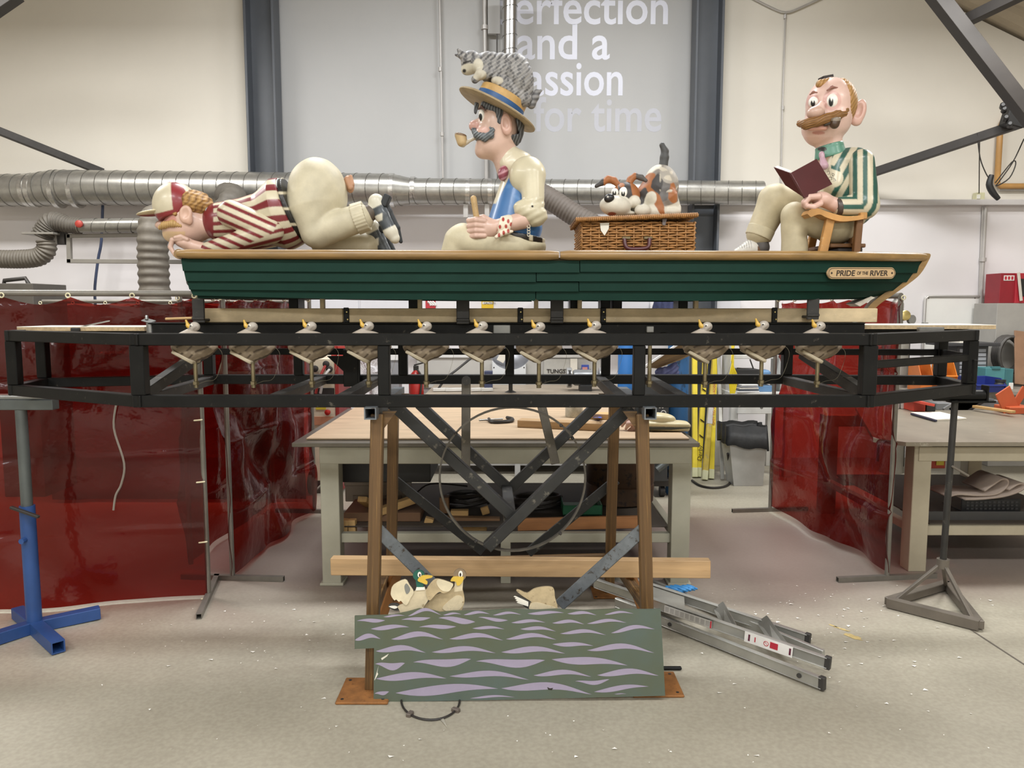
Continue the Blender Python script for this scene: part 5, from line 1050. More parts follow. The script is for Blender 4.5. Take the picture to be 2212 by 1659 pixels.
bar('label_slash', B0+d*.785+Nq*.0225+X*-.008+Zq*.008, B0+d*.785+Nq*.0225+X*.008-Zq*.008, .002, .002, m_lr, w1)
w2 = stick('pictogram_strip', .355, .565, -.02, .018, M('label_pale', 'b5b2ac', .5))
for k in range(9): stick('pictogram', .36+.0225*k, .376+.0225*k, -.014, .013, m_lg, .0222, w2)
stick('label_block', .558, .564, -.019, .017, m_lr, .0222, w2)
for t in (.32, .92): lathe('rivet_hole', [(.011, 0), (.011, .003)], C0.lerp(C1, t)+Vector((-.008, -.012, 0)), m_cap, ld_, 12, Nq)
tag(bar('flat_black_bar', fl(1432, 1443, .01), fl(1472, 1443, .01), .02, .012, m_blk), 'short black bar end on the floor right of the panel', 'bar')
g = Sculpt(1470, 1275, 4.22); g.new().ell((1460, 1273), (22, 8, 14)).ell((1480, 1271, -6), (20, 6, 12), -8, k=3).cap((1470, 1276, -8), (1466, 1286, -16), 6, 4, k=3).cap((1490, 1272), (1504, 1272, -4), 5, 3, k=2).cap((1450, 1272), (1440, 1270), 5, 4, k=2)
o = g.mesh('blue_gloves', M('glove_blue', '3f8fd0', .5, 0, .2, 14, .1), None, 1.2, None, lambda u, v, d: 1.6*np.sin(u*.5+d*.4)*np.sin(v*.9)); tag(o, 'crumpled bright blue disposable gloves by the bench foot', 'gloves')
# ================================================================ blue stand at left
m_blue = M('stand_blue', '28487e', .45, 0, .15, 6, .03, col2='7a7a78', thr=.7); m_gst = M('stand_grey_steel', '5c6160', .45, .4, .15, 6)
bs = T('blue_support_stand', 'blue adjustable floor stand under the left end of the frame', 'stand', fl(75, 1355))
c0 = fl(75, 1352, .03); 
for k, (u, v) in enumerate(((126, 1398), (216, 1322), (-30, 1385), (38, 1322))):
    e = fl(u, v, .035); (hbar if k == 0 else bar)(*((('foot_arm', c0, e, .06, .06, .006) if k == 0 else ('foot_arm', c0, e, .06, .06))), m_blue, bs)
zt_ = at(50, 853, 3.9).z; pb = Vector((c0.x-.005, c0.y, .06)); pm = at(62, 1092, c0.y); ptop = Vector((at(48, 892, c0.y).x, c0.y, zt_-.06))
lathe('outer_post', [(.036, .05), (.036, pm.z)], (c0.x, c0.y, 0), m_blue, bs, 20); lathe('inner_post', [(.027, pm.z-.1), (.027, ptop.z)], (c0.x, c0.y, 0), m_gst, bs, 20)
bar('lock_lever', Vector((c0.x-.05, c0.y-.05, pm.z+.005)), Vector((c0.x+.1, c0.y-.07, pm.z-.04)), .02, .014, M('dark_steel'), bs); lathe('lock_bolt', [(.014, 0), (.014, .03)], (c0.x, c0.y-.034, at(68, 1148, 3.9).z), m_blue, bs, 8, (0, -1, 0))
xr_ = at(121, 880, c0.y).x; box('top_bar', ((xr_-2.95)/2, c0.y, zt_-.035), (2.95+xr_, .06, .05), m_gst, bs); tube('top_roller', [(-2.9, c0.y, zt_), (xr_-.02, c0.y, zt_)], .018, m_zinc, bs, 14)
# ================================================================ grey tripod stand at right
ts = T('tripod_support_stand', 'dark steel stand on a triangular base under the right end of the frame', 'stand', fl(2035, 1305)); m_ts = M('tripod_steel', '6c655c', .45, .35, .15, 8)
q1, q2, q3 = fl(1918, 1300, .03), fl(2116, 1350, .03), fl(2046, 1262, .03)
hbar('base_tube', q1, q2, .05, .05, .004, m_ts, ts); bar('base_tube', q2, q3, .045, .045, m_ts, ts); bar('base_tube', q3, q1, .045, .045, m_ts, ts)
ctr = (q1+q2+q3)/3; top = Vector((at(2037, 1215, ctr.y).x, ctr.y, at(2037, 1215, ctr.y).z))
for q in (q1, q2, q3): bar('leg_strut', q+(ctr-q)*.12, top, .02, .02, m_ts, ts)
lathe('socket', [(.032, -.03), (.032, .02)], top, m_ts, ts, 16); ztp = at(2048, 862, ctr.y).z
tube('pole', [top, (top.x+.015, ctr.y, ztp)], .017, m_blkd, ts, 14); bar('lock_lever', Vector((top.x+.005, ctr.y-.02, at(0, 1005, ctr.y).z)), Vector((top.x+.09, ctr.y-.04, at(0, 1025, ctr.y).z)), .012, .012, m_ts, ts)
tube('roller', [(at(2040, 850, 4.0).x, ctr.y, ztp+.02), (at(2128, 850, 4.0).x+.05, ctr.y, ztp+.02)], .03, m_blk, ts, 16); box('roller_bracket', (top.x+.1, ctr.y, ztp-.012), (.24, .06, .012), m_blk, ts); box('roller_bracket', (at(2128, 850, 4.0).x+.06, ctr.y, ztp+.03), (.012, .06, .09), m_blk, ts)
# ================================================================ red welding curtains
def curtain_mat():
    m = bpy.data.materials.new('red_pvc_curtain'); m.use_nodes = True; nt = m.node_tree; N = nt.nodes; L = nt.links; b = N['Principled BSDF']
    b.inputs['Base Color'].default_value = (*lin('8a1a14'), 1); b.inputs['Roughness'].default_value = .14; b.inputs['Specular IOR Level'].default_value = .38
    tc = N.new('ShaderNodeTexCoord'); n = N.new('ShaderNodeTexNoise'); n.inputs['Scale'].default_value = 1.6; n.inputs['Detail'].default_value = 5; L.new(tc.outputs['Object'], n.inputs['Vector'])
    r = N.new('ShaderNodeValToRGB'); r.color_ramp.elements[0].position = .35; r.color_ramp.elements[1].position = .7; r.color_ramp.elements[0].color = (*lin('400907'), 1); r.color_ramp.elements[1].color = (*lin('431812'), 1); L.new(n.outputs[0], r.inputs[0]); L.new(r.outputs[0], b.inputs['Base Color'])
    n3 = N.new('ShaderNodeTexNoise'); n3.inputs['Scale'].default_value = 4.5; n3.inputs['Detail'].default_value = 4; L.new(tc.outputs['Object'], n3.inputs['Vector']); bp = N.new('ShaderNodeBump'); bp.inputs['Strength'].default_value = .55; bp.inputs['Distance'].default_value = .03; L.new(n3.outputs[0], bp.inputs['Height']); L.new(bp.outputs[0], b.inputs['Normal'])
    t = N.new('ShaderNodeBsdfTransparent'); t.inputs[0].default_value = (.8, .06, .04, 1); mx = N.new('ShaderNodeMixShader'); mx.inputs[0].default_value = .27
    L.new(b.outputs[0], mx.inputs[1]); L.new(t.outputs[0], mx.inputs[2]); L.new(mx.outputs[0], N['Material Output'].inputs[0]); return m
m_cur = curtain_mat(); m_pole = M('screen_pole_grey', '7b776f', .4, .4, .12, 10); m_tie = M('tie_cream', 'd9d2b0', .5)
def screen(label, a, b, zt, z0, hooks, seed, folds=1., feet=True, sag=.03, ties=None, poles=(1, 1)):
    a = Vector(a); b = Vector(b); L_ = (b-a).length; X = (b-a)/L_; Nn = Vector((-X.y, X.x, 0)); t = T('welding_screen', label, 'curtain', (a+b)/2)
    rng = np.random.RandomState(seed); nx, nzv = 110, 110; V = []; F = []; ph = rng.rand(8)*6.28
    for i in range(nx+1):
        k = i/nx; hk = abs(math.sin(PI*k*hooks)); zt_k = zt-.02-sag*hk
        for j in range(nzv+1):
            q = j/nzv; z = zt_k+(z0-zt_k)*q; s_ = k*L_
            off = folds*(.014*math.sin(s_*9+ph[0]+2.2*q)*(1-.4*q)+.010*math.sin(s_*21+ph[1]+3*q)*(1-q)+.010*math.sin((s_*2.2+z*2.6)*2.4+ph[2])+.006*math.sin((s_*1.5-z*3.1)*3.3+ph[3])+.004*math.sin(z*17+ph[4]+s_)+.030*max(0, math.sin(s_*3.1+z*3.4+ph[5]))**7*min(1, q*3)+.022*max(0, math.sin(s_*4.7-z*1.3+ph[6]))**9+.012*math.exp(-(((z-.42*round(z/.42))/.012)**2))*math.sin(s_*3+ph[7]))
            V.append(tuple(a+X*s_+Nn*off+Vector((0, 0, z))))
    for i in range(nx):
        for j in range(nzv): c = i*(nzv+1)+j; F.append([c, c+1, c+nzv+2, c+nzv+1])
    mk('curtain_sheet', V, F, m_cur, t, smooth=True)
    tube('top_rail', [a+Vector((0, .02, zt)), b+Vector((0, .02, zt))], .017, m_pole, t, 12)
    for f, p in zip(poles, (a, b)):
        if not f: continue
        tube('upright_pole', [p+Vector((0, .02, .02)), p+Vector((0, .02, zt))], .015, m_pole, t, 12)
        if feet: hbar('floor_foot', p+Nn*.32+Vector((0, .02, .015)), p-Nn*.32+Vector((0, .02, .015)), .03, .03, .003, m_pole, t)
    for i in range(hooks+1):
        k = i/hooks; p = a+X*(k*L_)+Vector((0, -.012, zt-.012)); tube('tie', [p+Vector((.012*math.cos(w), 0, .012*math.sin(w))) for w in np.linspace(0, 2*PI, 10, endpoint=False)], .0035, m_tie, t, 5, True)
    for zt2 in (ties or []): bar('tie', b-X*.03+Vector((0, -.012, zt2)), b+X*.02+Vector((0, -.02, zt2+.004)), .012, .008, m_tie, t)
    return t
pr_ = fl(448, 1293); pl_ = fl(-90, 1335)
screen('large red welding curtain in front at the left behind the blue stand', (pl_.x, pl_.y, 0), (pr_.x, pr_.y, 0), at(250, 634, 4.2).z, .02, 4, 3, 1., True, .04, [at(0, v, 4.28).z for v in (905, 1037, 1165, 1285)], (0, 1))
screen('red welding curtain receding at the left towards the workbench', (fl(500, 1255).x, 4.52, 0), (fl(676, 1112).x, 6.05, 0), 1.72, .03, 6, 5, 1.6, True, .02)
screen('red welding curtain deeper in the left booth', (-2.05, 4.75, 0), (-2.0, 6.3, 0), 1.72, .03, 6, 8, 1.2, False, .02)
screen('red welding curtain closing the back of the left booth', (-3.9, 6.4, 0), (-1.75, 6.4, 0), 1.7, .03, 8, 11, 1.2, False, .02, None, (0, 0))
screen('red welding curtain receding at the right of the workbench', (fl(1660, 1102).x, 6.1, 0), (fl(1922, 1257).x, 4.52, 0), 1.72, .05, 6, 17, 1.5, True, .02)
wi = tube('hanging_wire', [at(252, 868, 4.12), at(246, 925, 4.12), at(268, 1000, 4.12), at(262, 1045, 4.12), at(250, 1070, 4.12), at(245, 1102, 4.12)], .006, M('wire_grey', '8e867c', .5), None, 6, sm=5); tag(wi, 'pale wire hanging down in front of the left red curtain', 'wire')
# ================================================================ benches
def bx(name, u0, v0, u1, v1, Y, dep, mat, parent=None, bev=.004):
    a = at(u0, v0, Y); b = at(u1, v1, Y); return box(name, ((a.x+b.x)/2, Y+dep/2, (a.z+b.z)/2), (abs(b.x-a.x), dep, abs(a.z-b.z)), mat, parent, None, bev)
def bz(name, u0, v0, u1, zb, Y, dep, mat, parent=None, bev=.004):      # box standing on height zb
    a = at(u0, v0, Y); b = at(u1, v0, Y); return box(name, ((a.x+b.x)/2, Y+dep/2, (a.z+zb)/2), (abs(b.x-a.x), dep, a.z-zb), mat, parent, None, bev)
def zat(v, Y): return at(1106, v, Y).z
m_bleg = M('bench_beige_grey', 'a5a291', .5, 0, .1, 4, .03, col2='4a463c', thr=.76); m_bst = M('bench_steel_top', '6b665d', .35, .5, .15, 5); m_ply = M('plywood_sheet', 'b9a184', .6, 0, .16, 2.2, .03, stretch=(1, 5, 5), col2='96764f', thr=.66)
wb = T('workbench', 'large beige steel workbench with a plywood sheet behind the trestle', 'workbench', (at(1070, 960, 4.4).x, 5.1, 0))
YA, YZ = 4.38, 5.9; x0 = at(630, 962, YA).x; x1 = at(1512, 960, YA).x; zt = zat(957, YA)
box('steel_top', ((x0+x1)/2, (YA+YZ)/2, zt-.012), (x1-x0, YZ-YA, .025), m_bst, wb)
tp = box('plywood_sheet', ((x0+x1)/2+.01, (YA+YZ)/2+.03, zt+.008), (x1-x0-.1, YZ-YA-.12, .012), m_ply); tag(tp, 'sheet of plywood lying on the big steel workbench', 'board')
xa = at(690, 1000, YA+.06).x; xb = at(1494, 1000, YA+.06).x; lw = .11
for x in (xa+lw/2, xb-lw/2):
    for y in (YA+.12, YZ-.14):
        box('leg', (x, y, (zt-.03)/2), (lw, lw, zt-.03), m_bleg, wb)
        box('foot', (x, y, .008), (lw+.03, lw+.02, .016), m_bleg, wb)
for y in (YA+.09, YZ-.1): box('apron_rail', ((xa+xb)/2, y, zt-.085), (xb-xa, .06, .1), m_bleg, wb)
for x in (xa+.04, xb-.04): box('apron_rail', (x, (YA+YZ)/2, zt-.085), (.06, YZ-YA-.3, .1), m_bleg, wb)
zs = zat(1152, YA+.1)
for y in (YA+.12, YZ-.14): box('shelf_rail', ((xa+xb)/2, y, zs-.028), (xb-xa-2*lw, .05, .056), m_bleg, wb)
for x in (xa+.06, xb-.06, (xa+xb)/2): box('shelf_rail', (x, (YA+YZ)/2, zs-.028), (.05, YZ-YA-.3, .05), m_bleg, wb)
box('middle_leg', ((xa+xb)/2, YA+.12, (zs-.05)/2), (.06, .05, zs-.05), m_bleg, wb)
box('shelf_board', ((xa+xb)/2, (YA+YZ)/2+.05, zs+.004), (xb-xa-.2, YZ-YA-.35, .008), M('shelf_dark', '3d352c', .7), wb)
box('bottom_rail', ((xa+xb)/2, YZ-.14, .1), (xb-xa-2*lw, .04, .05), m_bleg, wb)
zs += .008
bx('drawer_unit', 732, 1001, 930, 1042, YA+.3, .5, M('black_matt', '0f0f10', .5), wb)
# things stored on the shelf
ys = YA+.32
tag(bz('cardboard_box', 742, 1108, 908, zs, ys, .35, M('cardboard', '6b4f38', .8, 0, .1, 4)), 'flat brown cardboard box on the left of the bench shelf', 'box')
mb = T('grey_machine_case', 'beige sheet metal machine case at the back of the bench shelf', 'machine', (at(812, 1108, ys+.5).x, ys+.6, zs)); bz('case', 745, 1040, 875, zs, ys+.5, .35, M('machine_beige', '7a6f60', .5, 0, .08), mb); bx('recessed_panel', 762, 1070, 868, 1112, ys+.494, .01, M('machine_beige_dark', '6c6152', .5), mb, .004); bx('lid', 743, 1036, 877, 1050, ys+.49, .37, M('machine_beige'), mb)
m_off = M('offcut_pine', 'b18f5c', .65, 0, .22, 5, .04, stretch=(1, 5, 5)); m_off2 = M('offcut_brown', '6f5236', .7, 0, .2, 6)
zc = zat(1108, ys)
offs = [((782, 1085), (868, 1110), .05, 'short pine offcut end pointing left on the cardboard box'), ]
def off(label, p, q, Y0, Y1, w, h, m=m_off): tag(bar('timber_offcut', at(*p, Y0), at(*q, Y1), w, h, m), label, 'offcut')
off('pine offcut tilted up at the left of the shelf pile', (782, 1078), (805, 1096), ys+.02, ys+.2, .06, .035)
off('long pine offcut slanting across the top of the cardboard box', (800, 1112), (895, 1078), ys-.02, ys+.1, .06, .045)
off('thin pine strip lying under the slanting offcut', (768, 1104), (888, 1104), ys+.1, ys+.1, .05, .02)
off('upright pine block leftmost at the shelf edge', (744, 1148), (747, 1122), ys-.06, ys-.06, .045, .06); off('upright pine block beside the leftmost block', (762, 1150), (761, 1122), ys-.06, ys-.06, .045, .055)
off('pale pine block end in the middle of the shelf', (974, 1107), (1012, 1107), ys+.1, ys+.1, .05, .035); off('thick old weathered beam along the shelf', (950, 1121), (1080, 1124), ys+.05, ys+.05, .06, .035, m_off2)
off('short pine block below the weathered beam', (1000, 1138), (1052, 1138), ys+.02, ys+.02, .06, .035); off('broken pine piece left of the hoop on the shelf', (918, 1122), (936, 1127), ys, ys, .05, .035); off('upright brown block behind the hoop', (961, 1106), (960, 1072), ys+.2, ys+.2, .06, .08, m_off2); off('triangular pale offcut near the strut crossing', (1040, 1105), (1056, 1100), ys+.15, ys+.15, .03, .05)
tag(bar('timber_board', at(1118, 1133, YA+.2), at(1386, 1127, YA+.2), .03, .075, M('board_orange_brown', '8a5c34', .6, 0, .18, 4, .04, stretch=(1, 6, 6))), 'orange brown timber board along the right of the bench shelf', 'board')
for i, (u, v, r, lb) in enumerate(((1010, 1080, 48, 'coil of black cable in the middle of the bench shelf'), (1160, 1085, 55, 'coil of thick dark hose right of the V struts on the shelf'))):
    V = []; c = at(u, v, ys+.35); pts = [c+Vector((r*.0029*math.cos(a)*(1+.04*math.sin(a*.37)), r*.0022*math.sin(a), .012*a/6.28-.02+.014*math.sin(a*1.3))) for a in np.linspace(0, 2*PI*5, 90)]
    tag(tube('cable_coil', pts, .013, M('cable_black'), None, 6), lb, 'cable')
gc = T('green_crate', 'green plastic crate on the bench shelf beside the rusty drum', 'crate', at(1255, 1114, ys+.1)); mgr = M('crate_green', '1f5a3c', .5)
bx('front', 1216, 1092, 1300, 1114, ys+.1, .008, mgr, gc); bx('back', 1216, 1088, 1300, 1112, ys+.4, .008, mgr, gc); bx('bottom', 1216, 1110, 1300, 1114, ys+.1, .3, mgr, gc)
for u in (1216, 1299): bx('side', u, 1090, u+2, 1113, ys+.1, .3, mgr, gc)
dz0 = zs; bd = at(1338, 1100, ys+.55); lathe('rusty_drum', [(.16, 0), (.23, .01), (.235, .12), (.228, .13), (.235, .14), (.235, .3), (.2, .32), (.05, .322)], (bd.x, bd.y, dz0), M('drum_rust', '4a3524', .6, .2, .35, 6, .08, col2='26201c', thr=.55), None, 28); tag(bpy.data.objects['rusty_drum'], 'rusty brown metal drum at the right of the bench shelf', 'drum')
hs = tube('handle_hose', [at(1010, 1050, ys+.4), at(930, 1045, ys+.4), at(895, 1070, ys+.4)], .006, M('cable_black'), None, 6, sm=5); tag(hs, 'thin black cable arching over the shelf', 'cable')
# things on the bench top
ztp = zt+.0145
gcl = T('g_clamp', 'dark steel G-clamp lying on the plywood sheet', 'clamp', fl(1075, 908, ztp))
tube('clamp_frame', [fl(1056, 905, ztp+.012), fl(1062, 911, ztp+.012), fl(1085, 911, ztp+.012), fl(1104, 909, ztp+.012), fl(1107, 905, ztp+.012), fl(1095, 902, ztp+.012)], .012, m_darkst, gcl, 6, sm=3); tube('screw', [fl(1035, 908, ztp+.012), fl(1086, 905, ztp+.012)], .006, m_zinc, gcl, 8)
tag(bar('timber_block', fl(1122, 913, ztp+.024), fl(1325, 922, ztp+.024), .1, .048, m_pine), 'thick pine timber lying on the plywood sheet', 'timber')
tag(bar('timber_block', fl(1262, 897, ztp+.02), fl(1320, 899, ztp+.02), .1, .04, M('pine')), 'second pine timber lying behind the thick one', 'timber')
pt_ = fl(1240, 900, ztp); tn = lathe('paint_tin', [(.06, 0), (.062, .005), (.062, .13), (.058, .135), (.05, .13)], pt_, M('tin_scuffed', 'b9b5a6', .5, .2, .25, 20, .05, col2='4b463c', thr=.6), None, 20); tag(tn, 'scuffed paint pot standing on the bench behind the timber', 'tin')
bl_ = T('blue_tool_case', 'small blue and black tool on the bench behind the timber', 'tool', fl(1290, 903, ztp)); prism('body', [fl(1282, 903, ztp+.015), fl(1301, 903, ztp+.015), fl(1300, 903, ztp+.085), fl(1294, 903, ztp+.09)], (0, .06, 0), M('tool_blue', '3a4fb0', .4), bl_); bx('base', 1281, 897, 1301, 904, fl(1290, 903, ztp).y, .07, M('black_plastic'), bl_)
Q = Sculpt(1375, 930, 4.75); Q.new().ell((1375, 912), (14, 14, 14)).chain([(1370, 905), (1356, 906), (1346, 912), (1344, 920)], [7, 6, 5, 3]).chain([(1372, 912, -8), (1358, 916, -10), (1352, 926, -8)], [6, 5, 3]).chain([(1374, 920), (1362, 932), (1356, 936)], [7, 6, 4]).cap((1380, 914), (1395, 912), 12, 12).chain([(1372, 902, 8), (1356, 902, 10), (1344, 908, 10)], [6, 5, 3]); o = Q.mesh('carved_hand', m_mat, None, 1.1, one('c9a596')); tag(o, 'loose carved pink hand lying on the workbench', 'hand')
Q.new().box((1440, 919), (46, 9, 24), 6, 2).ell((1470, 918), (22, 9, 22), 6, k=6).ell((1425, 903), (34, 12, 20), 4, k=6).cap((1395, 906), (1405, 908), 15, 14, k=6); o = Q.mesh('carved_shoe', m_pnt, None, 1.2, lambda u, v, d: np.where(((v > 921+.02*(u-1400)) & (v < 929-.09*np.maximum(u-1450, 0)))[:, None], lin('26302a'), lin('d8cba4'))); tag(o, 'cream carved shoe sole standing on the right of the workbench', 'shoe')
# ---------------------------------------------------------------- right bench
rb_ = T('right_workbench', 'cream steel workbench with worn top at the right edge', 'workbench', fl(2150, 1240)); m_cr = M('bench_cream', 'a29984', .5, 0, .1, 4, .03, col2='57503f', thr=.76)
m_bt2 = M('bench_top_worn', '8c8475', .4, .2, .15, 3, .02, col2='a8a294', thr=.62)
YA2, YZ2 = 4.62, 6.3; xl2 = at(1957, 957, YA2).x; z2 = zat(957, YA2); xr2 = 3.9
P = [Vector((xl2, YA2, z2-.02)), Vector((xr2, YA2, z2-.02)), Vector((xr2, YZ2, z2-.02)), Vector((at(1925, 895, YZ2).x-.3, YZ2, z2-.02)), Vector((xl2-.13, YA2+.14, z2-.02))]
prism('top', P, (0, 0, .025), m_bt2, rb_); lx = at(1975, 1100, YA2+.08).x
for x, y in ((lx+.03, YA2+.12), (lx+.03, YZ2-.2), (3.7, YA2+.12), (3.7, YZ2-.2)): box('leg', (x, y, (z2-.03)/2), (.11, .11, z2-.03), m_cr, rb_)
for y in (YA2+.09, YZ2-.2): box('apron_rail', ((lx+3.7)/2, y, z2-.08), (3.7-lx, .06, .09), m_cr, rb_)
zsh = zat(1136, YA2+.1); box('shelf_rail', ((lx+3.7)/2, YA2+.12, zsh-.03), (3.7-lx, .05, .06), m_cr, rb_); box('shelf_rail', ((lx+3.7)/2, YZ2-.2, zsh-.03), (3.7-lx, .05, .06), m_cr, rb_); box('side_rail', (lx+.03, (YA2+YZ2)/2, zsh-.03), (.05, YZ2-YA2-.4, .05), m_cr, rb_); box('shelf_board', ((lx+3.75)/2+.05, (YA2+YZ2)/2, zsh+.005), (3.6-lx, YZ2-YA2-.25, .01), M('shelf_dark'), rb_)
zsh += .012; tr2 = T('steel_tray', 'long dark steel tray on the shelf of the right workbench', 'tray', (2.95, YA2+.3, zsh)); mtr = M('tray_dark_grey', '3d3c3b', .5, .2, .1)
bx('tray_front', 2002, 1105, 2230, 1132, YA2+.2, .008, mtr, tr2); bx('tray_bottom', 2002, 1129, 2230, 1132, YA2+.2, .35, mtr, tr2); bx('tray_back', 2010, 1102, 2230, 1130, YA2+.55, .008, mtr, tr2)
kt = T('black_crate', 'perforated black plastic crate in the steel tray', 'crate', at(2140, 1108, YA2+.3)); mkb = M('black_matt'); 
bx('crate_front', 2078, 1078, 2205, 1106, YA2+.28, .01, mkb, kt); bx('crate_bottom', 2078, 1103, 2205, 1106, YA2+.28, .24, mkb, kt); bx('crate_back', 2080, 1078, 2205, 1105, YA2+.52, .01, mkb, kt)
for i in range(12):
    for j in range(3): bx('slot', 2088+9.6*i, 1083+7*j, 2093+9.6*i, 1087+7*j, YA2+.278, .004, M('slot_grey', '2b2a2a', .7), kt, 0)
m_rag = M('felt_pale', 'a19287', .8, 0, .1, 10)
def rag(label, pts, w):
    V, F = [], []; P = smooth_path(pts, 5); n = len(P)
    for p in P: V += [tuple(p), (p[0], p[1]+w, p[2])]
    o = mk('felt_sheet', V, [[2*i, 2*i+2, 2*i+3, 2*i+1] for i in range(n-1)], m_rag, None, smooth=True); md = o.modifiers.new('thickness', 'SOLIDIFY'); md.thickness = .012; tag(o, label, 'felt')
rag('pale folded felt sheet with a raised loop on the black crate', [at(2048, 1072, YA2+.27), at(2070, 1066, YA2+.27), at(2110, 1068, YA2+.27), at(2150, 1066, YA2+.27), at(2172, 1052, YA2+.27), at(2176, 1040, YA2+.27), at(2166, 1037, YA2+.27), at(2148, 1048, YA2+.27), at(2128, 1062, YA2+.27)], .25)
rag('lower pale felt sheet curling up at the right edge', [at(2085, 1077, YA2+.26), at(2120, 1076, YA2+.26), at(2170, 1070, YA2+.26), at(2205, 1058, YA2+.26), at(2212, 1048, YA2+.26), at(2200, 1048, YA2+.26), at(2180, 1060, YA2+.26)], .25)
tag(bx('orange_box', 2007, 990, 2042, 1012, YA2+.5, .3, M('box_red', 'b03a28', .5)), 'red ended tool box with yellow label hung under the right bench top', 'box'); bx('yellow_label', 2023, 993, 2039, 1005, YA2+.494, .004, M('label_yellow', 'c9b83a', .5), bpy.data.objects['orange_box'], 0)
nb = T('notebook', 'open white spiral notebook on the right workbench', 'notebook', fl(2020, 902, z2+.006)); zq = z2+.007
prism('pages', [fl(1968, 893, zq), fl(2030, 892, zq), fl(2088, 906, zq), fl(2022, 909, zq)], (0, 0, .01), M('paper_white'), nb); bar('spiral', fl(1969, 894, zq+.008), fl(2022, 909, zq+.008), .02, .014, M('spiral_navy', '22223a', .5), nb)
# things behind on the right bench: row of folders, red boxes, trays
zb2 = z2+.006
def rs(u0, u1, v0, Y): return bz
for i, (u, c, lb) in enumerate(((2062, '6f6f6f', 'leaning grey folder first in the row'), (2073, '5b5b5b', 'leaning dark grey folder second in the row'), (2084, '777572', 'leaning pale grey folder third in the row'), (2094, '2c2c2e', 'black folder last in the leaning row'))):
    tag(bar('folder', Vector((at(u+9, 891, 6.1).x, 6.1, zb2+.01)), at(u, 866, 6.1), .22, .025, M('folder_%d' % i, c, .5), up=(0, 1, 0)), lb+' on the right bench', 'folder')
rx = T('red_toolbox', 'red metal toolbox on the right bench beside the curtain pole', 'toolbox', at(1985, 890, 6.0)); bz('body', 1974, 868, 2000, zb2, 6.0, .2, M('box_red'), rx); bar('lid', at(1972, 866, 5.98), at(2003, 872, 5.98), .22, .02, M('box_red'), rx)
tag(bz('black_case', 2002, 872, 2022, zb2, 6.0, .15, M('black_plastic')), 'small black plastic case next to the red toolbox', 'case'); tag(bz('grey_screen', 2024, 871, 2056, zb2, 6.1, .12, M('grey_mid', '6e7072', .5)), 'grey panel standing between the black case and the folders', 'panel')
for i, (u, c) in enumerate(((1936, '9b9792'), (1948, 'b8b4ac'), (1958, '6d675f'), (1966, '8a8680'))): tag(bz('upright_profile', u, 860+2*i, u+8, zb2, 6.15, .06, M('profile_%d' % i, c, .5)), 'grey upright metal profile number %s beside the curtain, on the right bench' % ('one', 'two', 'three', 'four')[i], 'profile')
ot = T('orange_toolbox', 'open orange toolbox on the right bench by the picture edge', 'toolbox', at(2195, 888, 5.9)); mo = M('toolbox_orange', 'b0512c', .5, 0, .1)
bz('body', 2182, 880, 2240, zb2, 5.85, .2, mo, ot); bar('lid', at(2162, 880, 5.9), at(2192, 860, 5.95), .22, .012, mo, ot, up=(0, 1, 0)); bar('lid', at(2192, 860, 5.95), at(2206, 868, 5.95), .22, .012, mo, ot, up=(0, 1, 0))
gt = T('grey_tray', 'low grey divided parts tray behind the orange toolbox', 'tray', at(2130, 885, 6.1)); bz('tray', 2105, 866, 2165, zb2, 6.2, .2, M('grey_mid'), gt)
for u in (2118, 2132, 2146): bx('divider', u, 862, u+1.5, 868, 6.2, .2, M('grey_mid'), gt, 0)
tag(bar('wood_batten', at(2104, 878, 6.05), at(2190, 890, 5.7), .04, .02, m_off), 'pale wooden batten slanting across the right bench', 'batten')
# storage along the wall behind the right bench
YS = 7.2
st2 = T('storage_table', 'long storage table behind the right bench', 'table', (at(2080, 870, YS).x, YS+.3, 0)); zta = zat(845, YS)
xA, xB = at(1974, 850, YS).x, 7.0; box('top', ((xA+xB)/2, YS+.35, zta-.02), (xB-xA, .7, .04), M('table_top_grey', '8b867d', .5), st2)
for x in (xA+.05, xB-.05): box('leg', (x, YS+.1, (zta-.04)/2), (.06, .06, zta-.04), m_cr, st2)
def binbox(label, u0, v0, u1, c, Y, dep=.22):
    m = M('bin_'+c, c, .45); a = at(u0, v0, Y); b = at(u1, v0, Y); t = T('storage_bin', label, 'bin', ((a.x+b.x)/2, Y+dep/2, zta)); xm = (a.x+b.x)/2; w = b.x-a.x; h = a.z-zta
    prism('side', [(a.x, Y, zta), (a.x, Y+dep, zta), (a.x, Y+dep, a.z), (a.x, Y+.06, a.z), (a.x, Y-.02, zta+h*.5)], (.006, 0, 0), m, t); prism('side', [(b.x, Y, zta), (b.x, Y+dep, zta), (b.x, Y+dep, a.z), (b.x, Y+.06, a.z), (b.x, Y-.02, zta+h*.5)], (-.006, 0, 0), m, t)
    box('bottom', (xm, Y+dep/2, zta+.004), (w, dep, .008), m, t); box('back', (xm, Y+dep, zta+h/2), (w, .008, h), m, t); box('front', (xm, Y, zta+h*.25), (w, .01, h*.5), m, t); box('front_lip', (xm, Y-.015, zta+h*.52), (w, .03, .015), m, t)
    return t
binbox('orange storage bin nearer the green cabinet', 1989, 782, 2016, 'c06a2c', YS); binbox('orange storage bin with sloped front, further right', 2041, 782, 2068, 'd07a2a', YS)
bb = binbox('blue storage bin with a bottle in it', 2108, 818, 2172, '26347e', YS-.1, .3); tn = lathe('round_bottle', [(.05, 0), (.05, .06), (.04, .075), (.045, .08), (.045, .1), (.0, .1)], at(2160, 843, YS-.05)+Vector((0, 0, .0)), M('black_plastic'), None, 14); tag(tn, 'small black jar with grey lid in the blue bin', 'jar')
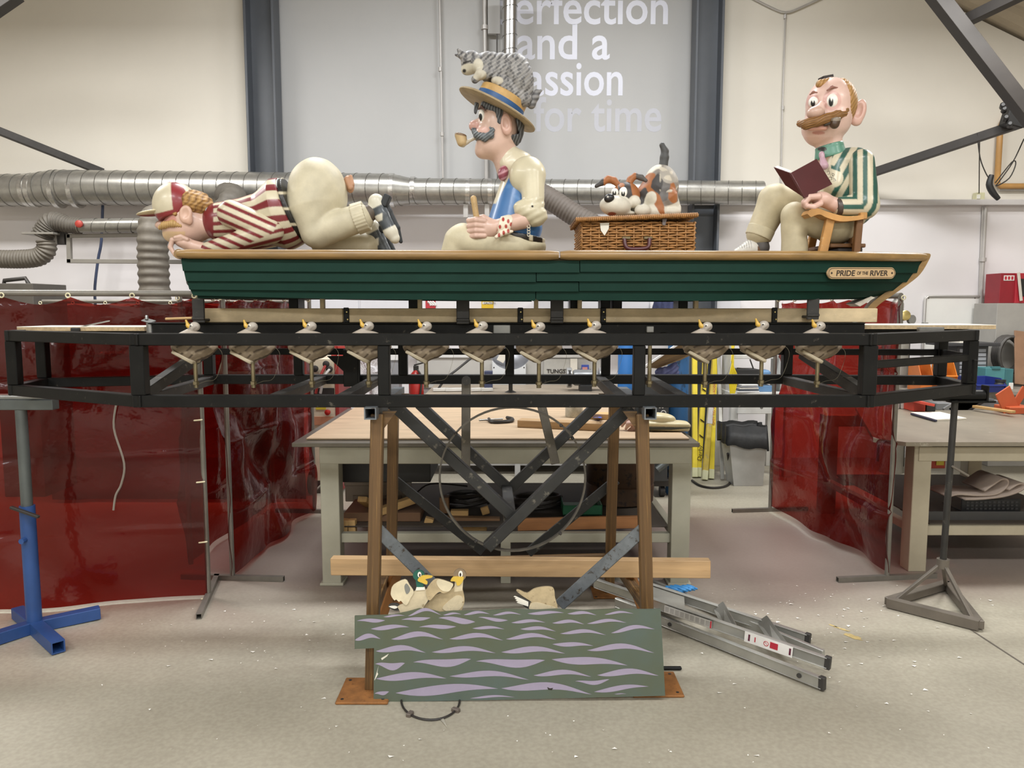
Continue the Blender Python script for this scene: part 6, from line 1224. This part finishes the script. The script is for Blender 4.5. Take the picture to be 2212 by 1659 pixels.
tc_ = T('teal_tool_case', 'teal plastic power tool case standing on the storage table', 'case', at(2160, 855, YS+.1)); mte = M('case_teal', '4a8286', .45, 0, .08)
bz('shell', 2130, 795, 2172, zta, YS+.2, .25, mte, tc_); bz('shell', 2172, 797, 2190, zta, YS+.2, .25, M('case_teal_dark', '3b6d72', .45), tc_); bx('handle', 2144, 792, 2162, 798, YS+.19, .04, M('case_teal_dark'), tc_); bx('label', 2180, 827, 2188, 855, YS+.19, .008, M('label_white'), tc_)
gcab = T('green_cabinet', 'tall green cabinet behind the right red curtain', 'cabinet', (at(1952, 850, 7.9).x, 8.0, 0)); bz('body', 1935, 738, 1962, 0, 7.9, .3, M('cabinet_green', '2f6a35', .45, 0, .1), gcab); bz('frame', 1962, 738, 1967, 0, 7.88, .3, m_darkst, gcab)
dc = T('parts_drawer_cabinet', 'dark cabinet of small grey drawers by the wall', 'drawers', (at(2100, 850, 7.6).x, 7.8, zta)); bz('carcass', 2068, 745, 2136, zta, 7.6, .3, M('carcass_dark', '3a3a3c', .5), dc); bx('top_board', 2046, 741, 2162, 748, 7.55, .4, M('carcass_dark'), dc); mdr = M('drawer_grey', '8f9196', .4)
for i in range(8):
    for u in (2074, 2108): o = bx('drawer', u, 754+9*i, u+22, 761+9*i, 7.59, .02, mdr, dc, .002)
tag(bar('paper_stack', at(2058, 738, 7.7), at(2085, 740, 7.7), .25, .02, M('paper_white')), 'stack of papers on the dark drawer cabinet', 'papers')
hc_ = at(2172, 765, 7.85); pts = [hc_+Vector((.14*math.cos(a), -.004*a, .18*math.sin(a)-.01*math.sin(a*2))) for a in np.linspace(0, 2*PI*5, 100)]; o = tube('hose_coil', pts, .02, M('hose_dark', '4a4744', .5), None, 7); tag(o, 'coil of dark grey hose hanging by the tall grey cabinet', 'hose')
gk = T('tall_grey_cabinet', 'tall pale grey cabinet at the right wall', 'cabinet', (at(2210, 850, 7.7).x, 8.0, 0)); bz('body', 2155, 655, 2300, 0, 7.9, .4, M('cabinet_pale', 'a09d97', .5, 0, .06), gk)
tag(bar('brown_board', Vector((at(2225, 900, 7.6).x, 7.6, zta+.01)), at(2228, 718, 7.75), .35, .015, M('hardboard', '8a6a52', .7), up=(0, -1, 0)), 'brown hardboard sheet leaning on the tall grey cabinet', 'board')
fa_ = T('first_aid_case', 'red equipment box with straps on the tall grey cabinet', 'box', at(2200, 655, 7.95)); zk = zat(655, 7.9); bz('body', 2162, 590, 2196, zk, 7.92, .25, M('case_red', '8a1f2a', .45), fa_); bz('body', 2196, 590, 2260, zk, 7.9, .25, M('case_red2', 'a82834', .45), fa_); bx('emblem', 2169, 595, 2191, 606, 7.915, .004, M('label_white'), fa_, 0); bar('strap', at(2200, 588, 7.88), at(2206, 650, 7.88), .03, .01, M('strap_white', 'c9c3b8', .6), fa_); bx('panel', 2205, 602, 2240, 640, 7.89, .02, M('black_plastic'), fa_)
for k in range(3): bx('emblem_mark', 2171+7*k, 597, 2175+7*k, 604, 7.912, .003, m_lr, fa_, 0)
wbd = T('whiteboard', 'blank whiteboard with rounded aluminium frame on the right wall', 'whiteboard', at(2053, 700, YW-.06)); a = at(1999, 640, YW-.06); b = at(2113, 795, YW-.06)
box('board', ((a.x+b.x)/2, YW-.045, (a.z+b.z)/2), (b.x-a.x, .02, a.z-b.z), M('whiteboard_white', 'e6e6e2', .25, 0, .02), wbd)
tube('frame', [(a.x+.03, YW-.06, a.z), (b.x-.03, YW-.06, a.z), (b.x, YW-.06, a.z-.03), (b.x, YW-.06, b.z+.03), (b.x-.03, YW-.06, b.z), (a.x+.03, YW-.06, b.z), (a.x, YW-.06, b.z+.03), (a.x, YW-.06, a.z-.03)], .014, m_cond, wbd, 6, True)
for u in (2006, 2106): lathe('screw', [(.006, 0), (.005, .004)], at(u, 644, YW-.056), m_darkst, wbd, 8, (0, -1, 0))
gr_ = T('bottle_regulator', 'brass gas regulator with steel valve beside the bow', 'regulator', at(1945, 690, 7.6)); lathe('cylinder_top', [(.06, -.3), (.06, .02), (.03, .06)], at(1938, 660, 7.6), M('cylinder_grey', '8a877f', .4, .3), gr_, 14); tube('valve', [at(1936, 640, 7.6), at(1938, 690, 7.6)], .025, m_zinc, gr_, 10); lathe('gauge', [(.05, 0), (.05, .04), (.04, .045)], at(1952, 682, 7.55), M('brass'), gr_, 16, (0, -1, .1)); lathe('gauge', [(.045, 0), (.045, .03)], at(1966, 690, 7.55), m_zinc, gr_, 14, (.3, -1, 0)); bar('lever', at(1960, 672, 7.55), at(1966, 694, 7.55), .015, .015, m_zinc, gr_)
lathe('cylinder_body', [(.11, 0), (.11, zat(715, 7.6)), (.06, zat(700, 7.6))], (at(1942, 700, 7.6).x, 7.62, 0), M('cylinder_grey'), gr_, 20)
# ================================================================ along the back wall, middle
YBk = 7.5
bb_ = T('wall_bench', 'long grey bench with drawers against the back wall', 'bench', (at(1130, 870, YBk).x, YBk+.3, 0)); zbk = zat(846, YBk); m_gb = M('bench_grey_panel', 'a2a2a0', .5, 0, .06)
xA, xB = at(918, 850, YBk-.2).x, at(1395, 850, YBk-.2).x; box('top', ((xA+xB)/2, YBk+.25, zbk-.02), (xB-xA, .9, .04), M('bench_wood_grey', '9a8d7c', .6, 0, .12, 4), bb_)
for u0, u1 in ((922, 1030), (1170, 1310)):
    dr_ = bx('drawer_front', u0, 876, u1, 900, YBk-.15, .02, m_gb, bb_); lathe('knob', [(.015, 0), (.02, .02), (.0, .025)], at((u0+u1)/2+20, 884, YBk-.15), m_zinc, dr_, 10, (0, -1, 0)); bx('drawer_case', u0, 858, u1, 900, YBk-.13, .6, m_gb, bb_)
for u in (922, 1112, 1300): bx('leg', u, 860, u+12, 1045, YBk-.1, .05, m_gb, bb_)
bx('lower_shelf', 920, 1000, 1395, 1006, YBk, .6, m_gb, bb_)
bx('panel_dark', 1030, 880, 1170, 960, YBk+.3, .02, M('black_matt'), bb_)
wp = tag(bx('wall_board', 900, 770, 1300, 838, YW-.08, .02, M('board_pale_grey', 'b5b3ae', .5, 0, .03)), 'pale grey backing board on the wall above the grey bench', 'board'); bx('white_rail', 890, 764, 1310, 773, YW-.1, .03, M('rail_white', 'd6d6d4', .4), wp)
sg = tag(bx('notice_plate', 1175, 776, 1236, 815, YW-.1, .008, M('notice_grey', 'b9b7b0', .5)), 'grey plate lettered TUNGSTEN ONLY above the grinders', 'sign'); p = at(1181, 806, YW-.106)
text('lettering', 'TUNGSTEN ONLY', p, .062, m_ink, sg, depth=.001, offset=.001, sx=1.0)
tag(bx('paper_notice', 1232, 775, 1247, 812, YW-.11, .004, M('paper_white')), 'white paper notice next to the tungsten plate', 'notice'); pb_ = tag(bx('poster', 1256, 788, 1272, 812, YW-.11, .004, M('poster_blue', '3c4fa0', .5)), 'blue safety poster with glove pictures on the wall', 'poster'); bx('poster_picture', 1258, 793, 1269, 799, YW-.114, .003, M('poster_pink', 'c98a82', .5), pb_, 0)
for k in range(2): bx('poster_picture', 1258+6*k, 801, 1262+6*k, 810, YW-.114, .003, M('poster_pale', 'b9c2dd', .5), pb_, 0)
def grinder(label, u, Y):
    t = T('bench_grinder', label, 'grinder', (at(u, 840, Y).x, Y, zbk)); x = at(u, 830, Y).x; z = zbk
    box('base', (x, Y, z+.03), (.12, .16, .06), M('black_plastic'), t); lathe('motor', [(.07, -.12), (.08, -.1), (.08, .1), (.07, .12)], (x, Y, z+.13), M('grinder_grey', '8e9092', .35, .3), t, 20, (1, 0, 0))
    for s_ in (-1, 1): lathe('wheel_guard', [(.095, -.025), (.1, -.02), (.1, .02), (.095, .025)], (x+s_*.16, Y, z+.13), M('grinder_silver', 'c2c4c4', .3, .6), t, 22, (1, 0, 0)); lathe('grinding_wheel', [(.085, -.014), (.085, .014)], (x+s_*.16, Y-.03, z+.13), M('wheel_dark', '3a3836', .8), t, 22, (1, 0, 0))
    box('tool_rest', (x-.16, Y-.11, z+.1), (.06, .05, .01), m_zinc, t); box('tool_rest', (x+.16, Y-.11, z+.1), (.06, .05, .01), m_zinc, t)
    return t
grinder('silver bench grinder under the tungsten plate', 1264, YBk+.1)
fn = T('round_metal_bowl', 'round dark metal dish with white label behind the centre ducks', 'dish', at(1103, 795, 7.3)); lathe('dish', [(.01, .0), (.1, .015), (.18, .06), (.2, .1), (.195, .1), (.17, .07), (.01, .02)], at(1103, 765, 7.3), M('dish_grey', '75767a', .35, .5), fn, 30, (0, -.9, .45)); box('label', at(1085, 772, 7.15), (.07, .005, .09), M('paper_white'), fn, (0, .5, 0)); lathe('stand', [(.06, 0), (.02, .02), (.02, zat(790, 7.4)-zbk)], (at(1103, 800, 7.45).x, 7.45, zbk), m_darkst, fn, 12)
wpn = tag(bx('electrical_enclosure', 1063, 780, 1136, 842, YW-.13, .03, M('panel_white', 'd3d6d8', .4, 0, .03)), 'white square electrical panel behind the metal dish', 'panel')
for u in (1067, 1132): lathe('screw', [(.008, 0), (.006, .004)], at(u, 794, YW-.13), m_darkst, wpn, 8, (0, -1, 0))
tag(bx('navy_box', 1046, 802, 1064, 842, 7.7, .1, M('navy', '3f4560', .5)), 'small navy box left of the white panel', 'box')
for i, (u, v, L2_) in enumerate(((935, 838, 34), (962, 838, 38), (1018, 838, 20), (1040, 838, 24))): tag(bar('white_part', Vector((at(u, v, YBk).x, YBk, zbk+.02)), Vector((at(u+L2_, v, YBk).x, YBk+.03, zbk+.02)), .05, .03, M('part_white', 'd5d3cd', .4)), 'white plastic part on the grey wall bench, %s from the left' % ('first', 'second', 'third', 'fourth')[i], 'part', 'white parts on the wall bench')
o = tube('black_cable', [at(1022, 770, 7.9), at(985, 800, 7.8), at(965, 815, 7.7), at(955, 828, 7.6), at(945, 843, 7.5)], .012, M('cable_black'), None, 6, sm=4); tag(o, 'black cable sloping down to the grey wall bench', 'cable')
# fire point
fe = T('fire_extinguisher', 'red fire extinguisher standing by the grey pillar', 'extinguisher', at(899, 850, 7.55)); xf = at(899, 820, 7.6).x; zf = zat(815, 7.6); m_fe = M('extinguisher_red', 'a8261f', .35, 0, .06)
lathe('cylinder', [(.07, zf-.42), (.075, zf-.41), (.075, zf), (.04, zf+.05), (.02, zf+.07)], (xf, 7.6, 0), m_fe, fe, 20); box('valve', (xf, 7.6, zf+.09), (.05, .03, .05), m_darkst, fe); bar('handle', (xf-.02, 7.6, zf+.12), (xf+.09, 7.6, zf+.15), .02, .015, m_darkst, fe); tube('hose', [(xf+.02, 7.55, zf+.08), (xf+.06, 7.54, zf), (xf+.05, 7.52, zf-.15), (xf+.03, 7.52, zf-.25)], .01, m_darkst, fe, 6, sm=4); box('stand', (xf, 7.6, (zf-.42)/2), (.16, .16, zf-.42), M('grey_mid'), fe)
gp = tag(bx('pillar_box', 843, 742, 863, 905, 7.3, .2, M('pillar_grey', '8f9093', .5, 0, .05)), 'grey pillar trunking with white upper band behind the left duck', 'trunking'); bx('white_band', 843, 742, 863, 778, 7.29, .01, M('rail_white'), gp, 0)
fs = tag(bx('fire_sign', 919, 648, 941, 666, YW-.037, .006, M('sign_red', 'b23038', .5)), 'red fire alarm sign with white curves below the boat', 'sign')
for k in range(3): tube('sign_curve', [at(923+5*k+8*math.cos(a), 662-10*math.sin(a), YW-.036) for a in np.linspace(.2, 1.5, 6)], .012, M('label_white'), fs, 5)
cs = tag(bx('caution_sign', 1040, 649, 1066, 666, YW-.037, .006, M('sign_yellow', 'd8b52c', .5)), 'yellow caution sign on the wall below the boat', 'sign'); bx('sign_band', 1042, 652, 1064, 657, YW-.041, .003, M('label_white'), cs, 0); text('lettering', 'CAUTION', at(1045, 656.5, YW-.043), .028, m_ink, cs, depth=.0005)
wc = tag(bx('wall_cabinet', 668, 646, 886, 700, YW-.35, .3, M('cabinet_white', 'cfcfd4', .45, 0, .03)), 'white wall cabinet behind the keel board at left', 'cabinet'); bx('door', 670, 648, 775, 699, YW-.36, .012, M('cabinet_white'), wc); bx('door', 778, 648, 884, 699, YW-.36, .012, M('cabinet_white'), wc)
wc2 = tag(bx('wall_cabinet', 1160, 645, 1294, 700, YW-.35, .3, M('cabinet_white')), 'white wall cabinet behind the middle of the keel board', 'cabinet'); bx('door', 1162, 647, 1226, 699, YW-.36, .012, M('cabinet_white'), wc2); bx('door', 1229, 647, 1292, 699, YW-.36, .012, M('cabinet_white'), wc2)
wc3 = tag(bx('wall_cabinet', 1340, 646, 1404, 700, YW-.35, .3, M('cabinet_white')), 'narrow white wall cabinet left of the hanging overalls', 'cabinet'); bx('door', 1342, 648, 1402, 699, YW-.36, .012, M('cabinet_white'), wc3)
ov = Sculpt(1440, 670, 8.0); ov.new().ell((1440, 668), (24, 34, 10)).cap((1420, 655), (1412, 700), 9, 8).cap((1458, 655), (1468, 700), 9, 8); o = ov.mesh('hanging_overalls', M('overall_navy', '343a5c', .8, 0, .3, 10, .2), None, 2., None, lambda u, v, d: 2*np.sin(u*.5)*np.sin(v*.1)); tag(o, 'navy overalls hanging on the wall below the boat', 'overalls')
# welding set at left
we = T('welding_set', 'cream welding machine with red frame between curtain and bench', 'welder', (at(705, 900, 6.7).x, 6.9, 0)); m_wc = M('welder_cream', 'cfc4ac', .5, 0, .08); m_wr = M('welder_red', '8f2a26', .5, 0, .15)
bz('case', 668, 775, 722, .12, 6.7, .5, m_wc, we); bz('red_frame', 722, 770, 730, .02, 6.68, .5, m_wr, we); bz('red_frame', 662, 770, 667, .02, 6.68, .5, m_wr, we); bx('grille', 668, 838, 722, 858, 6.69, .012, m_darkst, we); bx('rust_band', 670, 900, 722, 918, 6.694, .008, M('band_peach', 'c08a6a', .6), we, 0)
for u, v in ((682, 796), (706, 786), (713, 797), (694, 815)): lathe('socket', [(.025, 0), (.03, .03), (.02, .035)], at(u, v, 6.69), m_darkst, we, 14, (0, -1, 0))
lathe('red_knob', [(.022, 0), (.026, .03), (.0, .04)], at(709, 890, 6.69), m_fe, we, 12, (0, -1, 0)); bx('warning_label', 682, 877, 704, 885, 6.695, .006, M('label_yellow'), we, 0)
for k, (p, q, r) in enumerate((((703, 790), (690, 818), (682, 850)), ((712, 798), (700, 815), (692, 850)))): tube('lead', [at(*p, 6.66), at(*q, 6.62), at(*r, 6.62)], .012, (m_wr, m_cond)[k], we, 6, sm=4)
for sx_ in (-.08, .08): lathe('wheel', [(.1, -.02), (.1, .02)], (at(700+sx_*350, 1000, 6.7).x, 6.72, .1), M('black_plastic'), we, 18, (1, 0, 0))
for i, (u, c_, lb) in enumerate(((722, '9a2f2c', 'red cup shaped electrode pot on the left black bracket'), (738, 'b5423c', 'second red pot on the left black bracket'))): o = lathe('red_pot', [(.028, 0), (.04, .09), (.036, .09), (.025, .01)], at(u, 769, 6.9), M('pot_%d' % i, c_, .5), we, 12)
pf = T('pedestal_fan', 'white pedestal fan with mesh guard behind the left trestle leg', 'fan', (at(800, 900, 7.0).x, 7.0, 0)); c = at(800, 806, 7.0); m_fw = M('fan_white', 'd0ced0', .4, 0, .04)
for k in range(5): r = .2-.035*k; tube('guard_ring', [c+Vector((r*math.cos(a), -.05-.012*k, r*math.sin(a))) for a in np.linspace(0, 2*PI, 28, endpoint=False)], .003, m_fw, pf, 4, True)
for k in range(24): a = 2*PI*k/24; tube('guard_wire', [c+Vector((.03*math.cos(a), -.11, .03*math.sin(a))), c+Vector((.2*math.cos(a), -.05, .2*math.sin(a))), c+Vector((.18*math.cos(a), .03, .18*math.sin(a)))], .002, m_fw, pf, 4)
lathe('motor', [(.06, 0), (.07, .04), (.06, .12), (.03, .15)], c+Vector((0, -.02, 0)), m_fw, pf, 16, (0, 1, 0))
for k in range(4):
    a = k*PI/2+.4; V = [tuple(c+Vector((r*math.cos(a+w), -.03+w*.1, r*math.sin(a+w)))) for r, w in ((.03, 0), (.16, -.25), (.17, .35), (.05, .5))]; mk('blade', V, [[0, 1, 2, 3]], m_fw, pf)
tube('pole', [c+Vector((0, .06, -.05)), (c.x, 7.06, .03)], .018, m_fw, pf, 10); lathe('foot', [(.2, 0), (.2, .02), (.03, .04)], (c.x, 7.06, 0), m_fw, pf, 24)
# gas cylinder, dark machine, leaning board
gcx = T('gas_cylinder', 'scuffed blue gas cylinder between dark machine and yellow tubes', 'cylinder', at(1463, 1000, 6.7)); xg = at(1463, 900, 6.7).x
lathe('shell', [(.08, 0), (.092, .02), (.092, zat(700, 6.7)), (.06, zat(680, 6.7)), (.02, zat(672, 6.7))], (xg, 6.7, 0), M('cylinder_blue', '2d5f8f', .5, 0, .2, 5, .05, col2='23303c', thr=.58, stretch=(1, 1, .4)), gcx, 24)
gc2 = T('gas_cylinder', 'bright blue gas cylinder left of the right centre post', 'cylinder', at(1346, 1000, 7.3)); xg = at(1350, 900, 7.3).x; lathe('shell', [(.07, 0), (.075, .02), (.075, zat(720, 7.3)), (.02, zat(690, 7.3))], (xg, 7.3, 0), M('cylinder_bright_blue', '2f70b4', .45, 0, .08), gc2, 20)
dm = T('dark_machine', 'dark grey machine with dials right of the trestle', 'machine', (at(1418, 1000, 6.6).x, 6.7, 0)); bz('case', 1390, 819, 1446, .15, 6.55, .45, M('machine_dark', '3d3f40', .5, 0, .1), dm)
for k, (u, v) in enumerate(((1433, 892), (1425, 880), (1431, 880), (1430, 873), (1437, 873))): lathe('dial' if k == 0 else 'indicator', [(.025 if k == 0 else .008, 0), (.024 if k == 0 else .008, .01)], at(u, v, 6.545), M('label_white') if k == 0 else m_cond, dm, 14, (0, -1, 0))
lathe('dial_centre', [(.017, 0), (.015, .02)], at(1433, 892, 6.535), M('black_plastic'), dm, 12, (0, -1, 0)); tube('handle_bar', [at(1420, 1015, 6.5), at(1448, 994, 6.5)], .03, m_gst, dm, 10)
for u in (1400, 1432): lathe('castor', [(.05, -.02), (.05, .02)], (at(u, 1000, 6.6).x, 6.62, .05), M('black_plastic'), dm, 14, (1, 0, 0))
box('base', (at(1418, 1000, 6.6).x, 6.77, .13), (.24, .4, .06), m_darkst, dm)
lp_ = T('leaning_white_edged_board', 'brown board with white edge leaning behind the right ducks', 'board', at(1440, 800, 6.35)); Pq = [at(1392, 794, 6.35), at(1466, 742, 6.35), at(1560, 735, 6.5), at(1470, 778, 6.5), at(1420, 796, 6.5)]
prism('sheet', Pq, (0, .02, 0), M('board_khaki', '8a7452', .6, 0, .08), lp_); bar('white_edge', at(1390, 794, 6.34), at(1468, 741, 6.34), .02, .02, M('rail_white'), lp_)
tv_ = Sculpt(1440, 812, 6.5); tv_.new().ell((1440, 806), (26, 14, 12)).ell((1455, 798), (12, 16, 10), k=5); o = tv_.mesh('blue_tarp', M('tarp_blue', '4a5078', .6, 0, .3, 12, .2), None, 1.6, None, lambda u, v, d: 2.2*np.sin(u*.35+v*.3)*np.sin(v*.25+d*.2)); tag(o, 'crumpled navy blue sheet on top of the dark machine', 'sheet')
# yellow tubes leaning
m_yt = M('tube_yellow', 'd6c02c', .45, 0, .1, 8); m_yo = M('tube_yellow_worn', 'b39c3c', .5, 0, .2, 8, col2='8a8a86', thr=.6)
tubes = [((1500, 700), (1501, 1030), 'yellow storage tube furthest left of the leaning tubes', m_yt), ((1528, 700), (1512, 1033), 'yellow tube with black dashes, second of the leaning tubes', m_yt), ((1545, 760), (1522, 1036), 'worn yellow tube, third of the leaning tubes', m_yo), ((1546, 720), (1540, 1037), 'bright yellow tube with red lettering, fourth of the leaning tubes', m_yt)]
for i, (a, b, lb, mm) in enumerate(tubes):
    ybt = fl(*b).y; p = fl(b[0], b[1], .01)+Vector((0, (0, .07, .0, .07)[i], 0)); q = at(a[0], a[1], ybt+.45+(0, .07, .0, .07)[i]); t = T('yellow_tube', lb, 'tube', p, 'leaning yellow tubes'); bar('tube', p, q, .048, .045, mm, t, up=(0, -1, 0)); d_ = (q-p).normalized(); bar('end_cap', p-d_*.004, p+d_*.09, .051, .047, M('cap_pale', 'c9c8a2', .5), t, up=(0, -1, 0))
    if i == 1:
        for k in range(7): c = p.lerp(q, .25+.1*k); bar('dash', c+Vector((-.02, -.028, .03)), c+Vector((.02, -.028, .0)), .012, .01, M('ink_dark'), t)
    if i == 2: bar('tape_wrap', p.lerp(q, .42), p.lerp(q, .6), .051, .049, M('label_pale'), t, up=(0, -1, 0))
    if i == 3: o = text('lettering', 'GREY TIG WELDING RODS', p.lerp(q, .36)+Vector((.012, -.03, 0)), .034, m_lr, t, rot=(PI/2, -PI/2, 0), depth=.0005)
    if i == 1: text('lettering', 'Derby', p.lerp(q, .1)+Vector((.015, -.03, 0)), .06, m_ink, t, rot=(PI/2, -PI/2+.05, 0), depth=.0005, shear=.2)
p = fl(1560, 1036, .01); q = at(1552, 760, fl(1560, 1036).y+.4); tag(bar('aluminium_strip', p, q, .035, .02, m_al, None, up=(0, -1, 0)), 'grey aluminium strip leaning right of the yellow tubes', 'strip')
for i in range(5): o = tube('yellow_rope', [at(1580+2*i, 735, 7.3), at(1582+2*i-i*i*.6, 780, 7.25), at(1576+4*i, 815, 7.25), at(1578+2*i, 850, 7.25)], .008, m_yt, None, 5, sm=4); tag(o, 'yellow rope hanging right of the yellow tubes, %s from the left' % ('first', 'second', 'third', 'fourth', 'fifth')[i], 'rope', 'hanging yellow cords')
o = tube('floor_cable', [fl(1495, 1038, .01), fl(1515, 1050, .01), fl(1545, 1054, .01), fl(1572, 1048, .01), fl(1578, 1030, .02), fl(1572, 980, .3)], .012, M('cable_black'), None, 7, sm=5); tag(o, 'black cable curving over the floor by the yellow tubes', 'cable')
# waste bin
wbn = T('waste_bin', 'tall grey waste bin with black liner by the right curtain', 'bin', fl(1615, 1050)); yb0 = fl(1615, 1050).y
def ring(u0, u1, v, Y, dep, ins=0): a = at(u0, v, Y); b = at(u1, v, Y); return [(a.x+ins, Y+ins, a.z), (b.x-ins, Y+ins, b.z), (b.x-ins, Y+dep-ins, b.z), (a.x+ins, Y+dep-ins, a.z)]
bo_, to_ = ring(1585, 1648, 1051, yb0, .24), ring(1573, 1658, 928, yb0-.04, .32); bo_ = [(x, y, 0.002) for x, y, z in bo_]; ti_ = [(x*.98+.02*at(1615, 900, yb0).x, y, z-.01) for x, y, z in ring(1576, 1655, 928, yb0-.02, .28)]
V = bo_+to_; F = [[3, 2, 1, 0]]+[[i, (i+1) % 4, 4+(i+1) % 4, 4+i] for i in range(4)]; mk('shell', V, F, M('bin_grey', 'a9a8a4', .5, 0, .1, 6, col2='6f675c', thr=.7), wbn)
LNR = []
ln_t = ring(1572, 1660, 921, yb0-.05, .34); n = 40; V = []; F = []
def rp(R_, k): i = int(k*4) % 4; f = k*4-int(k*4); a, b = R_[i], R_[(i+1) % 4]; return Vector(a).lerp(Vector(b), f)
lo_r = ring(1571, 1662, 968, yb0-.055, .35); inn = ring(1578, 1652, 930, yb0-.01, .26); dp = ring(1582, 1648, 985, yb0+.02, .22)
for j, R_ in enumerate((lo_r, ln_t, inn, dp)):
    for i in range(n): k = i/n; p = rp(R_, k); p.z += (.012*math.sin(k*40)+.03*math.cos(k*6.28+.8) if j == 0 else .008*math.sin(k*50)); p.x += .01*math.sin(k*63+j); V.append(tuple(p))
for j in range(3):
    for i in range(n): F.append([j*n+i, j*n+(i+1) % n, (j+1)*n+(i+1) % n, (j+1)*n+i])
mk('bin_liner', V, F, M('liner_black', '1c1c1c', .5, 0, .3, 14, .25, spec=.3), wbn, smooth=True)
# white desk at the right, with drawer and papers
wd_ = T('white_desk', 'white desk with drawer behind the waste bin', 'desk', (at(1640, 900, 7.0).x, 7.3, 0)); zdk = zat(848, 7.36); xA, xB = at(1578, 860, 7.36).x, at(1720, 860, 7.36).x
box('top', ((xA+xB)/2, 7.68, zdk-.02), (xB-xA, .65, .04), M('desk_white', 'c9c9c4', .5), wd_); dr_ = bx('drawer', 1594, 872, 1668, 894, 7.36, .3, M('desk_white'), wd_); lathe('knob', [(.01, 0), (.015, .015)], at(1644, 880, 7.08), m_zinc, dr_, 10, (0, -1, 0))
for x in (xA+.05, xB-.05): box('leg', (x, 7.42, (zdk-.04)/2), (.07, .07, zdk-.04), M('desk_white'), wd_); box('leg', (x, 7.95, (zdk-.04)/2), (.07, .07, zdk-.04), M('desk_white'), wd_)
for k in range(5): tag(bar('magazine', Vector((at(1584+2*k, 845, 7.45).x, 7.45, zdk+.008+.016*k)), Vector((at(1632-k, 845, 7.45).x, 7.47, zdk+.008+.016*k)), .22, .013, M('mag_%d' % k, ('d8d8d8', '4d5560', 'c8c4bc', '8a8c92', 'dededc')[k], .4)), 'magazine in the pile on the white desk, %s from the bottom' % ('first', 'second', 'third', 'fourth', 'fifth')[k], 'magazine', 'magazines on the white desk')
tag(bz('blue_folder', 1634, 833, 1668, zdk, 7.42, .2, M('folder_blue', '5a7fa5', .5)), 'blue folder next to the magazines on the white desk', 'folder')
bt_ = T('black_tool_tray', 'black box with tools on the shelf above the white desk', 'box', at(1620, 812, 7.5)); bx('box', 1590, 798, 1640, 815, 7.45, .2, M('black_plastic'), bt_); bar('tool', at(1592, 796, 7.5), at(1640, 800, 7.5), .02, .02, m_darkst, bt_); bar('tool', at(1620, 776, 7.5), at(1634, 815, 7.5), .012, .012, m_darkst, bt_)
tag(bx('blue_bag', 1636, 800, 1666, 815, 7.45, .15, M('folder_blue'), None, .02), 'blue bag beside the black tool tray', 'bag')
sh_ = T('desk_shelf', 'white shelf unit above the white desk', 'shelf', at(1630, 816, 7.6)); bx('board', 1582, 815, 1700, 820, 7.4, .35, M('desk_white'), sh_); bx('board', 1584, 767, 1680, 775, 7.5, .25, M('desk_white'), sh_); bx('upright', 1580, 700, 1584, 848, 7.45, .3, M('desk_white'), sh_)
bx('upright', 1690, 700, 1694, 848, 7.45, .3, M('desk_white'), sh_)
wf = tag(bx('framed_noticeboard', 1540, 648, 1600, 668, YW-.09, .03, M('cabinet_white')), 'pale framed panel on the wall below the right of the boat', 'panel')
# small things at the left edge
pl = T('machine_with_handle', 'dark machine top with carrying handle behind the left curtain', 'machine', (at(30, 640, 6.2).x, 6.3, 0)); bz('lid', -20, 612, 70, 0, 6.6, .5, M('machine_grey_dark', '57534d', .5), pl); tube('handle', [at(9, 615, 6.7), at(9, 606, 6.7), at(55, 601, 6.7), at(62, 614, 6.7)], .018, m_darkst, pl, 8)
# white flakes of old paint scattered on the floor
rng = np.random.RandomState(4); V = []; F = []
for i in range(330):
    if rng.rand() < .55: u, v = rng.normal(1750, 160), rng.normal(1330, 70)
    elif rng.rand() < .5: u, v = rng.normal(620, 160), rng.normal(1370, 60)
    else: u, v = rng.uniform(200, 2150), rng.uniform(1270, 1650)
    if v < 1262 or v > 1655: continue
    p = fl(u, v, .002); r = .0025+.007*rng.rand()**3; a = rng.rand()*6.28; b = len(V)
    for k in range(3): V.append((p.x+r*math.cos(a+k*2.1)*(1+rng.rand()), p.y+r*math.sin(a+k*2.1), .002+.004*rng.rand()))
    F += [[b, b+1, b+2]]
o = mk('paint_flakes', V, F, M('flake_white', 'e9e6de', .6)); tag(o, 'tiny white flakes of old paint scattered on the floor', 'debris', None, 'stuff')

# yellow paint stain and joint line on the floor
fo = bpy.data.objects['floor']
rng = np.random.RandomState(9)
for (u, v, ru, rv, n_) in ((1845, 1376, 22, 7, 16), (1818, 1358, 18, 4, 14), (1800, 1352, 12, 3, 10)):
    P = [fl(u+ru*math.cos(a)*(.6+.5*rng.rand())+rv*math.sin(a), v+rv*math.sin(a)*(.6+.5*rng.rand())+.25*ru*math.cos(a), .0012) for a in np.linspace(0, 2*PI, n_, endpoint=False)]
    mk('paint_stain', [tuple(p) for p in P], [list(range(n_))[::-1]], M('stain_yellow', 'b5a06a', .6, 0, .2, 30), fo)
P = [fl(u, v, .0015) for u, v in ((2062, 1336), (2130, 1380), (2230, 1445), (2230, 1448), (2128, 1381.5), (2060, 1337))]; mk('floor_joint', [tuple(p) for p in P], [[5, 4, 3, 2, 1, 0]], M('joint_dark', '5c554c', .7), fo)
